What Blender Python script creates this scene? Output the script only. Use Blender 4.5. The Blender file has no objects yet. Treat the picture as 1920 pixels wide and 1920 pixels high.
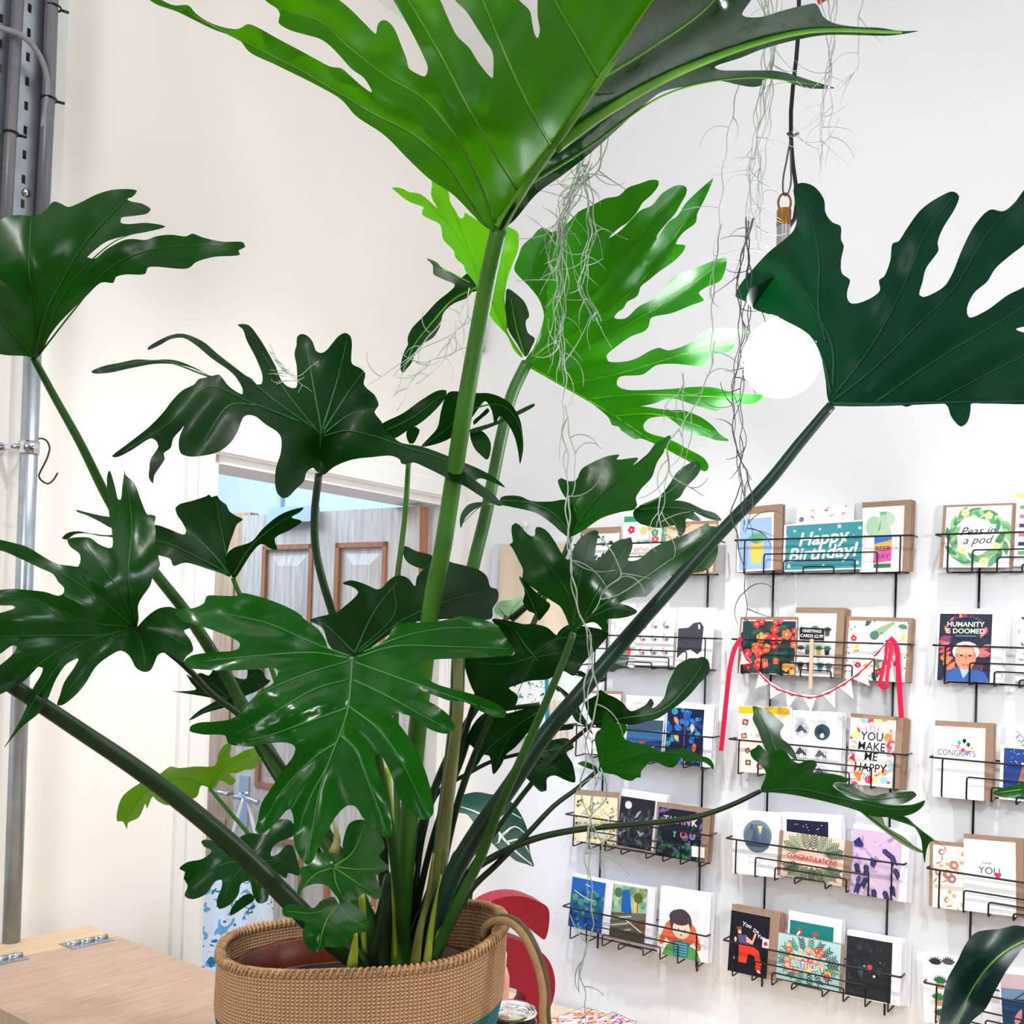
import bpy, math, random
import numpy as np
from mathutils import Vector, Matrix
from mathutils.geometry import delaunay_2d_cdt
random.seed(7)
SC = bpy.context.scene
COL = SC.collection
# ------------------------------------------------------------------ camera
FPX, PCX, PCY = 1950.0, 960.0, 1165.0
CAM = Vector((0, 0, 1.594))
PITCH, ROLL = 0.0117, 0.031
_f = Vector((0, math.cos(PITCH), math.sin(PITCH)))
_r0 = Vector((1, 0, 0)); _u0 = Vector((0, -math.sin(PITCH), math.cos(PITCH)))
_r = _r0 * math.cos(ROLL) + _u0 * math.sin(ROLL)
_u = _u0 * math.cos(ROLL) - _r0 * math.sin(ROLL)
cd = bpy.data.cameras.new('camera'); cam = bpy.data.objects.new('camera', cd); COL.objects.link(cam)
cd.sensor_width = 36; cd.lens = 36 * FPX / 1920; cd.shift_y = (PCY - 960) / 1920; cd.clip_start = 0.02
m = Matrix.Identity(4)
for i in range(3):
    m[i][0] = _r[i]; m[i][1] = _u[i]; m[i][2] = -_f[i]; m[i][3] = CAM[i]
cam.matrix_world = m
SC.camera = cam
SC.view_settings.view_transform = 'Standard'; SC.view_settings.look = 'None'
SC.view_settings.gamma = 1; SC.view_settings.use_curve_mapping = False

def ray(px, py): return _f + _r * ((px - PCX) / FPX) - _u * ((py - PCY) / FPX)
def at(px, py, d): return CAM + ray(px, py) * d
def hit(px, py, p0, n):
    d = ray(px, py); return CAM + d * ((p0 - CAM).dot(n) / d.dot(n))
def hitz(px, py, z):
    d = ray(px, py); return CAM + d * ((z - CAM.z) / d.z)
# ------------------------------------------------------------------ room frame: two walls meeting in a corner
CORNER = Vector((-0.119, 3.32, 0))
UR = Vector((.8137, -.5813, 0)); NR = Vector((-.5813, -.8137, 0))   # card wall
UL = Vector((-.5813, -.8137, 0)); NL = Vector((.8137, -.5813, 0))   # door wall
def wr(px, py, off=0.0):
    p = hit(px, py, CORNER + NR * off, NR); return (p - CORNER).dot(UR), p.z
def wl(px, py, off=0.0):
    p = hit(px, py, CORNER + NL * off, NL); return (p - CORNER).dot(UL), p.z
def PR(u, z, off=0.0): return CORNER + UR * u + NR * off + Vector((0, 0, z))
def PL(u, z, off=0.0): return CORNER + UL * u + NL * off + Vector((0, 0, z))
# ------------------------------------------------------------------ colour and materials
def lin(c):
    return tuple(((v / 255) / 12.92 if v / 255 <= .04045 else ((v / 255 + .055) / 1.055) ** 2.4) for v in c[:3])
_M = {}
def mat(name, col, rough=.5, metal=0, noise=0, nscale=40, bump=0, bscale=200, spec=.5, coat=0, emit=0, trans=0, ior=1.45, sub=None):
    if name in _M: return _M[name]
    M = bpy.data.materials.new(name); M.use_nodes = True; nt = M.node_tree; N = nt.nodes; L = nt.links
    b = N['Principled BSDF']; c = lin(col) + (1,)
    b.inputs['Base Color'].default_value = c; b.inputs['Roughness'].default_value = rough; b.inputs['Metallic'].default_value = metal
    b.inputs['Specular IOR Level'].default_value = spec; b.inputs['Coat Weight'].default_value = coat; b.inputs['IOR'].default_value = ior
    b.inputs['Transmission Weight'].default_value = trans
    if emit:
        b.inputs['Emission Color'].default_value = c; b.inputs['Emission Strength'].default_value = emit
    tc = N.new('ShaderNodeTexCoord')
    nz = N.new('ShaderNodeTexNoise'); nz.inputs['Scale'].default_value = nscale; nz.inputs['Detail'].default_value = 4
    L.new(tc.outputs['Object'], nz.inputs['Vector'])
    if noise:
        r = N.new('ShaderNodeValToRGB')
        r.color_ramp.elements[0].position = .3; r.color_ramp.elements[1].position = .7
        r.color_ramp.elements[0].color = tuple(v * (1 - noise) for v in c[:3]) + (1,)
        r.color_ramp.elements[1].color = tuple(min(1, v * (1 + noise)) for v in c[:3]) + (1,)
        L.new(nz.outputs['Fac'], r.inputs['Fac']); L.new(r.outputs['Color'], b.inputs['Base Color'])
    if bump:
        n2 = N.new('ShaderNodeTexNoise'); n2.inputs['Scale'].default_value = bscale; n2.inputs['Detail'].default_value = 3
        L.new(tc.outputs['Object'], n2.inputs['Vector'])
        bp = N.new('ShaderNodeBump'); bp.inputs['Strength'].default_value = bump; bp.inputs['Distance'].default_value = .002
        L.new(n2.outputs['Fac'], bp.inputs['Height']); L.new(bp.outputs['Normal'], b.inputs['Normal'])
    _M[name] = M; return M

def wood(name, ca, cb, scale=(1, 12, 1), rough=.5, rot=0.0, ns=6):
    if name in _M: return _M[name]
    M = bpy.data.materials.new(name); M.use_nodes = True; nt = M.node_tree; N = nt.nodes; L = nt.links
    b = N['Principled BSDF']; b.inputs['Roughness'].default_value = rough
    tc = N.new('ShaderNodeTexCoord'); mp = N.new('ShaderNodeMapping'); mp.inputs['Scale'].default_value = scale
    mp.inputs['Rotation'].default_value = (0, 0, rot)
    m0 = N.new('ShaderNodeMapping'); m0.inputs['Rotation'].default_value = (0, 0, rot)
    L.new(tc.outputs['Object'], m0.inputs['Vector']); mp.inputs['Rotation'].default_value = (0, 0, 0); L.new(m0.outputs['Vector'], mp.inputs['Vector'])
    nz = N.new('ShaderNodeTexNoise'); nz.inputs['Scale'].default_value = ns; nz.inputs['Detail'].default_value = 8; nz.inputs['Roughness'].default_value = .65
    nz.inputs['Distortion'].default_value = .4
    L.new(mp.outputs['Vector'], nz.inputs['Vector'])
    r = N.new('ShaderNodeValToRGB'); r.color_ramp.elements[0].position = .35; r.color_ramp.elements[1].position = .65
    r.color_ramp.elements[0].color = lin(ca) + (1,); r.color_ramp.elements[1].color = lin(cb) + (1,)
    L.new(nz.outputs['Fac'], r.inputs['Fac']); L.new(r.outputs['Color'], b.inputs['Base Color'])
    bp = N.new('ShaderNodeBump'); bp.inputs['Strength'].default_value = .15; bp.inputs['Distance'].default_value = .001
    L.new(nz.outputs['Fac'], bp.inputs['Height']); L.new(bp.outputs['Normal'], b.inputs['Normal'])
    _M[name] = M; return M

def leafmat(name, ca, cb, tcol, tw=.3, rough=.32, spec=.38):
    if name in _M: return _M[name]
    M = bpy.data.materials.new(name); M.use_nodes = True; nt = M.node_tree; N = nt.nodes; L = nt.links
    b = N['Principled BSDF']; out = N['Material Output']
    b.inputs['Roughness'].default_value = rough; b.inputs['Specular IOR Level'].default_value = spec
    b.inputs['Coat Weight'].default_value = .04; b.inputs['Coat Roughness'].default_value = .25
    tc = N.new('ShaderNodeTexCoord')
    nz = N.new('ShaderNodeTexNoise'); nz.inputs['Scale'].default_value = 9; nz.inputs['Detail'].default_value = 5
    L.new(tc.outputs['Object'], nz.inputs['Vector'])
    r = N.new('ShaderNodeValToRGB'); r.color_ramp.elements[0].position = .35; r.color_ramp.elements[1].position = .68
    r.color_ramp.elements[0].color = lin(ca) + (1,); r.color_ramp.elements[1].color = lin(cb) + (1,)
    L.new(nz.outputs['Fac'], r.inputs['Fac']); L.new(r.outputs['Color'], b.inputs['Base Color'])
    n2 = N.new('ShaderNodeTexNoise'); n2.inputs['Scale'].default_value = 60; n2.inputs['Detail'].default_value = 2
    L.new(tc.outputs['Object'], n2.inputs['Vector'])
    bp = N.new('ShaderNodeBump'); bp.inputs['Strength'].default_value = .12; bp.inputs['Distance'].default_value = .003
    L.new(n2.outputs['Fac'], bp.inputs['Height']); L.new(bp.outputs['Normal'], b.inputs['Normal'])
    t = N.new('ShaderNodeBsdfTranslucent'); t.inputs['Color'].default_value = lin(tcol) + (1,)
    mx = N.new('ShaderNodeMixShader'); mx.inputs[0].default_value = tw
    L.new(b.outputs[0], mx.inputs[1]); L.new(t.outputs[0], mx.inputs[2]); L.new(mx.outputs[0], out.inputs['Surface'])
    _M[name] = M; return M

def printmat():
    if 'print' in _M: return _M['print']
    M = bpy.data.materials.new('printed_ink'); M.use_nodes = True; nt = M.node_tree; N = nt.nodes; L = nt.links
    b = N['Principled BSDF']; b.inputs['Roughness'].default_value = .55; b.inputs['Specular IOR Level'].default_value = .3
    a = N.new('ShaderNodeAttribute'); a.attribute_name = 'ink'; L.new(a.outputs['Color'], b.inputs['Base Color'])
    _M['print'] = M; return M
# ------------------------------------------------------------------ objects
def tag(o, label=None, cat=None, group=None, kind=None):
    if label: o['label'] = label
    if cat: o['category'] = cat
    if group: o['group'] = group
    if kind: o['kind'] = kind
    return o
def thing(name, label, cat, loc=(0, 0, 0), group=None, kind=None):
    o = bpy.data.objects.new(name, None); COL.objects.link(o); o.location = loc; o.empty_display_size = .05
    return tag(o, label, cat, group, kind)
class MB:
    """collects shapes in world space; build() links them as one mesh object"""
    def __init__(s): s.v = []; s.f = []; s.mi = []; s.sm = []
    def add(s, v, f, mi=0, smooth=False):
        k = len(s.v); s.v += [Vector(p) for p in v]; s.f += [tuple(i + k for i in q) for q in f]
        s.mi += [mi] * len(f); s.sm += [smooth] * len(f); return s
    def box8(s, c, mi=0):
        return s.add(c, [(0, 3, 2, 1), (4, 5, 6, 7), (0, 1, 5, 4), (1, 2, 6, 5), (2, 3, 7, 6), (3, 0, 4, 7)], mi)
    def box(s, o, ex, ey, ez, mi=0):
        """box from corner o along three edge vectors"""
        o, ex, ey, ez = Vector(o), Vector(ex), Vector(ey), Vector(ez)
        return s.box8([o, o + ex, o + ex + ey, o + ey, o + ez, o + ex + ez, o + ex + ey + ez, o + ey + ez], mi)
    def prism(s, pts, d, mi=0, smooth=False):
        n = len(pts); d = Vector(d); pts = [Vector(p) for p in pts]
        return s.add(pts + [p + d for p in pts], [tuple(range(n))[::-1], tuple(range(n, 2 * n))] + [(i, (i + 1) % n, n + (i + 1) % n, n + i) for i in range(n)], mi, smooth)
    def tube(s, pts, rad, sides=8, mi=0, cap=True, flat=1.0):
        pts = [Vector(p) for p in pts]; n = len(pts)
        if not hasattr(rad, '__len__'): rad = [rad] * n
        t = [(pts[min(i + 1, n - 1)] - pts[max(i - 1, 0)]).normalized() for i in range(n)]
        a = t[0].orthogonal().normalized(); vs = []
        for i in range(n):
            a = (a - t[i] * a.dot(t[i]))
            a = a.normalized() if a.length > 1e-6 else t[i].orthogonal().normalized()
            b = t[i].cross(a)
            for k in range(sides):
                an = 2 * math.pi * k / sides
                vs.append(pts[i] + (a * math.cos(an) + b * math.sin(an) * flat) * rad[i])
        fs = [(i * sides + k, i * sides + (k + 1) % sides, (i + 1) * sides + (k + 1) % sides, (i + 1) * sides + k) for i in range(n - 1) for k in range(sides)]
        if cap: fs += [tuple(range(sides))[::-1], tuple(range((n - 1) * sides, n * sides))]
        return s.add(vs, fs, mi, True)
    def lathe(s, prof, origin, axis=Vector((0, 0, 1)), seg=32, mi=0, sx=1.0, sy=1.0):
        axis = axis.normalized(); a = axis.orthogonal().normalized() if abs(axis.z) < .99 else Vector((1, 0, 0)); b = axis.cross(a)
        n = len(prof); vs = []
        for r, h in prof:
            for k in range(seg):
                an = 2 * math.pi * k / seg; vs.append(Vector(origin) + axis * h + a * (r * sx * math.cos(an)) + b * (r * sy * math.sin(an)))
        return s.add(vs, [(i * seg + k, i * seg + (k + 1) % seg, (i + 1) * seg + (k + 1) % seg, (i + 1) * seg + k) for i in range(n - 1) for k in range(seg)], mi, True)
    def build(s, name, mats, parent=None):
        me = bpy.data.meshes.new(name); me.from_pydata(s.v, [], s.f)
        for M in (mats if isinstance(mats, (list, tuple)) else [mats]): me.materials.append(M)
        me.polygons.foreach_set('material_index', s.mi); me.polygons.foreach_set('use_smooth', s.sm); me.update()
        o = bpy.data.objects.new(name, me); COL.objects.link(o)
        if parent: own(o, parent)
        return o
def wloc(o):
    v = Vector(o.location)
    return v + wloc(o.parent) if o.parent else v
def own(o, parent):
    """parent o, whose mesh is in world space; every ancestor is an unrotated Empty or an unmoved mesh"""
    o.parent = parent; o.location = -wloc(parent)
def spline(p, step, closed=False):
    """centripetal Catmull-Rom through n-dim points"""
    P = [np.array(q, float) for q in p]; n = len(P); out = []
    rng = range(n) if closed else range(n - 1)
    for i in rng:
        g = (lambda k: P[k % n]) if closed else (lambda k: P[min(max(k, 0), n - 1)])
        p0, p1, p2, p3 = g(i - 1), g(i), g(i + 1), g(i + 2)
        if not closed and i == 0: p0 = 2 * p1 - p2
        if not closed and i == n - 2: p3 = 2 * p2 - p1
        d = np.linalg.norm(p2[:2] - p1[:2]) if step > 1 else np.linalg.norm(p2 - p1)
        k = max(1, int(round(d / step)))
        t1 = max(1e-6, np.linalg.norm(p1 - p0)) ** .5; t2 = max(1e-6, np.linalg.norm(p2 - p1)) ** .5; t3 = max(1e-6, np.linalg.norm(p3 - p2)) ** .5
        m1 = (p2 - p1) + t2 * ((p1 - p0) / t1 - (p2 - p0) / (t1 + t2)); m2 = (p2 - p1) + t2 * ((p3 - p2) / t3 - (p3 - p1) / (t2 + t3))
        for j in range(k):
            t = j / k; out.append((2 * t**3 - 3 * t**2 + 1) * p1 + (t**3 - 2 * t**2 + t) * m1 + (-2 * t**3 + 3 * t**2) * p2 + (t**3 - t**2) * m2)
    if not closed: out.append(P[-1])
    return out
# ------------------------------------------------------------------ room shell
M_wallL = mat('paint_cream', (250, 246, 241), .85, noise=.02, nscale=3, bump=.05, bscale=300)
M_wallR = mat('paint_white', (242, 244, 248), .85, noise=.02, nscale=3, bump=.05, bscale=300)
M_white = mat('paint_gloss_white', (244, 243, 241), .4)
M_black = mat('black_wire', (14, 14, 16), .35, spec=.5)
M_steel = mat('galvanised_steel', (168, 178, 188), .38, metal=.85, noise=.12, nscale=30)
M_chrome = mat('chrome', (215, 218, 224), .15, metal=1)
M_brass = mat('brass', (176, 132, 66), .3, metal=1)
HCEIL = 3.35
def q4(name, pts, M, **k):
    b = MB(); b.add(pts, [(0, 1, 2, 3)]); o = b.build(name, M); return tag(o, kind='structure', **k)
fl = MB(); fl.box((-4, -3, -.05), (8, 0, 0), (0, 10, 0), (0, 0, .05)); tag(fl.build('floor', wood('floor_wood', (150, 128, 108), (176, 152, 130), (2, 18, 1), .45)), kind='structure')
ce = MB(); ce.box((-4, -1.2, HCEIL), (8, 0, 0), (0, 8.2, 0), (0, 0, .05)); tag(ce.build('ceiling', mat('ceiling_paint', (240, 240, 240), .9)), kind='structure')
wrb = MB(); o_ = CORNER - UR * .0
wrb.box(CORNER - UR * .12, UR * 3.72, -NR * .12, (0, 0, HCEIL)); tag(wrb.build('wall_right', M_wallR), kind='structure')
# door opening in the left wall
sL = wl(388, 1150)[0]; sR = wl(836, 1100)[0]; zT = .5 * (wl(404, 853)[1] + wl(812, 931)[1])
wlb = MB()
wlb.box(CORNER, UL * sR, -NL * .12, (0, 0, HCEIL))
wlb.box(PL(sR, zT), UL * (sL - sR), -NL * .12, (0, 0, HCEIL - zT))
wlb.box(PL(sL, 0), UL * (3.4 - sL), -NL * .12, (0, 0, HCEIL))
tag(wlb.build('wall_left', M_wallL), kind='structure')
# architrave round the opening (moulded: two steps)
ar = MB(); W = .075
for (a, b_, dz0, dz1, th) in ((0, W, 0, W, .012), (.006, W - .025, 0, W - .025, .02)):
    ar.box(PL(sL + a, 0), UL * (b_ - a), NL * th, (0, 0, zT + b_))
    ar.box(PL(sR - b_, 0), UL * (b_ - a), NL * th, (0, 0, zT + b_))
    ar.box(PL(sR, zT + a), UL * (sL - sR), NL * th, (0, 0, b_ - a))
tag(ar.build('trim_1', M_white), kind='structure')
jb = MB()
jb.box(PL(sL - .02, 0, -.14), UL * .02, NL * .14, (0, 0, zT)); jb.box(PL(sR, 0, -.14), UL * .02, NL * .14, (0, 0, zT)); jb.box(PL(sR, zT - .02, -.14), UL * (sL - sR), NL * .14, (0, 0, .02))
tag(jb.build('trim_2', M_white), kind='structure')
# room behind the doorway
M_back = mat('back_room_paint', (222, 232, 246), .9)
bk = MB()
bk.box(PL(sR - .5, 0, -2.3), UL * (sL - sR + 2.2), -NL * .05, (0, 0, 2.9))
bk.box(PL(sR - .5, 2.9, -2.3), UL * (sL - sR + 2.2), NL * 2.18, (0, 0, .05))
bk.box(PL(sR - .55, 0, -2.3), UL * .05, NL * 2.18, (0, 0, 2.9))
bk.box(PL(sL + 1.7, 0, -2.3), UL * .05, NL * 2.18, (0, 0, 2.9))
tag(bk.build('wall_back', M_back), kind='structure')
# open door leaf, hinged on the right jamb and swung into the back room
M_oak = wood('pale_oak', (170, 156, 142), (206, 194, 182), (16, 16, 1.0), .4, 0, 5)
M_oakd = wood('oak_moulding', (142, 92, 62), (170, 116, 82), (10, 10, 1.0), .4)
H = at(781, 1181, 3.13); H.z = 0
E = at(449, 1172, 3.56); E.z = 0
du = (E - H).normalized(); Wd = (E - H).length; dn = Vector((-du.y, du.x, 0))
if dn.dot(CAM - H) < 0: dn = -dn
HD = zT - .03
dr = thing('door_1', None, None, H, kind='structure')
b = MB(); T = .038
def dpt(a, z, off=0): return H + du * a + dn * off + Vector((0, 0, z))
cols = [(.125, Wd / 2 - .05), (Wd / 2 + .05, Wd - .105)]; rows = [(.2, .9), (1.055, 1.865)]
xs = [0, cols[0][0], cols[0][1], cols[1][0], cols[1][1], Wd]; zs = [0.005, rows[0][0], rows[0][1], rows[1][0], rows[1][1], HD]
for i in range(5):
    for j in range(5):
        pan = i in (1, 3) and j in (1, 3)
        t0 = T - (.016 if pan else 0)
        b.box(dpt(xs[i], zs[j], -t0 + (0 if not pan else -.008)), du * (xs[i + 1] - xs[i]), dn * t0, (0, 0, zs[j + 1] - zs[j]))
        if pan:
            x0, x1, z0, z1 = xs[i], xs[i + 1], zs[j], zs[j + 1]; w_ = .035
            o0 = [dpt(x0 + w_, z0 + w_, -.008), dpt(x1 - w_, z0 + w_, -.008), dpt(x1 - w_, z1 - w_, -.008), dpt(x0 + w_, z1 - w_, -.008)]
            o1 = [dpt(x0 + 2 * w_, z0 + 2 * w_, -.001), dpt(x1 - 2 * w_, z0 + 2 * w_, -.001), dpt(x1 - 2 * w_, z1 - 2 * w_, -.001), dpt(x0 + 2 * w_, z1 - 2 * w_, -.001)]
            b.add(o0 + o1, [(4, 5, 6, 7), (0, 1, 5, 4), (1, 2, 6, 5), (2, 3, 7, 6), (3, 0, 4, 7)])
b.build('door_leaf', M_oak, dr)
for i in (1, 3):
    for j in (1, 3):
        mo = MB(); x0, x1, z0, z1 = xs[i], xs[i + 1], zs[j], zs[j + 1]; w_ = .016; h_ = .006
        for (a0, a1, c0, c1) in ((x0, x0 + w_, z0, z1), (x1 - w_, x1, z0, z1), (x0, x1, z0, z0 + w_), (x0, x1, z1 - w_, z1)):
            mo.box(dpt(a0, c0, -.008), du * (a1 - a0), dn * (.008 + h_), (0, 0, c1 - c0))
        mo.build('panel_moulding', M_oakd, dr)
eg = MB(); eg.box(dpt(-.003, .005, -T), du * .003, dn * T, (0, 0, HD - .005)); eg.build('hinge_edge', M_oakd, dr)
pl = MB(); hx = Wd - .055; hz = 1.0
pl.box(dpt(hx - .022, hz - .085, 0), du * .044, dn * .006, (0, 0, .17)); hp = pl.build('handle_plate', M_chrome, dr)
lv = MB(); lv.tube([dpt(hx, hz + .02, 0), dpt(hx, hz + .02, .045)], .009, 10); lv.tube(spline([tuple(dpt(hx, hz + .02, .045)), tuple(dpt(hx - .05, hz + .022, .05)), tuple(dpt(hx - .115, hz + .012, .048))], .01), .0095, 10)
hl = lv.build('lever_handle', M_chrome, hp)
for hzc in (1.72, 1.58, .35):
    hg = MB(); hg.tube([dpt(-.012, hzc - .045, .006), dpt(-.012, hzc + .045, .006)], .007, 10)
    hg.box(dpt(-.05, hzc - .045, -.002), du * .036, dn * .004, (0, 0, .09)); hg.box(dpt(-.008, hzc - .045, 0), du * .03, dn * .003, (0, 0, .09))
    hg.build('door_hinge', mat('hinge_nickel', (226, 218, 200), .3, metal=.6), dr)
cl = MB(); cl.box(dpt(Wd - .36, HD - .035, 0), du * .2, dn * .04, (0, 0, .05)); cl.box(dpt(Wd - .2, HD + .015, 0), du * .02, dn * .02, (0, 0, .05)); cl.build('door_closer', mat('closer_grey', (170, 186, 214), .4), dr)
# second timber door standing further back, left of the open leaf
M_oak2 = wood('mid_oak', (176, 138, 108), (204, 170, 140), (14, 14, 1.0), .45, 0, 5)
d2o = at(360, 1170, 3.95); d2o.z = 0; d2e = at(462, 1172, 3.78); d2e.z = 0
v = (d2e - d2o).normalized(); nn = Vector((-v.y, v.x, 0)); nn = nn if nn.dot(CAM - d2o) > 0 else -nn
d2 = thing('door_2', None, None, d2o, kind='structure')
d2o2 = d2o - v * .5; L2 = .5 + (d2e - d2o).length
b = MB(); b.box(d2o2 + Vector((0, 0, .005)), v * L2, -nn * .04, (0, 0, 2.0))
b.build('door_leaf', M_oak2, d2)
b = MB()
for z0, z1 in ((.15, .88), (1.06, 1.86)):
    b.box(d2o2 + v * .1 + Vector((0, 0, z0)), v * (L2 - .17), nn * .008, (0, 0, z1 - z0))
b.build('door_panel', M_oak2, d2)
b = MB(); b.tube([d2e - v * .15 + Vector((0, 0, .99)) + nn * .05, d2e - v * .01 + Vector((0, 0, .985)) + nn * .05], .008, 8); b.tube([d2e - v * .03 + Vector((0, 0, .985)), d2e - v * .03 + Vector((0, 0, .985)) + nn * .05], .008, 8)
b.build('bar_handle', M_chrome, d2)
# wooden batten in the corner
b = MB(); u0, z0 = wl(886, 655); u1, z1 = wl(886, 520)
b.box(PL(.012, z0, .0), UL * .014, NL * .012, (0, 0, z1 - z0)); tag(b.build('wooden_batten', mat('red_brown_wood', (128, 62, 42), .5, noise=.2)), 'short reddish brown wooden batten fixed upright in the room corner', 'batten')
# ------------------------------------------------------------------ cable tray and conduits, top left
ty = thing('cable_tray', 'galvanised perforated cable tray running up the cream wall, holding grey conduits', 'cable tray', PL(wl(60, 300)[0], 2.2, 0.05))
OFF = .055
ua, ub = wl(86, 300, OFF)[0], wl(-70, 300, OFF)[0]; zb = wl(50, 470, OFF)[1]; zt = HCEIL - .01
def stile(u, off0, z0, z1, w, t): return u, off0, z0, z1, w, t
# plate with real slots: a strip grid around punched holes
b = MB(); n_c = 4; du_ = (ub - ua); hw, hh = .0075, .017
holes_u = [ua + du_ * k for k in (.06, .28, .62, .86)]
pitch = .048; nz = int((zt - zb) / pitch)
us = sorted([ua, ub] + [h - hw / 2 for h in holes_u] + [h + hw / 2 for h in holes_u])
for i in range(len(us) - 1):
    col_hole = any(abs((us[i] + us[i + 1]) / 2 - h) < .001 for h in holes_u)
    if not col_hole:
        b.box(PL(us[i], zb, OFF), UL * (us[i + 1] - us[i]), NL * .002, (0, 0, zt - zb))
    else:
        for k in range(nz + 1):
            z0 = zb + k * pitch; z1 = min(zt, z0 + pitch - hh)
            if z1 > z0: b.box(PL(us[i], z0, OFF), UL * (us[i + 1] - us[i]), NL * .002, (0, 0, z1 - z0))
b.build('tray_plate', M_steel, ty)
for u_ in (ua, ub):
    b = MB(); b.box(PL(u_ - .001, zb, 0.0), UL * .002, NL * (OFF + .022), (0, 0, zt - zb)); b.build('tray_flange', M_steel, ty)
b = MB(); b.lathe([(0, .006), (.006, .006), (.009, .002), (.009, 0)], PL(wl(47, 362, OFF)[0], wl(47, 362, OFF)[1], OFF + .002), NL, 12); b.build('tray_bolt', M_chrome, ty)
M_cond = mat('grey_conduit', (122, 122, 128), .4, metal=.2, noise=.1, nscale=60)
def onL(px, py, off): u_, z_ = wl(px, py, off); return PL(u_, z_, off)
def conduit(pts, r, label, tied):
    ps = [onL(x, y, OFF + .02) for x, y in pts]
    # run up to the ceiling
    d = (ps[0] - ps[1]).normalized(); k = (HCEIL - .005 - ps[0].z) / d.z; ps = [ps[0] + d * k] + ps
    c = thing('conduit', label, 'conduit', ps[-1], 'conduits clipped to the cable tray')
    b = MB(); b.tube(ps, r, 12); b.build('pipe', M_cond, c)
    b = MB(); e = (ps[-1] - ps[-2]).normalized(); b.tube([ps[-1], ps[-1] + e * .006], r * .75, 10); b.build('bush', M_black, c)
    for (x, y) in tied:
        p = onL(x, y, OFF + .02); b = MB()
        ring = [p + UL * (math.cos(t) * (r + .002)) + NL * (math.sin(t) * (r + .002)) for t in [2 * math.pi * i / 12 for i in range(13)]]
        b.tube(ring, .0022, 6); b.tube([p - UL * r + NL * .004, p - UL * (r + .016) + NL * .006 + Vector((0, 0, .002))], .003, 6)
        b.build('cable_tie', M_black, c)
conduit([(34, 0), (20, 250), (8, 480)], .011, 'grey conduit ending in a black bush, nearer the frame edge on the cable tray', [(21, 250)])
conduit([(97, 0), (91, 185), (78, 430)], .0125, 'grey conduit tied along the outer flange of the cable tray', [(100, 14), (92, 186)])
b = MB(); ps = spline([tuple(onL(x, y, OFF + o)) for x, y, o in ((-60, 30, .03), (0, 52, .036), (40, 66, .046), (72, 100, .04), (88, 145, .032), (88, 185, .026), (80, 240, .022))], .01)
b.tube(ps, .0055, 8); tag(b.build('cable', mat('cable_grey', (150, 152, 156), .45)), 'grey cable curving across the cable tray to the tied conduit', 'cable')
b = MB(); u0 = wl(119, 0)[0]; b.box(PL(u0, zb - .02, 0), UL * .028, NL * .02, (0, 0, zt - zb + .02)); tag(b.build('trunking', M_white), 'white plastic trunking on the wall behind the cable tray edge', 'trunking')
# ------------------------------------------------------------------ steel pole, clamp and hook
ZD = .962
b0 = hitz(21, 1766, ZD); 
pu = (b0 - CORNER).dot(UL); po = (b0 - CORNER).dot(NL)
pb = b0.copy(); ptp = onL(56, 560, po)
pole = thing('steel_pole', 'galvanised steel pole rising from the hinged counter beside the cream wall', 'pole', pb)
b = MB(); topz = 2.28; d = (ptp - pb); top = pb + Vector((0, 0, topz - pb.z)); b.tube([pb, top], .0165, 20); b.build('pipe', M_steel, pole)
b = MB(); zc = wl(46, 838, po)[1]; c0 = Vector((pb.x, pb.y, zc))
b.tube([c0 - Vector((0, 0, .012)), c0 + Vector((0, 0, .012))], .0195, 20)
for sgn in (-1, 1):
    q = c0 + UL * (sgn * .03); q = q - NL * (po - .004); b.lathe([(0, .006), (.011, .005), (.013, 0)], q + Vector((0, 0, 0)), NL, 14)
    b.tube([c0 + UL * (sgn * .018) - NL * .004, q + NL * .004], .006, 8)
b.build('saddle_clamp', M_chrome, pole)
b = MB(); hk = [(66, 826), (74, 822), (86, 825), (93, 838), (88, 860), (78, 880), (73, 893), (79, 902), (90, 907), (100, 900), (108, 887)]
b.tube(spline([tuple(onL(x, y, po + .008)) for x, y in hk], .006), .0018, 8)
tag(b.build('hook', mat('dark_hook', (62, 52, 50), .3, metal=.7)), 's-shaped dark wire hook hanging on the pole clamp', 'hook')
# ------------------------------------------------------------------ hinged counter
M_ply = wood('birch_ply', (176, 148, 126), (198, 172, 150), (3, 26, 1), .5, math.radians(-52), 4)
M_pine = wood('pine_strip', (208, 180, 144), (222, 196, 162), (3, 20, 1), .5, math.radians(-36), 4)
M_ply_edge = wood('ply_edge', (196, 160, 120), (216, 182, 140), (2, 2, 60), .6)
M_brn = mat('brown_cabinet', (104, 72, 52), .6, noise=.15)
A = hitz(165, 1735, ZD); B = hitz(37, 1762, ZD); Cc = hitz(220, 1755, ZD); Dd = hitz(6, 1801, ZD)
wd = (Cc - Dd).normalized()                       # along the hinge line
ed = (hitz(410, 1826, ZD) - A).normalized()       # along the right hand edge
fl0 = hitz(0, 1891, ZD)
k = ((fl0 - Cc).cross(ed)).z / (wd.cross(ed)).z  # distance along hinge line to the front edge
ct = thing('hinged_counter', 'plywood counter with a hinged flap, set against the cream wall', 'counter', (Cc + Dd) / 2 - Vector((0, 0, ZD)))
th = Vector((0, 0, -.024))
b = MB(); g = ed * .002
b.prism([Cc + g, Cc + g + ed * 1.42, Cc + g + ed * 1.42 + wd * k, Cc + g + wd * k], th); b.build('flap', M_ply, ct)
b = MB(); back = ed * -((Cc - A).length * .98)
b.prism([A, Cc, Cc + wd * k, A + wd * k], th); b.build('fixed_strip', M_pine, ct)
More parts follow.
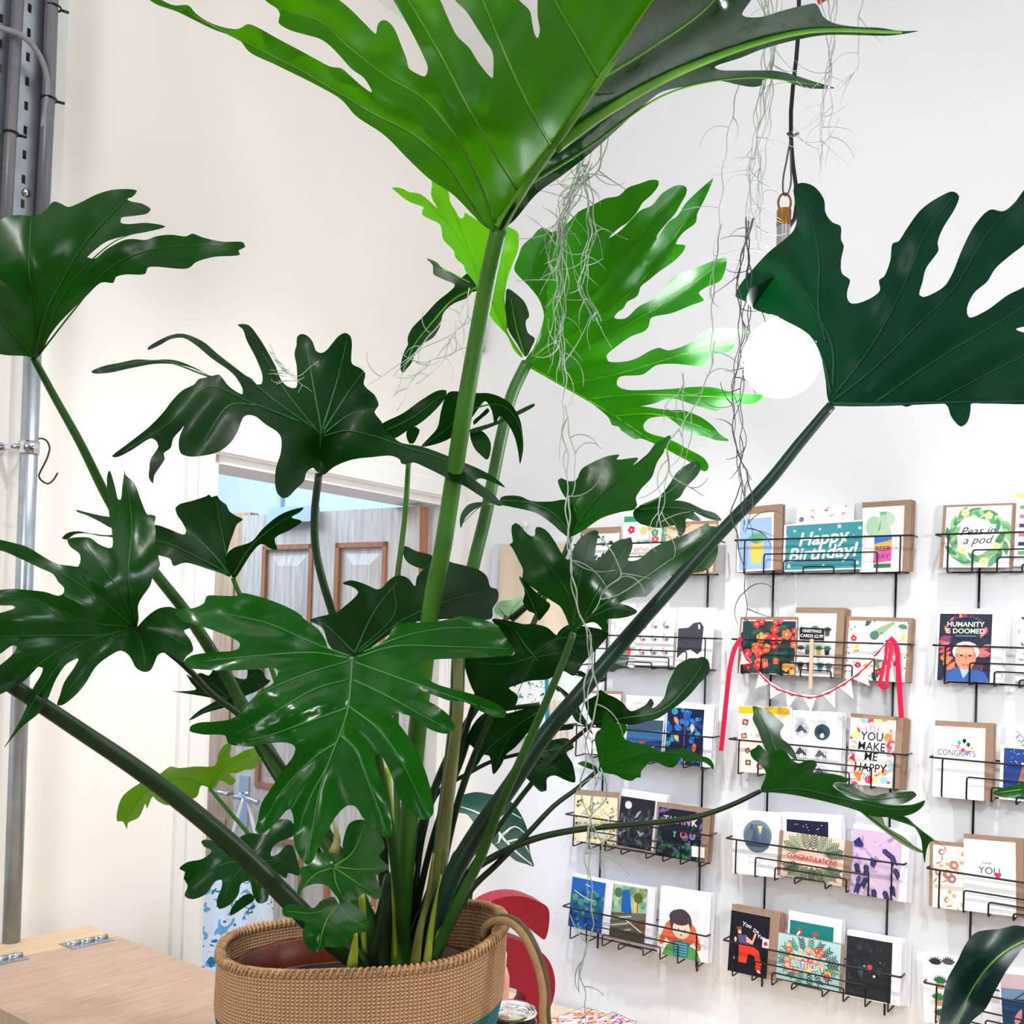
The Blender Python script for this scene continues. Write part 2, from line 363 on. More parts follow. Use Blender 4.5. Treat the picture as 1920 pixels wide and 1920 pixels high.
b = MB(); q0 = Cc + ed * .05 + wd * -.02; b.prism([q0 + th, q0 + ed * 1.3 + th, q0 + ed * 1.3 + wd * (k + .04) + th, q0 + wd * (k + .04) + th], (0, 0, -(ZD - .026))); b.build('cabinet', M_brn, ct)
def hinge(px, py):
    c = hitz(px, py, ZD); c = Dd + wd * ((c - Dd).dot(wd)); L_ = .085
    hb = MB(); z_ = Vector((0, 0, .0015))
    for s_ in (-1, 1):
        w2 = .026
        hb.prism([c - wd * L_ / 2 + z_ * 0, c + wd * L_ / 2, c + wd * L_ / 2 + ed * (s_ * w2), c - wd * L_ / 2 + ed * (s_ * w2)][:: (1 if s_ < 0 else -1)], (0, 0, .0018))
    h_ = hb.build('flap_hinge', M_steel, ct)
    kb = MB()
    for i in range(3):
        kb.tube([c + wd * (-L_ / 2 + L_ * i / 3 + .001) + z_ * 3, c + wd * (-L_ / 2 + L_ * (i + 1) / 3 - .001) + z_ * 3], .0045, 10)
    kb.build('knuckle', M_chrome, h_)
    sb = MB()
    for s_ in (-1, 1):
        for t in (-.03, 0, .03):
            sb.lathe([(0, .0006), (.003, .0006), (.0034, 0)], c + wd * t + ed * (s_ * .017) + Vector((0, 0, .0018)), seg=8)
    sb.build('screw_set', M_steel, h_)
hinge(163, 1767); hinge(0, 1803)
# ------------------------------------------------------------------ printed art
_TXT = {}
def text_geo(s, bold=0.0, shear=0.0):
    key = (s, bold, shear)
    if key in _TXT: return _TXT[key]
    cu = bpy.data.curves.new('lettering', 'FONT'); cu.body = s; cu.size = 1; cu.align_x = 'CENTER'; cu.align_y = 'CENTER'
    cu.offset = bold; cu.shear = shear; cu.resolution_u = 3; cu.fill_mode = 'BOTH'
    o = bpy.data.objects.new('lettering', cu); COL.objects.link(o)
    me = bpy.data.meshes.new_from_object(o.evaluated_get(bpy.context.evaluated_depsgraph_get()))
    v = [(q.co.x, q.co.y) for q in me.vertices]; f = [tuple(p.vertices) for p in me.polygons]
    bpy.data.objects.remove(o); bpy.data.curves.remove(cu); bpy.data.meshes.remove(me)
    _TXT[key] = (v, f); return v, f
class Art:
    """flat shapes in card units (x right 0..1, y down 0..1); w, h in metres give the aspect"""
    def __init__(s, w, h): s.w, s.h = w, h; s.v = []; s.f = []; s.c = []; s.n = 0
    def _add(s, pts, faces, col, clamp=True):
        k = len(s.v); s.n += 1; zz = .00022 + .000012 * s.n
        for x, y in pts:
            if clamp: x = min(1, max(0, x)); y = min(1, max(0, y))
            s.v.append((x, y, zz))
        for q in faces: s.f.append(tuple(i + k for i in q)); s.c.append(lin(col))
        return s
    def rect(s, x0, y0, x1, y1, c): return s._add([(x0, y0), (x1, y0), (x1, y1), (x0, y1)], [(3, 2, 1, 0)], c)
    def poly(s, p, c): return s._add(p, [tuple(range(len(p)))[::-1]], c)
    def disc(s, x, y, rx, c, ry=None, n=14, rot=0):
        ry = rx * s.w / s.h if ry is None else ry
        a = s.w / s.h; cr, sr = math.cos(rot), math.sin(rot); P = []
        for i in range(n):
            t = 2 * math.pi * i / n; u, v_ = rx * math.cos(t), ry / a * math.sin(t)
            P.append((x + u * cr - v_ * sr, y + (u * sr + v_ * cr) * a))
        return s.poly(P[::-1], c) if False else s._add(P, [tuple(range(n))[::-1]], c)
    def line(s, x0, y0, x1, y1, wd, c):
        a = s.w / s.h; dx, dy = x1 - x0, (y1 - y0) / a; l = math.hypot(dx, dy) or 1e-6; nx, ny = -dy / l * wd / 2, dx / l * wd / 2 * a
        return s._add([(x0 + nx, y0 + ny), (x0 - nx, y0 - ny), (x1 - nx, y1 - ny), (x1 + nx, y1 + ny)], [(0, 1, 2, 3)], c)
    def pline(s, pts, wd, c):
        for p, q in zip(pts, pts[1:]): s.line(*p, *q, wd, c)
        return s
    def leaf(s, x, y, ln, wd, rot, c):
        a = s.w / s.h; P = []
        for t in (0, .2, .45, .7, 1): P.append((ln * t, wd * math.sin(math.pi * t ** .8) * .5))
        P += [(p[0], -p[1]) for p in P[-2:0:-1]]
        cr, sr = math.cos(rot), math.sin(rot)
        return s._add([(x + u * cr - v_ * sr, y + (u * sr + v_ * cr) * a) for u, v_ in P], [tuple(range(len(P)))], c)
    def fern(s, x, y, ln, rot, c, n=5, lw=.05):
        a = s.w / s.h
        x1, y1 = x + ln * math.cos(rot), y + ln * math.sin(rot) * a; s.line(x, y, x1, y1, .008, c)
        for i in range(1, n + 1):
            t = i / (n + .5)
            for sg in (-1, 1): s.leaf(x + (x1 - x) * t, y + (y1 - y) * t, ln * .42, lw * .55, rot + sg * .75, c)
        return s
    def flower(s, x, y, r, c, cc, n=5):
        a = s.w / s.h
        for i in range(n):
            t = 2 * math.pi * i / n + x * 9; s.disc(x + r * .6 * math.cos(t), y + r * .6 * math.sin(t) * a, r * .55, c, n=9)
        return s.disc(x, y, r * .3, cc, n=8)
    def star(s, x, y, r, c, n=5):
        a = s.w / s.h
        P = [(x + (r if i % 2 == 0 else r * .45) * math.sin(math.pi * i / n), y - (r if i % 2 == 0 else r * .45) * math.cos(math.pi * i / n) * a) for i in range(2 * n)]
        return s._add(P, [tuple(range(2 * n))], c)
    def text(s, t, x, y, hgt, c, bold=.0, shear=0, rot=0, sx=1.0):
        """hgt: letter size in card heights"""
        v, f = text_geo(t, bold, shear); a = s.w / s.h; k = hgt * s.h / s.w * 1.35; cr, sr = math.cos(rot), math.sin(rot)
        P = []
        for u, w_ in v:
            X, Y = u * k * sx, -w_ * k; P.append((x + X * cr - Y * sr, y + (X * sr + Y * cr) * a))
        return s._add(P, f, c)
WHITE = (246, 245, 244)
M_card = mat('card_white', (244, 243, 243), .6)
M_kraft = mat('kraft_paper', (156, 128, 108), .8, noise=.08, nscale=90)
M_env = mat('white_envelope', (236, 234, 240), .65)
TILT = .10
def cframe(u, z, off, roll=0, tilt=TILT):
    n = (NR * math.cos(tilt) + Vector((0, 0, 1)) * math.sin(tilt)); up0 = Vector((0, 0, 1)) * math.cos(tilt) - NR * math.sin(tilt)
    ex = UR * math.cos(roll) + up0 * math.sin(roll); ey = up0 * math.cos(roll) - UR * math.sin(roll)
    return PR(u, z, off), ex, ey, n
OFFB = .05
def sheet(name, o, ex, ey, n, w, h, t, M, parent, art=None):
    """a thin sheet whose bottom-left front corner is o; art is printed on its front"""
    b = MB(); b.box(o - n * t, ex * w, ey * h, n * t)
    mats = [M]
    if art is None: return b.build(name, mats, parent)
    k = len(b.v); nf = len(b.f)
    b.add([o + ex * (w * x) + ey * (h * (1 - y)) + n * zz for x, y, zz in art.v], art.f, 1)
    mats.append(printmat()); ob = b.build(name, mats, parent)
    me = ob.data; at_ = me.color_attributes.new('ink', 'FLOAT_COLOR', 'CORNER')
    for p in me.polygons:
        c = (1, 1, 1) if p.index < nf else art.c[p.index - nf]
        for li in p.loop_indices: at_.data[li].color = (c[0], c[1], c[2], 1)
    return ob
def card(tl, tr, bl, label, art=None, base=M_card, env=None, layer=0, cat='greeting card', group=None, stack=0, stack_kind='kraft', pr=(0, 0, 1, 1), dx=0.0, name='greeting_card', env_lbl=None):
    """tl, tr, bl: corners of the card front measured on the rack plane; env: (left, top, right) overhang in px of the envelope behind"""
    off = OFFB + .010 - layer * .006
    u0, z0 = wr(*tl, off); u1, z1 = wr(*tr, off); u2, z2 = wr(*bl, off)
    w = math.hypot(u1 - u0, z1 - z0); roll = math.atan2(z1 - z0, u1 - u0); h = (z0 - z2) / math.cos(TILT) * 1.0
    o, ex, ey, n = cframe(u2, z2, off, roll * .9)
    root = thing(name, label, cat, o, group)
    a = Art(w, h)
    if art: art(a)
    sheet('card_front', o, ex, ey, n, w, h, .0014, base, root, a if art else None)
    if env:
        s = w / max(1, abs(tr[0] - tl[0]))
        l_, t_, r_ = [q * s for q in env[:3]]
        sheet('envelope', o - ex * l_ - n * .0018, ex, ey, n, w + l_ + r_, h + t_, .0016, M_kraft if (len(env) < 4 or env[3] == 'k') else M_env, root)
        for i in range(stack):
            q = (i + 1)
            oo = o - ex * l_ * .8 - n * (.0042 + .0042 * q) + ex * (.0028 * q + random.uniform(-.0006, .0012)) + ey * random.uniform(-.0005, .002)
            st = sheet('paper_envelope', oo, ex, ey, n, w + l_ * .8 + r_, h + t_ - .001 * q, .003, M_kraft if (len(env) < 4 or env[3] == 'k') else M_env, None)
            tag(st, env_lbl or label, 'envelope', 'spare envelopes behind ' + label.split(' with ')[0].split(' of ')[0])
    return root
# ------------------------------------------------------------------ wire racks
RW = .452
ZROW = []
for (x, y) in ((1540, 1075), (1540, 1269), (1540, 1466), (1540, 1662), (1540, 1864)): ZROW.append(wr(x, y, OFFB)[1])
HW = .0020
def rack(u0, label):
    root = thing('wire_card_rack', label, 'card rack', PR(u0 + RW / 2, ZROW[4], 0), 'wire greeting card racks')
    for du2 in (.086, RW - .052):
        b = MB(); b.tube([PR(u0 + du2, ZROW[4] - .03, .008), PR(u0 + du2, ZROW[0] + .12, .008)], .0028, 8); b.build('upright_rod', M_black, root)
    for zr in ZROW:
        pk = None
        for li, (ins, hh) in enumerate(((.028, .088), (.082, .05), (.135, .032), (.187, .016))):
            b = MB(); F = OFFB + .016; r = .0055
            ul, uh = u0 + ins, u0 + RW - ins
            up = [(ul, zr + .002, .004), (ul, zr - .001, F - r), (ul, zr, F), (ul, zr + r, F + .001), (ul, zr + hh - r, F), (ul + .0015, zr + hh - .0015, F), (ul + r, zr + hh, F),
                  (uh - r, zr + hh, F), (uh - .0015, zr + hh - .0015, F), (uh, zr + hh - r, F), (uh, zr + r, F + .001), (uh, zr, F), (uh, zr - .001, F - r), (uh, zr + .002, .004)]
            b.tube([PR(*p) for p in up], HW, 6)
            if li == 0:
                F2 = F + .0015
                rl = [(u0, zr + hh, .02), (u0 - .001, zr + hh, F2 - .008), (u0 + .001, zr + hh, F2), (u0 + .008, zr + hh, F2), (u0 + RW - .008, zr + hh, F2), (u0 + RW - .001, zr + hh, F2 - .001), (u0 + RW, zr + hh, F2 - .008), (u0 + RW - .001, zr + hh, .02)]
                b.tube([PR(*p) for p in rl], HW * 1.25, 6)
                b.tube([PR(u0 + .03, zr + .088, .012), PR(u0 + RW - .03, zr + .088, .012)], HW, 6)
                b.tube([PR(u0 + .02, zr + .002, .012), PR(u0 + RW - .02, zr + .002, .012)], HW, 6)
                pk = b.build('pocket', M_black, root)
            else: b.build('wire_loop', M_black, pk)
    return root
uM = wr(1362, 1570, OFFB + .016)[0]; uRt = wr(1755, 990, OFFB + .016)[0]; uLf = wr(1061, 1525, OFFB + .016)[0]
rack(uM, 'middle black wire card rack, the one with bunting strung across it')
rack(uRt, 'black wire card rack at the right edge, holding the white haired portrait card')
rack(uLf, 'black wire card rack nearest the room corner, partly hidden by leaves')
# ------------------------------------------------------------------ card designs
TEAL = (62, 150, 160); NAVY = (24, 32, 58)
def a_pot(a):
    a.rect(.06, .08, .95, .97, (160, 192, 232)); a.poly([(.36, .52), (.74, .52), (.68, .86), (.42, .86)], (240, 204, 96))
    for t in np.linspace(-2.5, -.6, 11): a.leaf(.55, .53, .36, .07, t, (96, 168, 120) if int(t * 10) % 2 else (130, 190, 140))
def a_doodle(a):
    a.disc(.1, .2, .05, (70, 90, 160)); cs = [(220, 130, 130), (226, 170, 100), (150, 140, 200), (200, 110, 110)]
    for i in range(26): a.leaf(random.random(), random.random(), .1, .03, random.random() * 6, cs[i % 4])
def a_hb(a):
    a.rect(.03, .03, .985, .97, TEAL); random.seed(3)
    for x, y, r in ((.14, .15, .022), (.46, .14, .022), (.7, .1, .035), (.95, .16, .028), (.08, .88, .038), (.93, .87, .03), (.78, .4, .025), (.52, .9, .026), (.3, .9, .012), (.24, .2, .012), (.88, .3, .012), (.04, .25, .014)): a.star(x, y, r, (226, 240, 240))
    a.text('Happy', .49, .33, .29, (250, 252, 252), .022, .25, -.06); a.text('Birthday!', .49, .64, .29, (250, 252, 252), .022, .25, -.05)
def a_beer(a):
    a.disc(.3, .3, .2, (176, 210, 182), .16); a.disc(.6, .2, .2, (196, 222, 200), .12)
    a.poly([(.42, .08), (.6, .08), (.6, .22), (.72, .4), (.74, .9), (.62, .95), (.42, .95), (.32, .9), (.32, .42), (.43, .26)], (186, 212, 188))
    a.poly([(.42, .08), (.6, .08), (.58, .12), (.46, .13)], (120, 190, 130)); a.poly([(.46, .2), (.38, .4), (.46, .34)], (110, 180, 110))
    a.poly([(.32, .46), (.74, .44), (.74, .62), (.32, .6)], (70, 140, 214)); a.poly([(.32, .58), (.74, .5), (.74, .72), (.32, .76)], (244, 176, 88)); a.poly([(.32, .7), (.74, .62), (.74, .84), (.32, .86)], (226, 88, 170))
    a.rect(.33, .88, .73, .94, (70, 110, 80))
    a.text('HAPPY', .53, .53, .06, (50, 90, 190), .01); a.text('BEER', .53, .65, .075, (80, 60, 90), .01); a.text('DAY', .53, .77, .075, (80, 60, 90), .01)
def a_floral(a):
    a.rect(.02, .02, .99, .99, (34, 62, 62)); random.seed(5)
    for i in range(34): a.leaf(random.random(), random.random(), .22, .09, random.random() * 6.3, random.choice([(30, 84, 76), (22, 48, 52), (44, 96, 80)]))
    for i in range(34):
        x, y = random.random(), random.random()
        a.flower(x, y, random.uniform(.035, .085), random.choice([(226, 44, 60), (232, 62, 68), (240, 110, 70), (226, 50, 84), (244, 160, 80)]), (250, 190, 110))
def a_shelfplants(a):
    for (x, y, pc, gc) in ((.18, .3, (60, 90, 170), (110, 170, 120)), (.5, .28, (236, 236, 236), (70, 120, 90)), (.8, .3, (120, 70, 60), (30, 60, 44)), (.18, .6, (220, 200, 190), (40, 60, 60)), (.35, .6, (90, 96, 120), (110, 170, 120)), (.62, .6, (236, 200, 60), (60, 120, 80)), (.82, .6, (40, 44, 54), (60, 120, 80)), (.2, .86, (90, 60, 70), (40, 40, 50)), (.42, .86, (180, 70, 60), (70, 120, 90)), (.68, .86, (60, 130, 160), (40, 110, 90)), (.88, .86, (120, 100, 130), (90, 150, 110))):
        a.poly([(x - .06, y - .02), (x + .06, y - .02), (x + .045, y + .06), (x - .045, y + .06)], pc)
        for t in np.linspace(-2.6, -.5, 6): a.leaf(x, y - .015, .13, .04, t, gc)
    for y in (.37, .67, .93): a.line(.06, y, .96, y, .008, (210, 196, 180))
def a_veg(a):
    random.seed(11)
    for i in range(9): a.leaf(random.random(), random.random(), .2, .09, random.random() * 6.3, random.choice([(88, 140, 100), (120, 170, 110), (60, 100, 80)]))
    a.poly([(.38, .2), (.56, .24), (.8, .02), (.74, .0), (.5, .12)], (150, 180, 130)); a.disc(.45, .24, .08, (84, 120, 110))
    for x, y in ((.1, .3), (.85, .7), (.2, .75), (.6, .6), (.55, .85)): a.flower(x, y, .05, (206, 50, 70), (240, 210, 190))
    for x, y in ((.3, .85), (.9, .35), (.12, .55)): a.leaf(x, y, .18, .08, -1.2, (238, 206, 120))
    for i in range(30): a.disc(random.random(), random.random(), .012, (30, 60, 44))
def a_choc(a):
    a.rect(0, 0, 1, .11, (246, 200, 20)); a.rect(0, .11, 1, 1, (247, 238, 226)); random.seed(2)
    for x, y in ((.14, .24), (.38, .25), (.12, .45), (.2, .67), (.4, .75), (.22, .85), (.45, .9), (.62, .24), (.8, .3), (.7, .5), (.85, .66), (.66, .8)):
        r = random.uniform(.06, .085); t = random.random()
        P = [(x + r * math.cos(t + k * 1.57), y + r * .75 * math.sin(t + k * 1.57)) for k in range(4)]
        a.poly(P, random.choice([(150, 82, 62), (176, 104, 84), (120, 70, 58)])); a.disc(x, y, r * .35, (226, 190, 170)); a.disc(x + .02, y - .03, r * .2, (60, 36, 32))
    a.text('BE YOU', .5, .44, .05, (214, 130, 120), .01); a.text('YOU', .52, .62, .06, (206, 110, 100), .01)
def a_circ(a):
    for x, y, c1, c2 in ((.25, .28, (206, 214, 222), (70, 84, 96)), (.68, .3, (54, 82, 96), (34, 60, 70)), (.26, .62, (214, 222, 218), (70, 60, 70)), (.68, .64, (222, 224, 230), (90, 90, 104)), (.26, .9, (200, 208, 214), (80, 96, 110)), (.68, .9, (210, 214, 220), (100, 110, 120))):
        a.disc(x, y, .165, c1, n=24); a.poly([(x - .14, y + .03), (x - .04, y - .08), (x + .13, y + .04)], c2)
        a.disc(x, y + .05, .05, (244, 246, 250))
        for k in (-.08, -.03, .04, .09): a.line(x + k, y - .05, x + k, y + .06, .012, c2)
def a_ymmh(a):
    random.seed(8); cs = [(228, 40, 110), (120, 190, 220), (248, 140, 70), (236, 70, 80), (250, 228, 140), (150, 206, 226), (246, 190, 196)]
    for i in range(58):
        t = random.random() * 6.28; r = random.uniform(.36, .75); x, y = .5 + r * .72 * math.cos(t), .5 + r * .8 * math.sin(t)
        if random.random() < .5: a.disc(x, y, random.uniform(.05, .1), random.choice(cs))
        else: a.leaf(x, y, random.uniform(.12, .22), .07, random.random() * 6, random.choice(cs))
    a.disc(.5, .52, .36, (252, 250, 246), .33, 24)
    for i in range(30):
        t = i * 6.28 / 30; a.line(.5 + .34 * math.cos(t), .52 + .32 * math.sin(t), .5 + .46 * math.cos(t), .52 + .42 * math.sin(t), .016, cs[i % 7])
    for s_, y in (('YOU', .27), ('MAKE', .42), ('ME', .57), ('HAPPY', .74)): a.text(s_, .5, y, .13, (16, 16, 18), .011, .05, 0, .9)
def a_grey(a):
    a.disc(.56, .37, .32, (120, 140, 160), n=30); a.disc(.56, .42, .3, (92, 112, 134), n=30)
    a.poly([(.4, .5), (.5, .25), (.62, .52)], (70, 86, 112)); a.poly([(.56, .22), (.68, .22), (.62, .36)], (226, 214, 130)); a.poly([(.58, .5), (.72, .3), (.8, .52)], (84, 100, 124)); a.rect(.4, .2, .46, .3, (90, 80, 84))
    a.disc(.56, .52, .26, (60, 72, 88), .035)
    a.text('B L A N K', .52, .72, .04, (150, 156, 170)); a.text('N O T E', .5, .8, .04, (150, 156, 170))
def a_night(a):
    a.rect(.1, .08, .94, 1, (20, 28, 56)); random.seed(4)
    for i in range(16): a.disc(random.uniform(.14, .9), random.uniform(.1, .6), .01, (226, 230, 240))
    a.disc(.62, .4, .15, (250, 244, 226)); a.disc(.56, .36, .15, (20, 28, 56)); a.disc(.36, .5, .07, (240, 170, 160)); a.disc(.42, .52, .06, (250, 220, 210)); a.rect(.34, .42, .37, .5, (240, 120, 110))
def a_congrat(a):
    a.rect(0, 0, 1, 1, (246, 212, 196)); random.seed(6); g = [(52, 92, 66), (92, 134, 98), (126, 160, 120), (70, 110, 84)]
    for i, t in enumerate(np.linspace(-2.9, -.2, 9)): a.fern(.5 + .2 * math.cos(t), .42 + .05 * math.sin(t), .27, t, g[i % 4], 6, .035)
    for i, t in enumerate(np.linspace(.1, 3.0, 9)): a.fern(.5 + .2 * math.cos(t), .66, .25, t * .9 + .1, g[i % 4], 6, .035)
    a.text('CONGRATULATIONS', .5, .53, .12, (226, 62, 58), .012, 0, .02, .72)
def a_lilac(a):
    a.rect(0, 0, 1, 1, (214, 186, 214)); random.seed(9)
    for i in range(30): a.leaf(random.random(), random.random(), .2, .07, random.random() * 6, random.choice([(188, 156, 196), (230, 196, 214), (170, 140, 186)]))
    for x, y, t in ((.6, .25, .6), (.8, .3, 1.2), (.86, .5, 1.0), (.3, .5, 1.4), (.36, .7, 2.0), (.5, .85, 1.5), (.7, .85, 1.2), (.2, .8, 1.8), (.85, .75, 1.4), (.1, .5, 1.3)): a.fern(x, y, .22, t, (44, 46, 96), 5, .06)
    a.poly([(.03, .2), (.14, .12), (.24, .22), (.22, .27), (.06, .27)], (40, 48, 112)); a.poly([(.4, .4), (.54, .44), (.48, .56), (.4, .52)], (56, 56, 116)); a.leaf(.2, .7, .22, .1, 1.8, (74, 70, 130))
def a_ydy(a):
    a.rect(0, 0, 1, 1, (18, 18, 30)); a.text('You', .42, .2, .075, WHITE, .012, .1, .15); a.text('Do', .66, .27, .06, WHITE, .012, .1, .15); a.text('You', .8, .35, .065, WHITE, .012, .1, .15)
    a.poly([(.15, .26), (.3, .24), (.28, .32), (.2, .31)], (150, 66, 40)); a.disc(.25, .33, .05, (250, 176, 156)); a.poly([(.2, .38), (.44, .36), (.46, .5), (.26, .52)], (96, 80, 130))
    a.poly([(.42, .38), (.58, .44), (.64, .3), (.68, .32), (.6, .5), (.44, .48)], (250, 176, 156)); a.leaf(.15, .42, .14, .07, 1.5, (250, 190, 176))
    a.poly([(.24, .52), (.5, .5), (.76, .58), (.86, .8), (.72, .82), (.66, .68), (.5, .66), (.46, .82), (.26, .82), (.26, .66)], (240, 62, 44))
    a.rect(.7, .82, .84, .9, (240, 62, 44)); a.leaf(.74, .9, .12, .06, .4, (250, 210, 200)); a.leaf(.14, .74, .1, .05, 1.6, (250, 210, 200))
    a.rect(.84, .36, 1, .53, (250, 250, 250)); a.disc(.92, .445, .055, (226, 50, 60))
def a_tealan(a):
    a.rect(.02, .1, .95, 1, (22, 124, 122)); 
    for x, y, t in ((.2, .2, 1), (.5, .25, .2), (.8, .35, 2), (.3, .5, .6), (.6, .5, 1.2), (.85, .6, .3)): a.leaf(x, y, .16, .08, t, (216, 66, 56)); a.leaf(x + .05, y + .05, .14, .05, t + 1.2, (240, 236, 226))
def a_bday(a):
    a.rect(0, 0, 1, 1, (178, 214, 218)); random.seed(12)
    for t in np.linspace(0, 6.28, 18): a.fern(.5 + .26 * math.cos(t), .5 + .2 * math.sin(t), .2, t, random.choice([(60, 110, 70), (90, 140, 70), (44, 84, 66)]), 4, .035)
    for i in range(26): a.flower(.5 + random.uniform(-.34, .34), .45 + random.uniform(-.25, .3), .045, random.choice([(238, 108, 76), (246, 200, 80), (226, 66, 80), (250, 170, 150)]), (250, 240, 200))
    a.text('HAPPY', .48, .43, .13, (252, 252, 250), .018, 0, .02); a.text('BIRTHDAY', .5, .6, .14, (252, 252, 250), .018, 0, .03, .85)
def a_black(a):
    a.rect(.0, 0, .985, .985, (34, 38, 44)); random.seed(14)
    for i in range(40): a.disc(random.uniform(.05, .95), random.uniform(.05, .95), random.uniform(.02, .06), random.choice([(42, 48, 56), (50, 58, 68), (28, 32, 38)]))
    a.disc(.52, .46, .055, (206, 70, 60)); a.disc(.62, .6, .03, (220, 220, 196)); a.disc(.72, .53, .022, (216, 214, 200)); a.disc(.4, .46, .02, (150, 190, 200)); a.disc(.74, .36, .014, (160, 170, 160)); a.leaf(.3, .45, .3, .12, 1.4, (56, 78, 92))
def a_peas(a):
    random.seed(15); g = [(126, 184, 130), (92, 158, 110), (150, 200, 140), (70, 140, 96)]
    for i in range(40):
        t = i * 6.28 / 40; x, y = .5 + .42 * math.cos(t), .5 + .42 * math.sin(t); a.leaf(x, y, .26, .1, t + random.uniform(1.2, 2.4), g[i % 4])
    for x, y in ((.3, .1), (.66, .16), (.3, .72), (.62, .9), (.8, .66)): a.flower(x, y, .06, (250, 220, 160), (240, 190, 110))
    for t in range(6): a.disc(.52 + .03 * t, .2 - .02 * t, .018, (176, 216, 150))
    a.rect(.24, .3, .78, .64, (252, 252, 250)); a.text('Peas in', .5, .41, .14, (50, 54, 60), .006, .4, -.03); a.text('a pod', .5, .56, .14, (50, 54, 60), 0, .4, -.03)
def a_human(a):
    a.rect(0, 0, 1, 1, (36, 40, 62)); random.seed(16)
    for i in range(60):
        t = random.random() * 6.28; a.leaf(.5 + .5 * math.cos(t), .48 + .5 * math.sin(t), .26, .1, t + 3.14 + random.uniform(-.5, .5), random.choice([(226, 80, 110), (236, 140, 84), (150, 60, 100), (96, 50, 90), (60, 90, 110), (240, 120, 130)]))
    a.disc(.5, .22, .34, (24, 36, 66), .17, 24)
    a.text('HUMANITY', .5, .16, .075, (252, 238, 206), .018, 0, 0, 1.0); a.text('IS DOOMED', .5, .26, .075, (252, 238, 206), .018, 0, 0, 1.0); a.rect(.32, .325, .72, .335, (120, 170, 200))
    a.poly([(.08, 1), (.2, .84), (.4, .8), (.68, .8), (.9, .86), (1, 1)], (52, 96, 170)); a.poly([(.42, .8), (.5, .96), (.66, .8)], (170, 196, 230))
    a.disc(.53, .56, .26, (246, 240, 232), .15); a.disc(.53, .64, .2, (238, 150, 118), .19, 20); a.disc(.5, .55, .17, (248, 180, 146), .07)
    a.disc(.45, .62, .022, (60, 44, 44)); a.disc(.61, .62, .022, (60, 44, 44)); a.line(.4, .595, .5, .6, .014, (236, 226, 216)); a.line(.57, .6, .67, .595, .014, (236, 226, 216)); a.leaf(.54, .63, .1, .04, 1.57, (216, 110, 90)); a.line(.46, .76, .62, .76, .014, (170, 70, 64))
def a_w(a):
    a.disc(.14, .13, .045, (40, 70, 130)); a.disc(.14, .105, .028, WHITE); random.seed(17)
    for i in range(26): a.leaf(random.random(), random.uniform(.25, .9), .12, .04, random.random() * 6, random.choice([(240, 190, 180), (226, 150, 140), (60, 70, 110), (220, 200, 150)]))
def a_cong2(a):
    a.text('a  massive', .4, .26, .03, (60, 60, 64)); a.text('CONGRATS', .45, .37, .085, (70, 70, 76), 0, 0, 0, .82)
    for x, y, c in ((.5, .22, (60, 170, 214)), (.6, .19, (20, 20, 24)), (.68, .24, (30, 66, 60)), (.75, .29, (230, 200, 100)), (.58, .32, (226, 50, 110)), (.67, .35, (150, 120, 190)), (.48, .28, (236, 150, 140))): a.disc(x, y, .037, c, .03); a.poly([(x - .012, y + .026), (x + .012, y + .026), (x, y + .042)], c)
def a_blueA(a):
    a.rect(.06, .05, 1, .96, (30, 66, 140)); random.seed(18)
    for i in range(30): a.disc(random.uniform(.1, .95), random.uniform(.06, .4), .008, (210, 224, 240))
    a.poly([(.28, .8), (.38, .36), (.62, .36), (.76, .8)], (176, 110, 90)); a.rect(.36, .3, .66, .36, (220, 226, 240)); a.rect(.42, .58, .58, .84, (70, 50, 60)); a.rect(.46, .42, .54, .5, (70, 50, 60)); a.poly([(.06, .84), (1, .8), (1, .96), (.06, .96)], (30, 110, 90))
    a.line(.58, .36, .95, .62, .015, (240, 240, 240))
def a_twig(a):
    a.line(.2, .1, .9, .6, .012, (90, 60, 80))
    for t in np.linspace(.1, .9, 7): a.leaf(.2 + .7 * t, .1 + .5 * t, .16, .04, 2.2, (110, 160, 190)); a.disc(.2 + .6 * t, .2 + .5 * t, .022, (226, 90, 110))
def a_shell(a):
    a.rect(0, 0, 1, 1, (248, 242, 234)); random.seed(19)
    for i in range(26):
        x, y = random.random(), random.random()
        if i % 3 == 0: a.star(x, y, .1, (206, 176, 130))
        elif i % 3 == 1: a.disc(x, y, random.uniform(.08, .16), random.choice([(196, 126, 110), (170, 120, 140), (206, 170, 160)])); a.disc(x + .02, y, .06, (236, 214, 200))
        else: a.leaf(x, y, .25, .06, random.random() * 6, (186, 150, 120))
def a_love(a):
    a.text('Love', .44, .31, .045, (60, 60, 66), 0, .3); a.text('YOU', .5, .42, .1, (60, 60, 66), .0)
    x, y = .66, .47; a.disc(x - .03, y - .015, .038, (226, 40, 110)); a.disc(x + .03, y - .015, .038, (226, 40, 110)); a.poly([(x - .065, y), (x + .065, y), (x, y + .06)], (226, 40, 110))
def a_plants5(a):
    for x, y, pc, gc in ((.3, .16, None, (40, 46, 44)), (.6, .14, None, (70, 80, 84)), (.9, .24, None, (50, 120, 70)), (.4, .42, (206, 150, 110), (40, 110, 70)), (.75, .4, (190, 170, 150), (70, 120, 80)), (.35, .66, (214, 160, 120), (60, 120, 70)), (.75, .7, (90, 110, 140), (50, 90, 60)), (.4, .88, (200, 150, 120), (40, 90, 60))):
        for t in np.linspace(-2.6, -.5, 7): a.leaf(x, y, .2, .07, t, gc)
        if pc: a.poly([(x - .1, y), (x + .1, y), (x + .07, y + .08), (x - .07, y + .08)], pc)
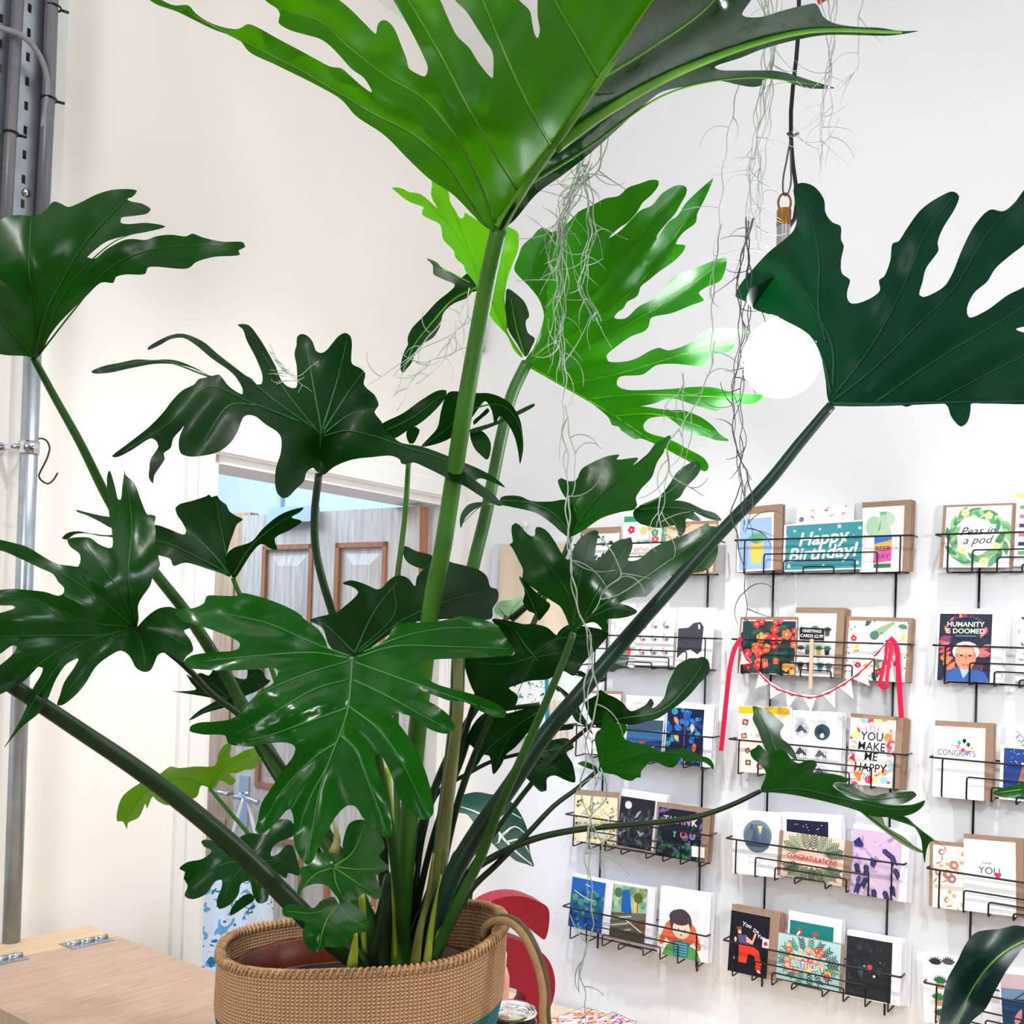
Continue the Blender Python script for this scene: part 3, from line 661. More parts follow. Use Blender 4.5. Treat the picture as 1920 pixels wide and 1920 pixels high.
def a_sea(a):
    a.rect(.03, .1, 1, 1, (60, 100, 140)); a.rect(.03, .1, 1, .3, (206, 180, 186)); a.rect(.03, .3, 1, .46, (110, 140, 170)); a.poly([(.03, .46), (1, .4), (1, 1), (.03, 1)], (28, 66, 104))
    a.pline([(.3, .45), (.6, .3), (.8, .5), (1, .42)], .03, (90, 56, 60)); a.leaf(.3, .8, .4, .14, -1.2, (236, 150, 150))
def a_strip(a):
    a.rect(0, .04, 1, .1, (250, 232, 110)); random.seed(20)
    for i in range(6): a.rect(.08, .2 + i * .12, .34, .25 + i * .12, random.choice([(80, 60, 80), (90, 170, 110), (236, 110, 150), (220, 220, 150), (60, 60, 110)]))
    for i in range(6): a.rect(.45, .2 + i * .12, .75, .25 + i * .12, random.choice([(80, 60, 80), (90, 170, 110), (236, 110, 150), (220, 220, 150), (60, 60, 110)]))
def a_k1(a):
    a.rect(.06, .14, .98, .98, (232, 234, 236)); random.seed(21)
    for i in range(40): a.leaf(random.uniform(.1, .9), random.uniform(.15, .95), .14, .06, random.random() * 6, random.choice([(90, 130, 160), (60, 90, 120), (150, 180, 196), (40, 54, 70)]))
def a_veganhb(a):
    a.rect(0, 0, 1, .1, (40, 156, 110)); a.rect(.94, 0, 1, 1, (40, 156, 110))
    for x, y, c in ((.2, .24, (200, 40, 76)), (.5, .26, (240, 190, 110)), (.78, .3, (70, 150, 90)), (.16, .44, (60, 56, 66)), (.8, .42, (220, 70, 90)), (.66, .2, (214, 170, 120))): a.flower(x, y, .08, c, (250, 230, 200))
    a.text('HAPPY', .55, .46, .075, (50, 120, 90), .008); a.text('BIRTHDAY', .55, .6, .07, (236, 120, 110), .006, 0, 0, .9); a.text('to a', .5, .7, .05, (90, 90, 90)); a.text('vegan', .55, .83, .09, (240, 110, 160), .008, .2)
    for x in (.14, .84): a.flower(x, .72, .06, (150, 60, 90), (240, 210, 190))
def a_k3(a):
    a.rect(.03, .06, .97, .97, (214, 190, 158)); random.seed(22)
    for i in range(50): a.leaf(random.random(), random.random(), .16, .06, random.random() * 6, random.choice([(150, 110, 80), (236, 222, 196), (176, 140, 104)]))
def a_robin(a):
    random.seed(23)
    for i in range(12): a.leaf(random.random(), random.uniform(.05, .6), .2, .07, random.random() * 6, random.choice([(190, 206, 196), (222, 190, 186)]))
    a.disc(.6, .7, .26, (214, 96, 70)); a.disc(.5, .85, .3, (120, 140, 130)); a.leaf(.1, .9, .7, .1, -.2, (80, 110, 96))
def a_sym(a):
    for j, y in enumerate((.3, .52, .75)):
        for i, x in enumerate((.2, .5, .8)): a.disc(x, y, .1, random.choice([(190, 190, 196), (214, 170, 170), (150, 154, 166)])); a.disc(x + .03, y - .02, .075, WHITE); a.disc(x + .02, y + .03, .03, (90, 90, 100))
def a_whale(a):
    a.poly([(.02, .36), (.3, .34), (.44, .26), (.62, .24), (.72, .32), (.7, .72), (.6, .78), (.4, .7), (.22, .74), (.04, .86)], (66, 66, 80)); a.poly([(.56, .28), (.62, .29), (.62, .36), (.58, .36)], (240, 240, 244)); a.poly([(.1, .86), (.3, .76), (.5, .8), (.3, .84)], WHITE)
def a_txt3(a):
    a.text('SOME WORDS', .5, .12, .05, (150, 150, 160)); a.text('FOR YOU', .5, .2, .05, (150, 150, 160)); a.rect(.08, .36, .98, 1, (28, 66, 120)); a.rect(.08, .36, .98, .52, (60, 84, 104)); a.poly([(.08, .56), (.98, .5), (.98, .66), (.08, .74)], (60, 110, 160)); a.leaf(.4, .72, .2, .05, -.2, (210, 80, 90)); a.leaf(.7, .78, .15, .05, -.4, (220, 190, 180))
def a_bluedot(a):
    a.rect(0, 0, 1, 1, (14, 26, 62)); random.seed(25)
    for i in range(60): a.disc(random.random(), random.random(), random.uniform(.03, .09), random.choice([(20, 90, 176), (36, 120, 206), (18, 60, 130), (50, 150, 180)]))
    for x, y, c in ((.2, .16, (236, 140, 120)), (.7, .26, (240, 200, 140)), (.24, .46, (236, 196, 110)), (.8, .6, (236, 100, 80)), (.5, .84, (206, 160, 190))): a.leaf(x, y, .24, .12, .8 + x, c)
    a.line(.5, .1, .52, .98, .03, (110, 80, 120))
def a_ditsy(a):
    a.rect(0, 0, 1, 1, (238, 226, 190)); random.seed(26)
    for i in range(110): a.disc(random.random(), random.random(), random.uniform(.012, .03), random.choice([(196, 160, 70), (90, 80, 60), (220, 190, 110), (160, 170, 190), (236, 200, 90)]))
def a_moon(a):
    a.rect(0, 0, 1, 1, (34, 32, 46)); a.disc(.24, .16, .1, (240, 226, 230), n=20); random.seed(27)
    for i in range(60): a.leaf(random.random(), random.uniform(.3, 1), .2, .07, -1.57 + random.uniform(-.9, .9), random.choice([(60, 76, 70), (44, 60, 66), (90, 110, 96), (80, 70, 96), (150, 160, 170)]))
def a_thank(a):
    a.rect(0, 0, 1, 1, (22, 26, 44)); random.seed(28)
    for i in range(56):
        x, y = random.choice([random.uniform(0, .25), random.uniform(.7, 1)]), random.random(); a.leaf(x, y, .16, .07, random.random() * 6, random.choice([(40, 92, 70), (60, 120, 80), (120, 90, 160), (26, 66, 60)]))
    for i in range(20): a.leaf(random.random(), random.uniform(.7, 1), .18, .07, random.random() * 6, random.choice([(40, 92, 70), (60, 120, 80), (110, 84, 150)]))
    cs = [(244, 170, 190), (90, 190, 190), (236, 110, 140), (176, 150, 210), (250, 226, 200)]
    for i, ch in enumerate('THANK'): a.text(ch, .18 + .16 * i, .24, .15, cs[i], .025)
    for i, ch in enumerate('YOU'): a.text(ch, .4 + .2 * i, .52, .15, cs[(i + 1) % 5], .025)
def a_lake(a):
    a.rect(0, 0, 1, 1, (36, 92, 140)); random.seed(29)
    a.rect(0, 0, 1, .3, (28, 98, 186))
    for i in range(60): a.disc(random.random(), random.uniform(.25, 1), random.uniform(.04, .1), random.choice([(40, 110, 120), (70, 140, 130), (30, 76, 150), (90, 150, 110), (26, 60, 120)]))
    for i in range(14): a.disc(random.uniform(.0, 1), random.uniform(.75, 1), .07, (28, 74, 168))
    a.pline([(.1, .26), (.3, .33), (.5, .38), (.7, .4)], .02, (226, 236, 244)); a.leaf(.4, .1, .2, .03, .2, (220, 232, 244))
def a_field(a):
    a.rect(0, 0, 1, 1, (150, 190, 160)); random.seed(30)
    for i in range(40): a.disc(random.random(), random.uniform(0, .4), random.uniform(.05, .1), random.choice([(120, 170, 140), (90, 150, 120), (180, 206, 160), (140, 160, 90)]))
    a.poly([(.3, .1), (.5, .06), (.6, .5), (.3, .5)], (30, 96, 176)); a.poly([(.62, .2), (.8, .16), (.8, .5), (.66, .5)], (216, 200, 130)); a.disc(.76, .2, .13, (90, 100, 50)); a.disc(.2, .15, .12, (80, 120, 90)); a.rect(.74, .28, .77, .5, (110, 70, 50))
    a.poly([(0, .54), (1, .46), (1, 1), (0, 1)], (110, 106, 90))
    for k in range(6): a.line(0, .58 + k * .07, .6, .5 + k * .06, .03, (206, 204, 190) if k % 2 else (80, 74, 64))
    a.poly([(.5, .7), (1, .56), (1, .8), (.7, .82)], (104, 76, 56)); a.line(.4, .62, .9, .82, .03, (222, 224, 206)); a.rect(0, .84, 1, 1, (74, 66, 50))
def a_girl(a):
    a.disc(.48, .62, .36, (236, 110, 76), .22); a.poly([(.1, 1), (.2, .84), (.5, .74), (.85, .84), (.95, 1)], (90, 160, 80)); a.disc(.48, .47, .24, (74, 60, 70), .2, 20); a.disc(.5, .57, .19, (250, 218, 190), .15, 20); a.disc(.46, .4, .24, (74, 60, 70), .12); a.poly([(.32, .76), (.7, .76), (.66, .98), (.36, .98)], (40, 120, 140))
    for k in range(5): a.line(.38, .79 + k * .04, .64, .79 + k * .04, .012, (150, 206, 214))
    for s_ in (-1, 1):
        for k in range(6): a.disc(.48 + s_ * (.3 + .02 * k), .6 + .04 * k, .06, (240, 116, 80))
    a.poly([(.7, .26), (.86, .22), (.88, .4), (.72, .44)], (230, 230, 232)); a.disc(.44, .58, .014, (60, 50, 56)); a.disc(.58, .58, .014, (60, 50, 56)); a.disc(.5, .66, .02, (206, 90, 90))
# ------------------------------------------------------------------ middle rack
R = dict
card((1386, 965), (1454, 958), (1381, 1073), 'card of a spiky plant in a yellow pot, on a kraft envelope', a_pot, env=(2, 14, 16), stack=1, env_lbl='kraft envelope behind the yellow plant pot card')
card((1490, 951), (1583, 944), (1490, 1066), 'white card with tiny pastel doodles, behind the teal birthday card', a_doodle, layer=2, env=(0, 0, 14, 'w'))
card((1466, 983), (1616, 973), (1467, 1072), 'teal landscape card lettered Happy Birthday in white script with stars', a_hb)
card((1611, 951), (1690, 946), (1612, 1073), 'card of a green beer bottle lettered HAPPY BEER DAY', a_beer, env=(1, 11, 13), layer=1, stack=2, env_lbl='kraft envelope behind the beer bottle card')
card((1378, 1162), (1480, 1162), (1386, 1262), 'dark green card crowded with red and orange flowers', a_floral, env=(4, 6, 2), stack=1, env_lbl='kraft envelope behind the red flower card')
card((1482, 1149), (1560, 1150), (1484, 1266), 'white card of potted plants standing on shelves', a_shelfplants, env=(0, 11, 14), layer=1, stack=3, env_lbl='kraft envelope behind the potted plants card')
card((1587, 1163), (1698, 1166), (1585, 1273), 'white card patterned with leeks, leaves and red flowers', a_veg, env=(5, 8, 6), stack=2, env_lbl='kraft envelope behind the leek pattern card')
card((1373, 1324), (1467, 1326), (1382, 1447), 'cream card of chocolates with a yellow top band', a_choc, env=(0, 1, 5, 'w'))
card((1478, 1333), (1567, 1337), (1478, 1456), 'white card with rows of round winter scenes', a_circ, env=(1, 1, 8, 'w'), layer=1, stack=2, env_lbl='white envelope behind the round winter scenes card')
card((1587, 1345), (1672, 1352), (1587, 1468), 'colourful card lettered YOU MAKE ME HAPPY in black', a_ymmh, env=(1, 8, 13), stack=4, env_lbl='kraft envelope behind the YOU MAKE ME HAPPY card')
card((1363, 1519), (1446, 1524), (1373, 1637), 'white card with one round grey blue mountain picture', a_grey, env=(0, 1, 6, 'w'), stack=2, env_lbl='white envelope behind the round mountain card')
card((1462, 1527), (1555, 1533), (1465, 1642), 'navy night sky card with a crescent moon, behind the pink congratulations card', a_night, layer=2, env=(0, 4, 18, 'w'), stack=2, env_lbl='white envelope behind the crescent moon card')
card((1461, 1558), (1576, 1576), (1463, 1641), 'pink landscape card lettered CONGRATULATIONS over green ferns', a_congrat, env=(8, 0, 13))
card((1588, 1553), (1680, 1566), (1592, 1674), 'lilac card patterned with navy leaf sprigs', a_lilac, env=(0, 9, 14, 'w'), layer=1, stack=3, env_lbl='white envelope behind the lilac card')
card((1361, 1707), (1434, 1721), (1364, 1819), 'black card of a dancer in red trousers lettered You Do You', a_ydy, env=(0, 11, 17), stack=3, env_lbl='kraft envelope behind the dancer card')
card((1474, 1714), (1562, 1730), (1474, 1830), 'teal card of red acrobats, behind the pale blue birthday card', a_tealan, layer=2, env=(2, 5, 10, 'w'), stack=2, env_lbl='white envelope behind the teal acrobats card')
card((1453, 1750), (1570, 1773), (1455, 1833), 'pale blue landscape card lettered HAPPY BIRTHDAY among flowers', a_bday, env=(3, 2, 5))
card((1572, 1753), (1658, 1768), (1584, 1866), 'black speckled card with a small red dot at the rack end', a_black, env=(0, 10, 16, 'w'), layer=1, stack=5, env_lbl='white envelope behind the black speckled card')
# ------------------------------------------------------------------ right rack
card((1769, 950), (1892, 946), (1768, 1064), 'square card of green pea pods lettered Peas in a pod', a_peas, env=(7, 5, 3), stack=1, env_lbl='kraft envelope behind the pea pod card')
card((1900, 918), (1990, 914), (1900, 1062), 'clear packet of tiny striped stickers with a yellow header', a_strip, layer=1, name='sticker_packet', cat='sticker packet')
card((1752, 1150), (1850, 1151), (1757, 1275), 'dark card of a white haired person lettered HUMANITY IS DOOMED', a_human, env=(4, 11, 20, 'w'), stack=2, env_lbl='white envelope behind the HUMANITY IS DOOMED card')
card((1900, 1140), (1990, 1140), (1903, 1277), 'white card with a small blue logo at the frame edge', a_w, layer=1)
card((1744, 1361), (1840, 1366), (1748, 1493), 'white card lettered CONGRATS with small coloured balloons', a_cong2, env=(-1, 11, 15), stack=1, env_lbl='kraft envelope behind the balloons CONGRATS card')
card((1884, 1357), (1980, 1362), (1884, 1480), 'white card with a blue leaf twig, behind the windmill card', a_twig, layer=2)
card((1872, 1397), (1985, 1405), (1873, 1498), 'navy card of a brown windmill under stars', a_blueA)
card((1748, 1585), (1808, 1591), (1748, 1700), 'cream card patterned with seashells and starfish', a_shell, env=(7, 8, 1), layer=1, stack=1, env_lbl='kraft envelope behind the seashell card')
card((1806, 1574), (1904, 1582), (1807, 1707), 'white card lettered Love YOU with a pink heart', a_love, env=(0, 10, 14), stack=3, env_lbl='kraft envelope behind the Love YOU card')
card((1731, 1788), (1812, 1797), (1733, 1916), 'white card of small potted houseplants, lowest on the edge rack', a_plants5, layer=1)
card((1879, 1815), (1970, 1824), (1879, 1946), 'blue seascape card beside the drooping leaf', a_sea)
# ------------------------------------------------------------------ corner rack
card((1083, 990), (1158, 986), (1083, 1076), 'kraft card of blue grey flowers in the top corner pocket', a_k1, base=M_kraft)
card((1160, 968), (1237, 965), (1162, 1074), 'white and green card lettered HAPPY BIRTHDAY to a vegan', a_veganhb, layer=1)
card((1240, 978), (1339, 975), (1240, 1076), 'tan card of brown leaves at the top pocket end', a_k3, base=M_kraft)
card((1140, 1150), (1188, 1150), (1140, 1250), 'white card of a red breasted bird, half hidden by the stem', a_robin, base=M_card, env=(2, 6, 2), layer=1)
card((1190, 1140), (1262, 1138), (1189, 1247), 'white card with rows of small grey symbols', a_sym)
card((1263, 1138), (1331, 1139), (1265, 1250), 'white card of one big dark grey whale shape', a_whale, layer=1)
card((1092, 1300), (1156, 1302), (1094, 1412), 'kraft edged pale card hidden behind the dark curled leaf', None, env=(1, 5, 2), layer=1)
card((1163, 1303), (1237, 1307), (1166, 1424), 'card of a blue seascape below grey lettering', a_txt3)
card((1244, 1326), (1312, 1331), (1245, 1430), 'navy card of bright blue berries and orange birds', a_bluedot, env=(3, 9, 18, 'w'), layer=1, stack=2, env_lbl='white envelope behind the blue berries card')
card((1067, 1490), (1146, 1496), (1075, 1576), 'cream card densely printed with tiny mustard flowers', a_ditsy, env=(2, 9, 2))
card((1145, 1491), (1209, 1501), (1156, 1584), 'dark night meadow card with a white moon', a_moon, env=(0, 12, 20, 'w'), layer=1, stack=2, env_lbl='white envelope behind the moon meadow card')
card((1229, 1513), (1312, 1525), (1229, 1601), 'dark card lettered THANK YOU in pastel capitals', a_thank, env=(5, 8, 13), stack=2, env_lbl='kraft envelope behind the THANK YOU card')
card((1055, 1642), (1117, 1655), (1065, 1736), 'blue painted lake card in the bottom corner pocket', a_lake, env=(0, 5, 13, 'w'), stack=1, env_lbl='white envelope behind the blue lake card')
card((1140, 1657), (1206, 1668), (1142, 1755), 'painted village and field card in the bottom corner pocket', a_field, env=(0, 4, 14, 'w'), layer=1, stack=1, env_lbl='white envelope behind the village field card')
card((1230, 1666), (1316, 1680), (1232, 1787), 'white card of a red haired girl in a dark hood', a_girl, env=(0, 4, 8, 'w'), stack=2, env_lbl='white envelope behind the red haired girl card')
# price sticker on the thank you card, price sign on a peg
def plane_pt(px, py, off): u, z = wr(px, py, off); return PR(u, z, off)
b = MB(); p = [plane_pt(x, y, OFFB + .0125) for x, y in ((1297, 1606), (1321, 1609), (1321, 1589), (1297, 1586))]; b.prism(p, NR * .0003)
tag(b.build('price_sticker', M_card), 'white price sticker on the corner of the THANK YOU card', 'sticker')
sg = thing('price_sign', 'black price sign lettered GREETINGS CARDS on a wooden peg stick', 'price sign', plane_pt(1520, 1290, OFFB + .02))
u_, z_ = wr(1499, 1199, OFFB + .022); o, ex, ey, n = cframe(u_, z_, OFFB + .022, -.02, 0); aw = .062; ah = .031
a = Art(aw, ah); a.rect(.02, .04, .98, .96, (28, 28, 32)); a.text('GREETINGS', .5, .28, .24, (240, 240, 240), .02, 0, 0, .95); a.text('CARDS \u00a32.99', .5, .68, .26, (240, 240, 240), .02, 0, 0, .95)
sheet('sign_board', o, ex, ey, n, aw, ah, .002, mat('sign_black', (28, 28, 32), .5), sg, a)
b = MB(); b.box(plane_pt(1517, 1292, OFFB + .0205), UR * .009, NR * .004, (0, 0, .126)); b.build('peg_stick', mat('peg_wood', (214, 190, 166), .6), sg)
# ------------------------------------------------------------------ bunting
M_rib = mat('red_ribbon', (222, 24, 72), .45, spec=.4); M_flag = mat('flag_cloth', (228, 221, 217), .85, noise=.04, nscale=80)
bt = thing('bunting', 'small white triangle bunting on a red ribbon across the middle rack', 'bunting', plane_pt(1520, 1308, OFFB + .024))
FO = OFFB + .0225
def ribbon(pts, wpx, name='ribbon'):
    ps = spline([(x, y, o) for x, y, o in pts], 6); b = MB(); L_ = []; R_ = []
    for i, (x, y, o) in enumerate(ps):
        q = ps[min(i + 1, len(ps) - 1)]; p_ = ps[max(i - 1, 0)]; dx, dy = q[0] - p_[0], q[1] - p_[1]; l = math.hypot(dx, dy) or 1
        wv = wpx; nx, ny = -dy / l * wv / 2, dx / l * wv / 2
        L_.append(plane_pt(x + nx, y + ny, o)); R_.append(plane_pt(x - nx, y - ny, o + .002))
    n_ = len(ps); b.add(L_ + R_, [(i, i + 1, n_ + i + 1, n_ + i) for i in range(n_ - 1)], 0, True); b.build(name, M_rib, bt)
ribbon([(1390, 1196, FO), (1378, 1215, FO), (1369, 1250, FO), (1362, 1310, FO - .008), (1356, 1370, FO - .015), (1352, 1408, FO - .02)], 9)
main = [(1386, 1200), (1396, 1228), (1412, 1248), (1432, 1272), (1450, 1288), (1474, 1298), (1500, 1305), (1520, 1308), (1545, 1303), (1568, 1291), (1592, 1276), (1618, 1256), (1638, 1236), (1656, 1212), (1668, 1200)]
ribbon([(x, y, FO + .001) for x, y in main], 2.6)
ribbon([(1668, 1196, FO + .003), (1680, 1210, FO + .004), (1684, 1250, FO), (1687, 1300, FO - .006), (1690, 1346, FO - .01)], 10)
ribbon([(1664, 1200, FO + .003), (1660, 1230, FO + .004), (1654, 1262, FO + .005), (1650, 1285, FO + .004), (1660, 1290, FO + .004), (1664, 1262, FO + .004), (1668, 1230, FO + .004), (1672, 1200, FO + .004)], 7)
for (x0, y0, x1, y1, xt, yt) in ((1391, 1222, 1410, 1246, 1389, 1246), (1424, 1262, 1447, 1284, 1417, 1290), (1444, 1281, 1470, 1298, 1444, 1311), (1473, 1297, 1496, 1304, 1477, 1331), (1503, 1305, 1532, 1307, 1521, 1334), (1540, 1302, 1566, 1293, 1566, 1328), (1571, 1289, 1595, 1273, 1601, 1311), (1595, 1274, 1621, 1253, 1631, 1286), (1632, 1236, 1661, 1206, 1657, 1238)):
    b = MB(); sx_, sy_ = (x1 - x0) * .03, -3
    b.prism([plane_pt(x0, y0 - 3, FO - .001), plane_pt(x1, y1 - 3, FO - .001), plane_pt(xt, yt, FO + .006)], NR * .0012)
    f_ = b.build('flag', M_flag, bt)
    d = MB(); ax, ay = x0 + (x1 - x0) * .22, y0 + (y1 - y0) * .22; bx, by = x0 + (x1 - x0) * .78, y0 + (y1 - y0) * .78
    d.tube([plane_pt(ax, ay + 1, FO + .0006), plane_pt((ax + bx) / 2, (ay + by) / 2 + 2, FO + .0022), plane_pt(bx, by + 1, FO + .0006)], [.0012, .0026, .0012], 6); d.build('ribbon_stitch', M_rib, f_)
# ------------------------------------------------------------------ foliage tools
def P2(s): return [tuple(float(v) for v in q.split(',')) for q in s.split()]
def tps(anchors):
    A = np.array(anchors, float); X = A[:, :2] / 1000; n = len(A)
    def K(a, b):
        r2 = ((a[:, None] - b[None]) ** 2).sum(-1); return r2 * np.log(r2 + 1e-9) * .5
    if n < 3:
        return lambda q: np.full(len(q), A[:, 2].mean())
    M = np.zeros((n + 3, n + 3)); M[:n, :n] = K(X, X) + np.eye(n) * 1e-4; Pm = np.c_[np.ones(n), X]; M[:n, n:] = Pm; M[n:, :n] = Pm.T
    w = np.linalg.lstsq(M, np.r_[A[:, 2], 0, 0, 0], rcond=None)[0]
    def f(q):
        q = np.asarray(q, float)[:, :2] / 1000; return K(q, X) @ w[:n] + np.c_[np.ones(len(q)), q] @ w[n:]
    return f
def inside(q, poly):
    x, y = q[:, 0], q[:, 1]; r = np.zeros(len(q), bool); p = np.asarray(poly); j = len(p) - 1
    for i in range(len(p)):
        xi, yi, xj, yj = p[i, 0], p[i, 1], p[j, 0], p[j, 1]
        c = ((yi > y) != (yj > y)) & (x < (xj - xi) * (y - yi) / (yj - yi + 1e-12) + xi); r ^= c; j = i
    return r
def segdist(q, line):
    d = np.full(len(q), 1e9); L = np.asarray(line, float)[:, :2]
    for a, b in zip(L, L[1:]):
        ab = b - a; t = np.clip(((q - a) @ ab) / (ab @ ab + 1e-9), 0, 1); d = np.minimum(d, np.hypot(*(q - a - t[:, None] * ab).T))
    return d
def leaf(plant, pieces, M, MV, vr=.0016, grid=13, bump=.008, brad=24, wave=.004, name='leaf', label=None, mr=1.5):
    """pieces: (outline, depth anchors, veins). One curved blade surface with its own depth, plus raised veins as a sub-part."""
    V = []; F = []; FI = []; vb = MB(); hv = False
    mats = list(M) if isinstance(M, (list, tuple)) else [M]
    for pc_ in pieces:
        out, anc, veins = pc_[:3]; mi = pc_[3] if len(pc_) > 3 else 0
        out = P2(out) if isinstance(out, str) else out; veins = [P2(v) if isinstance(v, str) else v for v in veins]
        f0 = tps(anc); vs = [spline(v, 9) for v in veins]
        ol = np.array(spline(out, 6.5, True))[:, :2]
        lo, hi = ol.min(0), ol.max(0)
        gx, gy = np.meshgrid(np.arange(lo[0], hi[0], grid), np.arange(lo[1], hi[1], grid * .87)); gx[1::2] += grid / 2
        g = np.c_[gx.ravel(), gy.ravel()]; g = g[inside(g, ol)]
        if len(g): g = g[segdist(g, np.r_[ol, ol[:1]]) > grid * .45]
        ins = []
        ptsall = np.r_[ol, g]
        n = len(ol)
        r = delaunay_2d_cdt([Vector(p) for p in ptsall], [(i, (i + 1) % n) for i in range(n)], [list(range(n))], 1, .05)
        q = np.array([(p.x, p.y) for p in r[0]]); fs = r[2]
        ph = anc[0][0] * .013
        def depth(p):
            p = np.asarray(p, float)[:, :2]; d = f0(p)
            d = d + wave * np.sin(p[:, 0] * .045 + ph) * np.cos(p[:, 1] * .038 + ph * 1.7)
            if vs:
                dist = np.minimum.reduce([segdist(p, v) for v in vs]); d = d - bump * (1 - np.exp(-(dist / brad) ** 2))
            return d
        dd = depth(q); k = len(V); V += [at(x, y, z) for (x, y), z in zip(q, dd)]
        F += [tuple(i + k for i in t) for t in fs]; FI += [mi] * len(fs)
        for vi, v in enumerate(vs):
            p = np.array(v)[:, :2]; dv = depth(p); m_ = len(p)
            if m_ < 2: continue
            hv = True; r0 = vr * (mr if vi == 0 else 1.0) * (dv.mean() / 1.3)
            rad = [r0 * (1 - .75 * i / (m_ - 1)) for i in range(m_)]
            vb.tube([at(x, y, z - .0006) for (x, y), z in zip(p, dv)], rad, 6, flat=.8)
    b = MB(); b.add(V, F, 0, True); b.mi = FI; o = b.build(name, mats, plant)
    if label: o['label'] = label
    if hv: vb.build('leaf_venation', MV, o)
    return o
def stalk(plant, pts, w, M, name='petiole', sides=12, flat=1.0):
    """pts: (px, py, depth); w: px widths at start and end"""
    ps = spline(pts, 14); n = len(ps); R_ = []; Q = []
    for i, (x, y, d) in enumerate(ps):
        t = i / (n - 1); Q.append(at(x, y, d)); R_.append((w[0] + (w[1] - w[0]) * t) / 2 * d / FPX)
    b = MB(); b.tube(Q, R_, sides, flat=flat); return b.build(name, M, plant)
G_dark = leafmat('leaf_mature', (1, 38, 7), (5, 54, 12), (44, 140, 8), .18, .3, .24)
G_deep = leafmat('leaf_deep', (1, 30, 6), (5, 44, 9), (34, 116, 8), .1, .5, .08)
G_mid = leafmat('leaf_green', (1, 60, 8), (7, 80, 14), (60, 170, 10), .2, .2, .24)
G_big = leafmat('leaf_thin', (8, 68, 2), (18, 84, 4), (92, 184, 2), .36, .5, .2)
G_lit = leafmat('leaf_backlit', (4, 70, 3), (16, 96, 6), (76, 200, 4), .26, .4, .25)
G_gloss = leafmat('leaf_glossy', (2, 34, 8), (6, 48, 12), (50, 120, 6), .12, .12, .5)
G_litlobe = leafmat('leaf_lit_lobe', (60, 150, 6), (84, 170, 14), (140, 236, 20), .5, .42, .25)  # light through the basal lobe, painted in as a brighter green
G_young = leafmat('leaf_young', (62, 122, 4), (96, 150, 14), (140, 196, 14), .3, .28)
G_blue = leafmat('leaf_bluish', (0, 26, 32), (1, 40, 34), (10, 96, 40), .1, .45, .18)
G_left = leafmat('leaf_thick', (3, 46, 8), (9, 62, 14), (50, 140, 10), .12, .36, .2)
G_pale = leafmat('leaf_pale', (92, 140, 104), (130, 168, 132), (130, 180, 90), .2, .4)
G_aloc = leafmat('leaf_alocasia', (4, 50, 42), (12, 74, 62), (40, 110, 60), .12, .42, .2)
S_green = mat('petiole_green', (66, 120, 38), .42, noise=.2, nscale=14, spec=.35)
S_mid = mat('petiole_mid', (48, 92, 32), .42, noise=.2, nscale=14, spec=.35)
S_dark = mat('petiole_dark', (32, 58, 26), .4, noise=.22, nscale=12, spec=.45)
S_blue = mat('petiole_bluish', (30, 60, 44), .38, noise=.2, nscale=12, spec=.5)
S_yel = mat('petiole_sheath', (132, 134, 62), .5, noise=.22, nscale=20)
S_tan = mat('petiole_pale', (150, 150, 92), .5, noise=.22, nscale=18)
S_lime = mat('new_shoot', (170, 190, 60), .45, noise=.12, nscale=20)
V_green = leafmat('vein_light', (104, 168, 56), (128, 186, 74), (150, 214, 60), .3, .45, .25); V_dark = leafmat('vein_mid', (44, 104, 48), (58, 122, 60), (110, 180, 60), .3, .45, .25); V_lime = leafmat('vein_lime', (110, 180, 40), (130, 196, 56), (180, 240, 90), .72, .45, .25); V_blue = leafmat('vein_blue', (46, 100, 76), (60, 114, 88), (90, 150, 90), .25, .45, .25); V_dark2 = leafmat('vein_fresh', (70, 140, 66), (86, 158, 80), (120, 200, 70), .25, .4, .3); V_white = mat('vein_white', (206, 226, 214), .4)
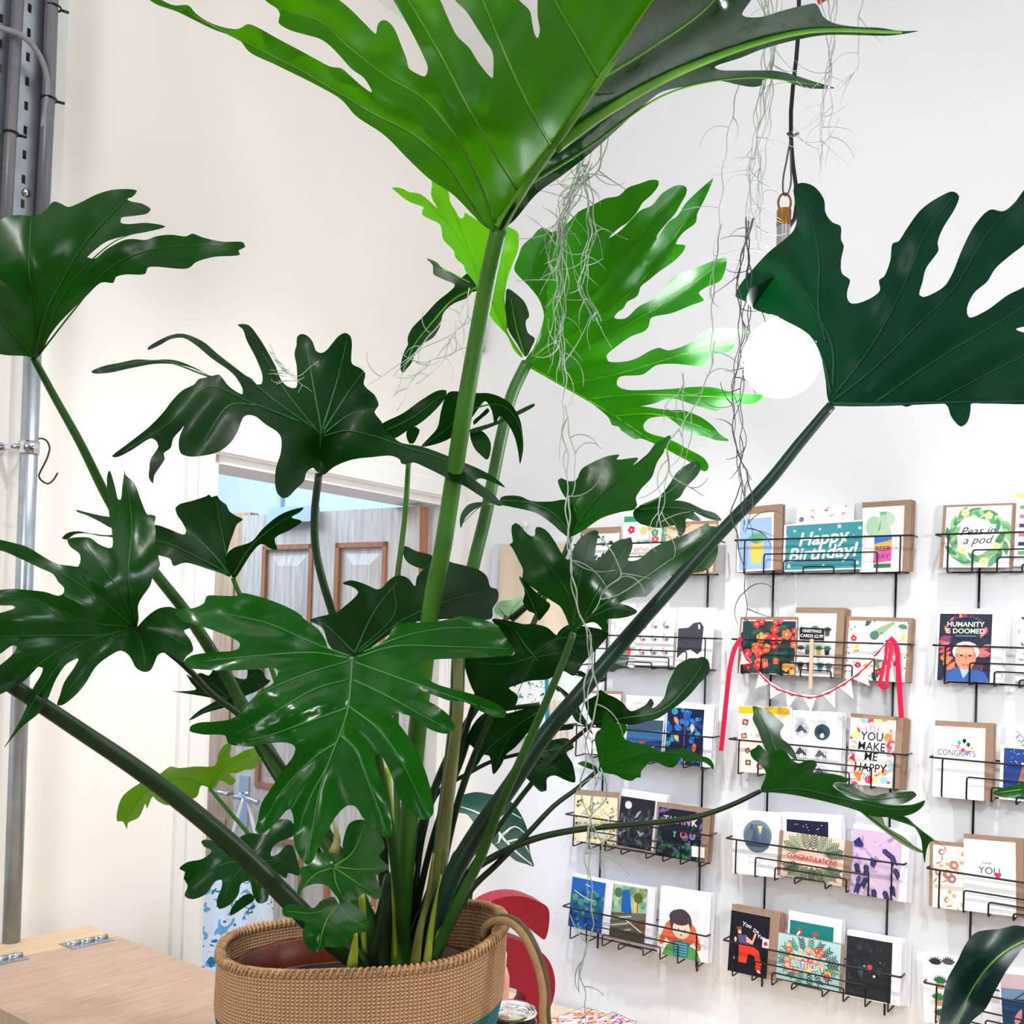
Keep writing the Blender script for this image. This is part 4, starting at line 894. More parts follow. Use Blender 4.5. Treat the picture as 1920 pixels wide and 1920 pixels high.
# ------------------------------------------------------------------ basket and pot
BD = 1.41; bc = at(675, 1790, BD); BX, BY = bc.x, bc.y; RIMZ = 1.178; BASEZ = ZD
def weave():
    M = bpy.data.materials.new('woven_sisal'); M.use_nodes = True; nt = M.node_tree; N = nt.nodes; L = nt.links; b = N['Principled BSDF']; b.inputs['Roughness'].default_value = .85
    uv = N.new('ShaderNodeUVMap'); sp = N.new('ShaderNodeSeparateXYZ'); L.new(uv.outputs['UV'], sp.inputs[0])
    def mth(op, a, b_=None):
        n = N.new('ShaderNodeMath'); n.operation = op
        for i, v in enumerate((a, b_)):
            if v is None: continue
            if hasattr(v, 'is_linked'): L.new(v, n.inputs[i])
            else: n.inputs[i].default_value = v
        return n.outputs[0]
    row = mth('MULTIPLY', sp.outputs['Y'], 46); col = mth('MULTIPLY', sp.outputs['X'], 210)
    frow = mth('FRACT', row); tw = mth('ADD', col, mth('MULTIPLY', mth('ABSOLUTE', mth('SUBTRACT', frow, .5)), 1.3))
    h1 = mth('ABSOLUTE', mth('SINE', mth('MULTIPLY', tw, math.pi))); h2 = mth('ABSOLUTE', mth('SINE', mth('MULTIPLY', row, math.pi)))
    h = mth('MULTIPLY', mth('POWER', h1, .6), mth('POWER', h2, .5))
    nz = N.new('ShaderNodeTexNoise'); nz.inputs['Scale'].default_value = 60; nz.inputs['Detail'].default_value = 4; tc = N.new('ShaderNodeTexCoord'); L.new(tc.outputs['Object'], nz.inputs['Vector'])
    hh = mth('ADD', h, mth('MULTIPLY', nz.outputs['Fac'], .5))
    bp = N.new('ShaderNodeBump'); bp.inputs['Strength'].default_value = .9; bp.inputs['Distance'].default_value = .004; L.new(hh, bp.inputs['Height']); L.new(bp.outputs['Normal'], b.inputs['Normal'])
    r = N.new('ShaderNodeValToRGB'); r.color_ramp.elements[0].position = .1; r.color_ramp.elements[1].position = 1.1
    r.color_ramp.elements[0].color = lin((172, 110, 70)) + (1,); r.color_ramp.elements[1].color = lin((252, 200, 150)) + (1,); L.new(hh, r.inputs['Fac'])
    r2 = N.new('ShaderNodeValToRGB'); r2.color_ramp.elements[0].color = lin((8, 92, 96)) + (1,); r2.color_ramp.elements[1].color = lin((36, 158, 158)) + (1,); L.new(hh, r2.inputs['Fac'])
    lt = mth('LESS_THAN', sp.outputs['Y'], .60); mx = N.new('ShaderNodeMix'); mx.data_type = 'RGBA'
    L.new(lt, mx.inputs[0]); L.new(r.outputs['Color'], mx.inputs[6]); L.new(r2.outputs['Color'], mx.inputs[7]); L.new(mx.outputs[2], b.inputs['Base Color'])
    return M
M_weave = weave()
RX, RY = .195, .156
def rimz(t): return RIMZ + .020 * math.cos(t) + .006 * math.sin(2 * t + .5) + .004 * math.sin(3 * t)
def rad_at(h, t): # h 0..1
    return (.86 + .14 * min(1, h * 1.6)) * (1 + .018 * math.sin(3 * t + 1) * h + .012 * math.sin(5 * t) * h)
seg, rows_ = 144, 36
def bask(name, inset, parent, top_extra=0):
    vs = []; uvs = []; fs = []
    for j in range(rows_ + 1):
        h = j / rows_
        for i in range(seg + 1):
            t = 2 * math.pi * i / seg; z1 = rimz(t); k = rad_at(h, t)
            vs.append(Vector((BX + (RX - inset) * k * math.cos(t), BY + (RY - inset) * k * math.sin(t), BASEZ + .001 + (z1 - BASEZ) * h))); uvs.append((i / seg, h))
    w = seg + 1
    fs = [(j * w + i, j * w + i + 1, (j + 1) * w + i + 1, (j + 1) * w + i) for j in range(rows_) for i in range(seg)]
    return vs, uvs, fs
bk_root = thing('woven_basket', 'natural woven sisal basket with a teal lower band, holding the potted philodendron', 'basket', (BX, BY, BASEZ))
def uvmesh(name, data, M, parent, flip=False):
    vs, uvs, fs = data
    if flip: fs = [f[::-1] for f in fs]
    b = MB(); b.add(vs, fs, 0, True); o = b.build(name, M, parent); u = o.data.uv_layers.new(name='UVMap')
    for l in o.data.loops: u.data[l.index].uv = uvs[l.vertex_index]
    return o
outer = bask('o', 0, None); inner = bask('i', .009, None)
vs = outer[0] + inner[0]; k = len(outer[0]); w = seg + 1
fs = outer[2] + [tuple(i + k for i in f[::-1]) for f in inner[2]] + [(rows_ * w + i, rows_ * w + i + 1, k + rows_ * w + i + 1, k + rows_ * w + i) for i in range(seg)] + [tuple(range(seg))[::-1]]
uvmesh('woven_wall', (vs, outer[1] + inner[1], fs), M_weave, bk_root)
# plaited rim: a rope of small stitches
b = MB()
for i in range(150):
    t = 2 * math.pi * i / 150; t2 = t + .05; zz = rimz(t)
    p = Vector((BX + (RX - .0045) * rad_at(1, t) * math.cos(t), BY + (RY - .0045) * rad_at(1, t) * math.sin(t), zz)); rd = Vector((math.cos(t), math.sin(t), 0)); tg = Vector((-math.sin(t), math.cos(t), 0))
    j = random.uniform(-.0012, .0012)
    b.tube([p + rd * .007 - tg * .003 + Vector((0, 0, -.007)), p + rd * .004 + Vector((0, 0, .003 + j)), p - rd * .005 + tg * .003 + Vector((0, 0, .001)), p - rd * .007 + tg * .004 + Vector((0, 0, -.006))], [.0014, .0023, .0022, .0014], 5)
b.build('plaited_rim', mat('sisal_rim', (200, 158, 116), .85, noise=.3, nscale=90, bump=.4), bk_root)
# leather handle on the right
M_lea = mat('brown_leather', (96, 74, 48), .6, noise=.2, nscale=60); M_lea2 = mat('leather_edge', (176, 140, 96), .7, noise=.15, nscale=60)
hp_ = [(912, 1758, 1.42), (914, 1738, 1.40), (930, 1724, 1.385), (955, 1724, 1.37), (980, 1742, 1.355), (1002, 1780, 1.345), (1016, 1820, 1.34), (1023, 1860, 1.335), (1022, 1900, 1.33), (1026, 1935, 1.33), (1022, 1990, 1.335), (990, 2040, 1.345), (950, 2030, 1.36), (936, 2000, 1.37)]
ps = [at(*q) for q in spline(hp_, 10)]
hd = MB(); hd.tube(ps, .0075, 10, flat=.8); h1 = hd.build('leather_handle', M_lea, bk_root)
hd = MB(); hd.tube([q + Vector((-.0035, -.0045, -.001)) for q in ps], .0052, 8); hd.build('pale_edge', M_lea2, h1)
# ------------------------------------------------------------------ the philodendron
SOILZ = 1.098
pc = Vector((BX - .004, BY + .01, 0))
plant = thing('potted_philodendron', 'large philodendron with deeply lobed leaves in a red brown pot inside the woven basket', 'potted plant', (pc.x, pc.y, BASEZ + .004))
M_pot = mat('terracotta_plastic', (100, 34, 16), .35, spec=.5)
b = MB(); b.lathe([(0, BASEZ + .004), (.115, BASEZ + .004), (.134, 1.12), (.139, 1.121), (.141, 1.136), (.137, 1.138), (.133, 1.136), (.131, 1.09), (.112, BASEZ + .02), (0, BASEZ + .02)], Vector((pc.x, pc.y, 0)), seg=48, sx=1.2, sy=1.0); b.build('pot', M_pot, plant)
b = MB(); b.lathe([(.124, SOILZ - .05), (.1295, SOILZ), (.06, SOILZ + .012), (0, SOILZ + .014)], Vector((pc.x, pc.y, 0)), seg=40, sx=1.2, sy=1.0); b.build('potting_soil', mat('soil', (46, 34, 26), .95, noise=.4, nscale=60, bump=1, bscale=120), plant)
# --- top leaf
leaf(plant, [("935,432 917,430 847,363 807,337 767,300 720,253 667,217 640,187 600,163 520,123 467,97 450,76 433,67 400,55 353,32 330,21 293,8 270,-8 250,-26 275,-20 303,0 327,10 353,10 367,25 393,42 423,52 447,54 465,45 480,50 520,72 567,97 600,115 620,125 640,128 657,142 677,160 697,173 683,147 660,130 640,108 620,87 600,73 573,65 540,55 522,42 525,28 520,17 500,3 480,-25 470,-50 520,-30 560,-30 610,-15 640,3 660,20 683,43 705,63 707,50 713,40 723,38 737,50 753,87 763,113 766,127 780,137 797,143 802,127 793,103 777,70 757,33 737,0 715,-35 700,-75 740,-70 780,-60 825,0 837,27 857,67 880,90 897,117 918,143 923,147 925,133 923,97 910,77 893,50 873,20 853,0 830,-50 860,-80 920,-70 973,0 993,20 998,43 1002,63 1008,72 1012,57 1008,30 1008,0 1010,-40 1050,-110 1150,-140 1290,-130 1290,-80 1230,-5 1180,70 1125,148 1035,275 985,345",
  [(935, 432, 1.22), (290, 0, 1.02), (640, 100, 1.10), (850, 0, 1.13), (1125, 148, 1.215), (1230, 0, 1.24), (1290, -80, 1.25), (1000, -90, 1.16), (1000, 250, 1.165), (985, 345, 1.222), (1035, 275, 1.22), (760, 240, 1.12)],
  ["935,430 985,345 1035,275 1125,148 1180,70 1230,-5 1290,-80", "915,425 880,370 840,310 780,255 700,213 645,180 560,130 450,75 340,18", "928,415 905,350 870,280 800,190 720,140 650,85 600,40 530,20", "972,357 930,290 880,205 830,110 765,0 730,-50", "1033,272 1000,215 950,110 905,0 880,-50", "1123,147 1080,70 1040,0 1015,-70"]),
 ("935,432 985,345 1035,275 1125,148 1180,70 1230,-5 1290,-80 1300,-125 1400,-60 1412,-10 1392,28 1423,32 1467,20 1507,10 1530,7 1537,17 1543,30 1560,42 1603,50 1647,52 1690,58 1722,58 1693,64 1663,67 1547,66 1493,75 1430,92 1390,108 1340,126 1350,131 1380,132 1427,132 1457,133 1487,140 1527,153 1565,165 1513,165 1467,151 1430,150 1427,160 1410,163 1380,158 1350,152 1313,157 1280,163 1240,173 1207,197 1160,240 1107,287 1057,327 1007,363 960,417",
  [(935, 432, 1.22), (985, 345, 1.222), (1035, 275, 1.22), (1125, 148, 1.215), (1230, 0, 1.24), (1290, -80, 1.25), (1057, 327, 1.27), (1160, 240, 1.30), (1280, 160, 1.36), (1722, 58, 1.52), (1565, 165, 1.54), (1400, 100, 1.41), (1400, 0, 1.33), (1200, 150, 1.275)],
  ["1040,275 1140,205 1280,130 1500,60 1690,60", "985,350 1100,278 1250,176 1400,146 1540,160", "1130,145 1220,90 1330,10 1380,-60"], 1)], [G_big, G_gloss], V_green, .0024, mr=4.0, bump=.010, brad=26)
# --- backlit leaf by the lamp
leaf(plant, [("985,680 1010,640 1020,592 1017,578 1010,560 990,535 970,515 964,505 972,480 980,460 997,445 1010,430 1020,427 1035,435 1062,420 1085,397 1110,385 1135,372 1160,367 1177,352 1197,345 1222,337 1235,339 1235,347 1222,365 1205,380 1195,397 1177,417 1160,428 1142,446 1160,435 1185,410 1200,395 1222,385 1242,362 1272,347 1287,351 1287,362 1275,385 1265,402 1247,422 1232,442 1230,452 1197,470 1167,490 1169,500 1155,517 1150,532 1122,547 1100,570 1135,547 1152,530 1172,505 1210,482 1235,442 1255,415 1270,405 1285,382 1310,357 1332,338 1337,334 1332,350 1317,382 1307,402 1305,417 1282,435 1270,450 1267,457 1285,460 1282,470 1267,487 1235,510 1217,525 1202,537 1195,555 1175,567 1170,577 1157,587 1152,596 1172,597 1197,575 1225,560 1242,540 1272,515 1305,502 1322,495 1350,485 1362,485 1360,505 1350,527 1327,537 1310,550 1320,562 1297,572 1260,587 1220,597 1217,610 1210,620 1185,630 1162,645 1137,668 1140,677 1177,677 1197,670 1220,657 1237,652 1252,657 1285,647 1305,635 1322,620 1347,615 1385,617 1422,622 1382,630 1375,652 1360,662 1330,667 1327,687 1297,685 1260,682 1230,685 1220,692 1205,702 1160,708 1157,722 1172,730 1222,731 1260,729 1310,725 1340,727 1380,737 1430,742 1417,755 1370,760 1345,770 1310,762 1255,747 1225,757 1177,766 1202,762 1239,767 1262,769 1279,769 1314,782 1337,799 1350,814 1367,826 1342,825 1320,818 1301,816 1279,803 1258,786 1246,781 1215,786 1206,799 1209,807 1222,814 1245,820 1267,829 1290,842 1320,859 1329,876 1322,884 1292,865 1267,852 1230,833 1200,822 1192,824 1172,812 1164,806 1160,800 1147,797 1143,786 1117,762 1080,739 1020,702",
  [(985, 680, 1.62), (1020, 430, 1.58), (1235, 340, 1.50), (1335, 336, 1.54), (1360, 490, 1.60), (1420, 622, 1.66), (1430, 742, 1.70), (1325, 880, 1.72), (1150, 560, 1.56), (1150, 740, 1.64)],
  ["988,684 1080,737 1155,782 1230,831 1320,874", "995,672 1020,600 1030,500 1060,430", "1000,670 1060,610 1130,530 1200,440 1275,355", "1005,672 1100,610 1190,540 1260,450 1325,350", "1020,690 1120,640 1200,595 1280,545 1355,490", "1060,722 1160,700 1260,670 1380,632", "1100,748 1180,740 1300,742 1410,748", "1150,780 1220,776 1300,795 1360,823"]),
 ("981,672 964,657 951,629 941,618 922,597 905,560 890,530 872,507 870,498 859,489 853,481 851,470 840,459 831,449 828,432 825,421 804,410 791,402 792,395 795,389 789,386 771,380 756,371 741,358 734,353 741,351 756,354 767,360 786,363 802,374 820,390 812,376 808,363 810,348 809,330 815,318 836,350 842,363 844,380 853,393 859,404 864,410 870,407 871,399 890,410 925,425 951,425 971,436 973,447 971,470 960,498 951,526 945,573 949,611 962,642",
  [(981, 672, 1.62), (734, 355, 1.52), (830, 330, 1.56), (960, 440, 1.66), (880, 500, 1.60), (945, 600, 1.63)],
  ["978,668 945,615 925,570 890,500 850,430 800,380", "925,570 880,470 840,370 820,330", "950,615 945,560 950,480"], 1),
 ("800,485 819,492 832,506 851,513 862,522 878,512 892,530 896,545 884,548 877,558 851,569 832,586 825,612 812,633 791,646 780,659 772,680 762,692 754,700 751,692 753,675 760,655 765,646 764,635 772,616 795,592 821,564 840,549 851,539 853,534 832,524 812,513 812,498",
  [(800, 485, 1.62), (895, 545, 1.64), (755, 700, 1.50), (800, 610, 1.56)], ["893,540 850,562 810,605 775,650 757,695", "880,530 840,508 805,488"], 2),
 ("951,541 969,552 984,567 992,594 986,601 990,624 1003,635 997,650 986,669 969,644 954,620 947,592 948,560",
  [(951, 541, 1.66), (1003, 635, 1.60), (986, 669, 1.63)], ["984,665 970,620 958,560"], 2)], [G_lit, G_litlobe, G_deep], V_lime, .0013, bump=.012, brad=20)
# --- big dark leaf on the right
leaf(plant, [("1557,758 1551,743 1548,713 1539,667 1530,640 1509,622 1482,607 1461,595 1431,586 1415,580 1397,565 1379,556 1384,540 1394,525 1412,504 1440,474 1473,447 1488,432 1494,411 1490,374 1488,353 1497,344 1509,343 1527,350 1545,374 1548,399 1561,417 1576,424 1577,450 1582,460 1577,489 1579,513 1594,525 1590,540 1588,556 1594,568 1606,569 1636,557 1650,544 1648,525 1657,519 1669,489 1674,456 1684,453 1700,429 1727,393 1763,368 1787,359 1798,367 1793,386 1766,432 1758,456 1760,468 1736,504 1730,528 1724,553 1730,557 1769,538 1784,516 1805,465 1829,420 1857,393 1881,396 1902,380 1920,356 1960,312 1990,305 1995,350 1960,420 1920,459 1893,480 1866,504 1851,528 1826,550 1813,580 1817,595 1848,583 1890,553 1920,538 1990,490 2060,480 2050,530 1985,590 1930,610 1905,617 1925,624 2000,602 2080,620 2065,685 2010,740 1960,756 1850,757 1820,758 1820,767 1814,791 1802,800 1784,782 1773,758 1712,759 1700,763 1687,759 1640,761 1590,762",
  [(1557, 758, 1.36), (1380, 556, 1.50), (1510, 345, 1.40), (1790, 362, 1.24), (1990, 320, 1.14), (1920, 750, 1.16), (2070, 640, 1.06), (1660, 600, 1.30), (1800, 795, 1.27)],
  ["1560,757 1640,758 1775,754 1920,751 2000,745", "1565,750 1640,690 1720,610 1790,540 1850,440 1930,360", "1640,755 1760,672 1880,600 2000,520", "1755,752 1850,702 1960,650 2060,625", "1570,735 1640,640 1690,545 1740,430 1785,370", "1562,725 1560,650 1530,585 1480,510 1445,490", "1548,640 1535,580 1535,480 1510,360", "1558,740 1545,680 1520,630 1460,595"]),
 ("1412,578 1400,565 1408,540 1425,533 1450,520 1455,524 1446,545 1440,570 1430,582 1420,583", [(1412, 578, 1.47), (1452, 522, 1.44), (1430, 550, 1.45)], [])], G_blue, V_blue, .0024, brad=20)
# --- left upper leaf
leaf(plant, [("63,672 50,668 0,664 -50,640 -85,560 -60,470 -20,430 8,408 37,403 67,405 87,393 100,378 117,383 127,388 150,380 180,365 217,355 257,358 247,370 237,373 247,378 267,382 283,393 277,400 250,405 227,409 226,417 237,420 277,418 310,425 283,433 233,443 200,453 173,473 147,500 117,527 97,550 90,567 100,563 123,540 133,520 160,483 177,485 200,467 233,450 250,448 273,450 293,443 320,440 350,443 360,438 380,445 417,453 457,455 460,463 447,470 450,477 400,482 367,492 353,503 277,502 273,513 233,515 217,520 213,530 190,530 160,557 133,583 110,607 93,630 73,668",
  [(63, 672, 1.26), (460, 460, 1.12), (257, 358, 1.18), (-60, 500, 1.10), (8, 408, 1.20), (90, 520, 1.20), (200, 480, 1.16)],
  ["66,668 80,600 110,540 150,470 200,410 250,362", "63,668 70,600 55,510 58,410", "70,664 110,570 160,500 220,450 300,426", "74,664 140,580 210,500 300,465 450,462", "60,666 20,620 -30,560"])], G_left, V_dark, .0017)
# --- drooping leaf
leaf(plant, [("597,888 607,890 627,875 660,862 700,857 735,855 750,862 752,869 760,871 775,867 795,875 820,887 845,900 872,912 900,930 925,945 940,949 937,940 920,922 900,907 892,900 902,897 925,905 947,914 930,897 900,880 877,870 840,855 790,837 752,830 740,822 722,806 715,790 702,772 710,760 702,740 690,730 682,720 685,700 675,690 660,682 659,662 660,645 657,630 647,624 635,630 622,645 612,657 602,662 592,657 587,642 577,630 565,626 557,632 556,647 552,662 556,685 557,705 555,727 540,725 527,712 517,687 505,665 485,632 465,609 445,609 455,617 462,637 480,672 492,705 490,720 482,721 472,710 457,702 445,692 410,665 380,640 345,626 325,627 300,637 277,652 277,656 300,647 320,636 345,634 367,647 397,672 430,695 442,707 455,730 455,739 430,725 410,702 397,705 367,690 335,677 315,674 285,675 255,674 225,680 192,687 171,697 175,700 205,699 247,690 295,682 335,684 365,692 390,706 372,711 365,720 342,732 322,752 307,772 280,800 242,830 210,856 220,857 245,845 285,822 295,830 297,837 282,862 280,880 279,895 287,907 289,892 300,875 309,860 307,850 320,840 325,822 340,805 345,798 337,818 335,835 339,850 355,856 377,855 410,847 432,830 445,810 459,780 477,780 497,795 525,816 527,845 517,880 516,910 520,925 530,934 540,932 555,917 570,902 575,885 587,877",
  [(597, 888, 1.42), (171, 697, 1.20), (210, 856, 1.14), (345, 626, 1.30), (280, 900, 1.16), (370, 850, 1.20), (390, 730, 1.26), (530, 930, 1.26), (560, 810, 1.34), (940, 947, 1.28), (720, 845, 1.36), (560, 630, 1.46), (655, 628, 1.47), (702, 772, 1.46), (465, 612, 1.38)],
  ["600,840 601,805 590,740 575,650", "603,808 630,720 650,640", "604,812 650,740 682,695", "605,815 660,775 705,765", "600,815 540,740 490,660", "596,808 520,755 440,690 345,630", "560,790 470,755 390,725 320,790 230,848", "480,760 430,760 380,830", "606,818 650,808 700,818 760,838 850,870 938,946", "390,705 300,677 190,693"]),
 ], G_deep, V_dark, .0015)
# --- narrow leaf behind the drooping one
leaf(plant, [("695,810 720,792 755,775 790,750 822,732 837,732 835,745 815,770 790,792 760,810 740,822 725,822", [(695, 810, 1.44), (835, 735, 1.40), (760, 790, 1.42)], ["705,815 770,785 830,740"]),
 ("790,837 805,820 820,802 827,770 837,740 845,734 870,735 900,737 915,737 940,745 960,760 975,787 980,815 981,842 975,870 972,850 965,820 952,795 937,780 928,797 922,770 910,752 897,766 880,790 860,812 840,824 820,832", [(790, 837, 1.50), (850, 735, 1.46), (975, 865, 1.50), (920, 745, 1.46)], ["792,836 830,810 880,770 940,760 975,800 977,860"]),
 ("887,790 900,778 915,765 918,770 900,787 888,797", [(887, 790, 1.5), (915, 765, 1.5), (900, 780, 1.5)], []),
 ("878,808 930,790 1002,757 1003,760 935,795 882,812", [(878, 808, 1.5), (1002, 757, 1.5), (935, 793, 1.49)], []),
 ("882,808 902,807 920,830 914,862 900,852 888,838", [(882, 808, 1.5), (912, 860, 1.48), (905, 830, 1.49)], []),
 ("762,810 780,800 787,806 783,818 775,832 768,832", [(762, 810, 1.46), (787, 806, 1.46), (772, 832, 1.48)], [])], G_deep, V_dark, .0011)
# --- small dark leaf left of the door
leaf(plant, [("432,1082 420,1077 390,1067 347,1055 325,1061 321,1051 318,1047 300,1042 270,1030 207,1007 187,1005 160,1000 140,1002 125,1012 116,1010 125,1000 145,996 170,1000 207,1003 250,990 292,984 312,990 347,1002 349,995 342,980 332,965 329,952 335,946 360,939 387,930 392,927 397,932 407,929 412,937 425,947 429,957 442,967 456,974 445,982 437,1002 430,1022 425,1045 428,1065",
  [(432, 1082, 1.52), (116, 1010, 1.44), (395, 930, 1.55), (330, 955, 1.54), (320, 1050, 1.48)], ["430,1078 400,1040 370,1010 345,985", "431,1078 422,1030 405,940", "428,1076 380,1050 300,1015 200,1004", "426,1077 370,1058 300,1030"]),
 ("435,1082 425,1057 425,1040 437,1028 472,1015 492,992 522,967 550,955 570,952 560,962 546,970 566,977 547,992 515,1010 520,1030 510,1030 490,1020 472,1037 457,1060 440,1084", [(435, 1082, 1.52), (570, 952, 1.46), (520, 1030, 1.50), (480, 1010, 1.48)], ["437,1078 470,1025 510,990 560,958"]),
 ("142,956 160,960 190,967 212,972 212,990 185,977 160,965 145,960", [(142, 956, 1.46), (212, 980, 1.5), (180, 970, 1.48)], [])], G_deep, V_dark, .0012)
# --- left glossy leaf
leaf(plant, [("258,1175 260,1160 259,1135 265,1122 282,1097 287,1080 300,1060 297,1042 301,1030 292,1020 292,1000 290,980 292,968 285,965 277,965 265,940 255,912 247,900 235,890 234,880 232,892 229,915 226,937 222,937 215,910 205,882 201,892 201,922 204,960 209,990 209,1027 185,1020 170,1009 150,1007 126,1012 132,1025 150,1040 150,1055 147,1062 135,1061 107,1057 87,1047 50,1025 22,1017 0,1012 -40,1004 -60,1010 -40,1026 0,1032 15,1037 37,1047 75,1065 100,1077 110,1092 120,1102 119,1112 110,1117 85,1110 50,1106 25,1104 0,1106 -40,1110 -50,1122 -30,1130 0,1135 25,1136 30,1139 15,1145 0,1149 -60,1155 -90,1190 -70,1225 -30,1232 0,1226 15,1215 25,1210 32,1212 25,1225 0,1247 -40,1275 -60,1310 -30,1312 0,1302 20,1292 45,1277 65,1257 72,1250 80,1252 77,1265 62,1290 50,1325 30,1365 8,1402 37,1367 77,1333 90,1310 102,1280 110,1265 125,1245 147,1235 140,1250 120,1280 112,1305 107,1322 117,1322 140,1305 160,1282 180,1250 205,1230 227,1220 240,1227 247,1237 255,1252 270,1260 282,1257 290,1242 297,1227 310,1224 330,1235 342,1242 350,1230 362,1220 357,1200 345,1182 357,1177 345,1155 325,1139 300,1140 280,1152 262,1170",
  [(256, 1177, 1.29), (-60, 1020, 1.10), (-80, 1190, 1.06), (235, 885, 1.33), (8, 1402, 1.10), (115, 1318, 1.16), (355, 1190, 1.30), (275, 1255, 1.25), (130, 1030, 1.21), (120, 1180, 1.165), (205, 1100, 1.21), (262, 1000, 1.30)],
  ["254,1176 200,1190 100,1192 -40,1195", "254,1172 240,1090 247,980 236,892", "252,1174 215,1095 160,1020", "248,1176 190,1125 110,1072 10,1022", "244,1177 160,1165 70,1128 0,1120", "230,1182 120,1215 30,1275 -30,1300", "225,1184 140,1215 80,1290 20,1385", "215,1188 165,1240 118,1312", "258,1180 268,1215 272,1250", "262,1176 310,1188 352,1212"])], G_dark, V_dark, .0014, bump=.011)
# --- central glossy leaf
leaf(plant, [("660,1233 657,1228 617,1217 610,1200 597,1180 573,1163 560,1150 527,1133 497,1122 480,1117 453,1112 443,1117 417,1117 387,1118 383,1130 363,1140 340,1142 329,1150 340,1163 373,1173 403,1183 437,1197 450,1207 448,1215 437,1220 397,1223 357,1230 345,1240 350,1250 387,1256 437,1257 480,1255 517,1253 521,1260 513,1280 487,1297 467,1317 450,1337 433,1348 403,1353 373,1355 357,1362 355,1370 380,1377 423,1380 427,1393 467,1400 507,1393 540,1393 553,1400 550,1417 533,1440 507,1480 490,1507 483,1540 478,1560 487,1565 513,1547 543,1517 550,1533 550,1567 557,1597 577,1622 587,1613 597,1590 613,1560 633,1527 653,1510 667,1513 680,1533 700,1553 720,1570 733,1567 733,1530 723,1483 707,1440 704,1417 710,1412 723,1430 737,1463 753,1503 777,1530 800,1537 812,1527 810,1493 800,1453 787,1420 773,1393 750,1360 735,1343 740,1338 770,1343 793,1360 820,1373 843,1375 853,1367 840,1340 813,1320 793,1310 781,1302 784,1296 813,1303 840,1313 873,1317 900,1333 930,1345 947,1345 950,1337 937,1323 903,1307 870,1297 820,1283 797,1270 787,1257 790,1243 813,1237 853,1235 903,1233 943,1230 962,1227 965,1218 955,1205 943,1187 933,1173 900,1160 867,1155 847,1160 803,1167 770,1167 747,1170 733,1183 730,1193 713,1207 687,1220 667,1230",
  [(660, 1233, 1.235), (577, 1622, 1.08), (480, 1560, 1.10), (335, 1150, 1.14), (350, 1242, 1.10), (365, 1366, 1.10), (962, 1220, 1.20), (947, 1340, 1.18), (805, 1530, 1.12), (728, 1565, 1.10), (640, 1390, 1.14), (560, 1320, 1.13), (740, 1320, 1.15), (850, 1170, 1.22), (480, 1120, 1.20), (850, 1370, 1.14)],
  ["660,1236 658,1270 652,1330 640,1370 620,1420 600,1480 585,1560 577,1612", "655,1230 620,1218 580,1203 500,1168 400,1147", "652,1234 590,1224 500,1228 380,1240", "655,1240 570,1265 490,1300 445,1335", "652,1275 590,1292 520,1332 440,1378", "650,1328 580,1352 500,1380 440,1392", "632,1392 590,1420 530,1482 492,1548", "637,1378 662,1400 692,1470 726,1562", "655,1325 710,1368 760,1440 800,1528", "663,1275 720,1302 790,1340 842,1368", "666,1242 730,1265 830,1300 940,1338", "670,1232 740,1212 830,1212 955,1216", "682,1222 760,1192 850,1177 935,1182", "612,1440 580,1500 556,1570"])], G_mid, V_dark2, .0016, bump=.011)
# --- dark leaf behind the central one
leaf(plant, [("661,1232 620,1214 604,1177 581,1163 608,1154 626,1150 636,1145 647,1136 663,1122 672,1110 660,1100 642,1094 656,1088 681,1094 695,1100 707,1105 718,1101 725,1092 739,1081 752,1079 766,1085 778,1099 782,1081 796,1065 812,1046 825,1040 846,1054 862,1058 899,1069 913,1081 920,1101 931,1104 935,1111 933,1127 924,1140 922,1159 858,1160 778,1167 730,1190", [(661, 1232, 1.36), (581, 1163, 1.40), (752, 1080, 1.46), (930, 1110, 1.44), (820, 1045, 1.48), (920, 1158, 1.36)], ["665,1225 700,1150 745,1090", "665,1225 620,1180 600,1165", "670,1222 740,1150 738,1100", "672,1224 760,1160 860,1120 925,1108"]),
 ("758,1024 780,1033 812,1044 800,1066 766,1056 757,1042", [(758, 1024, 1.52), (812, 1046, 1.5), (766, 1056, 1.5)], [])], G_deep, V_dark, .0012)
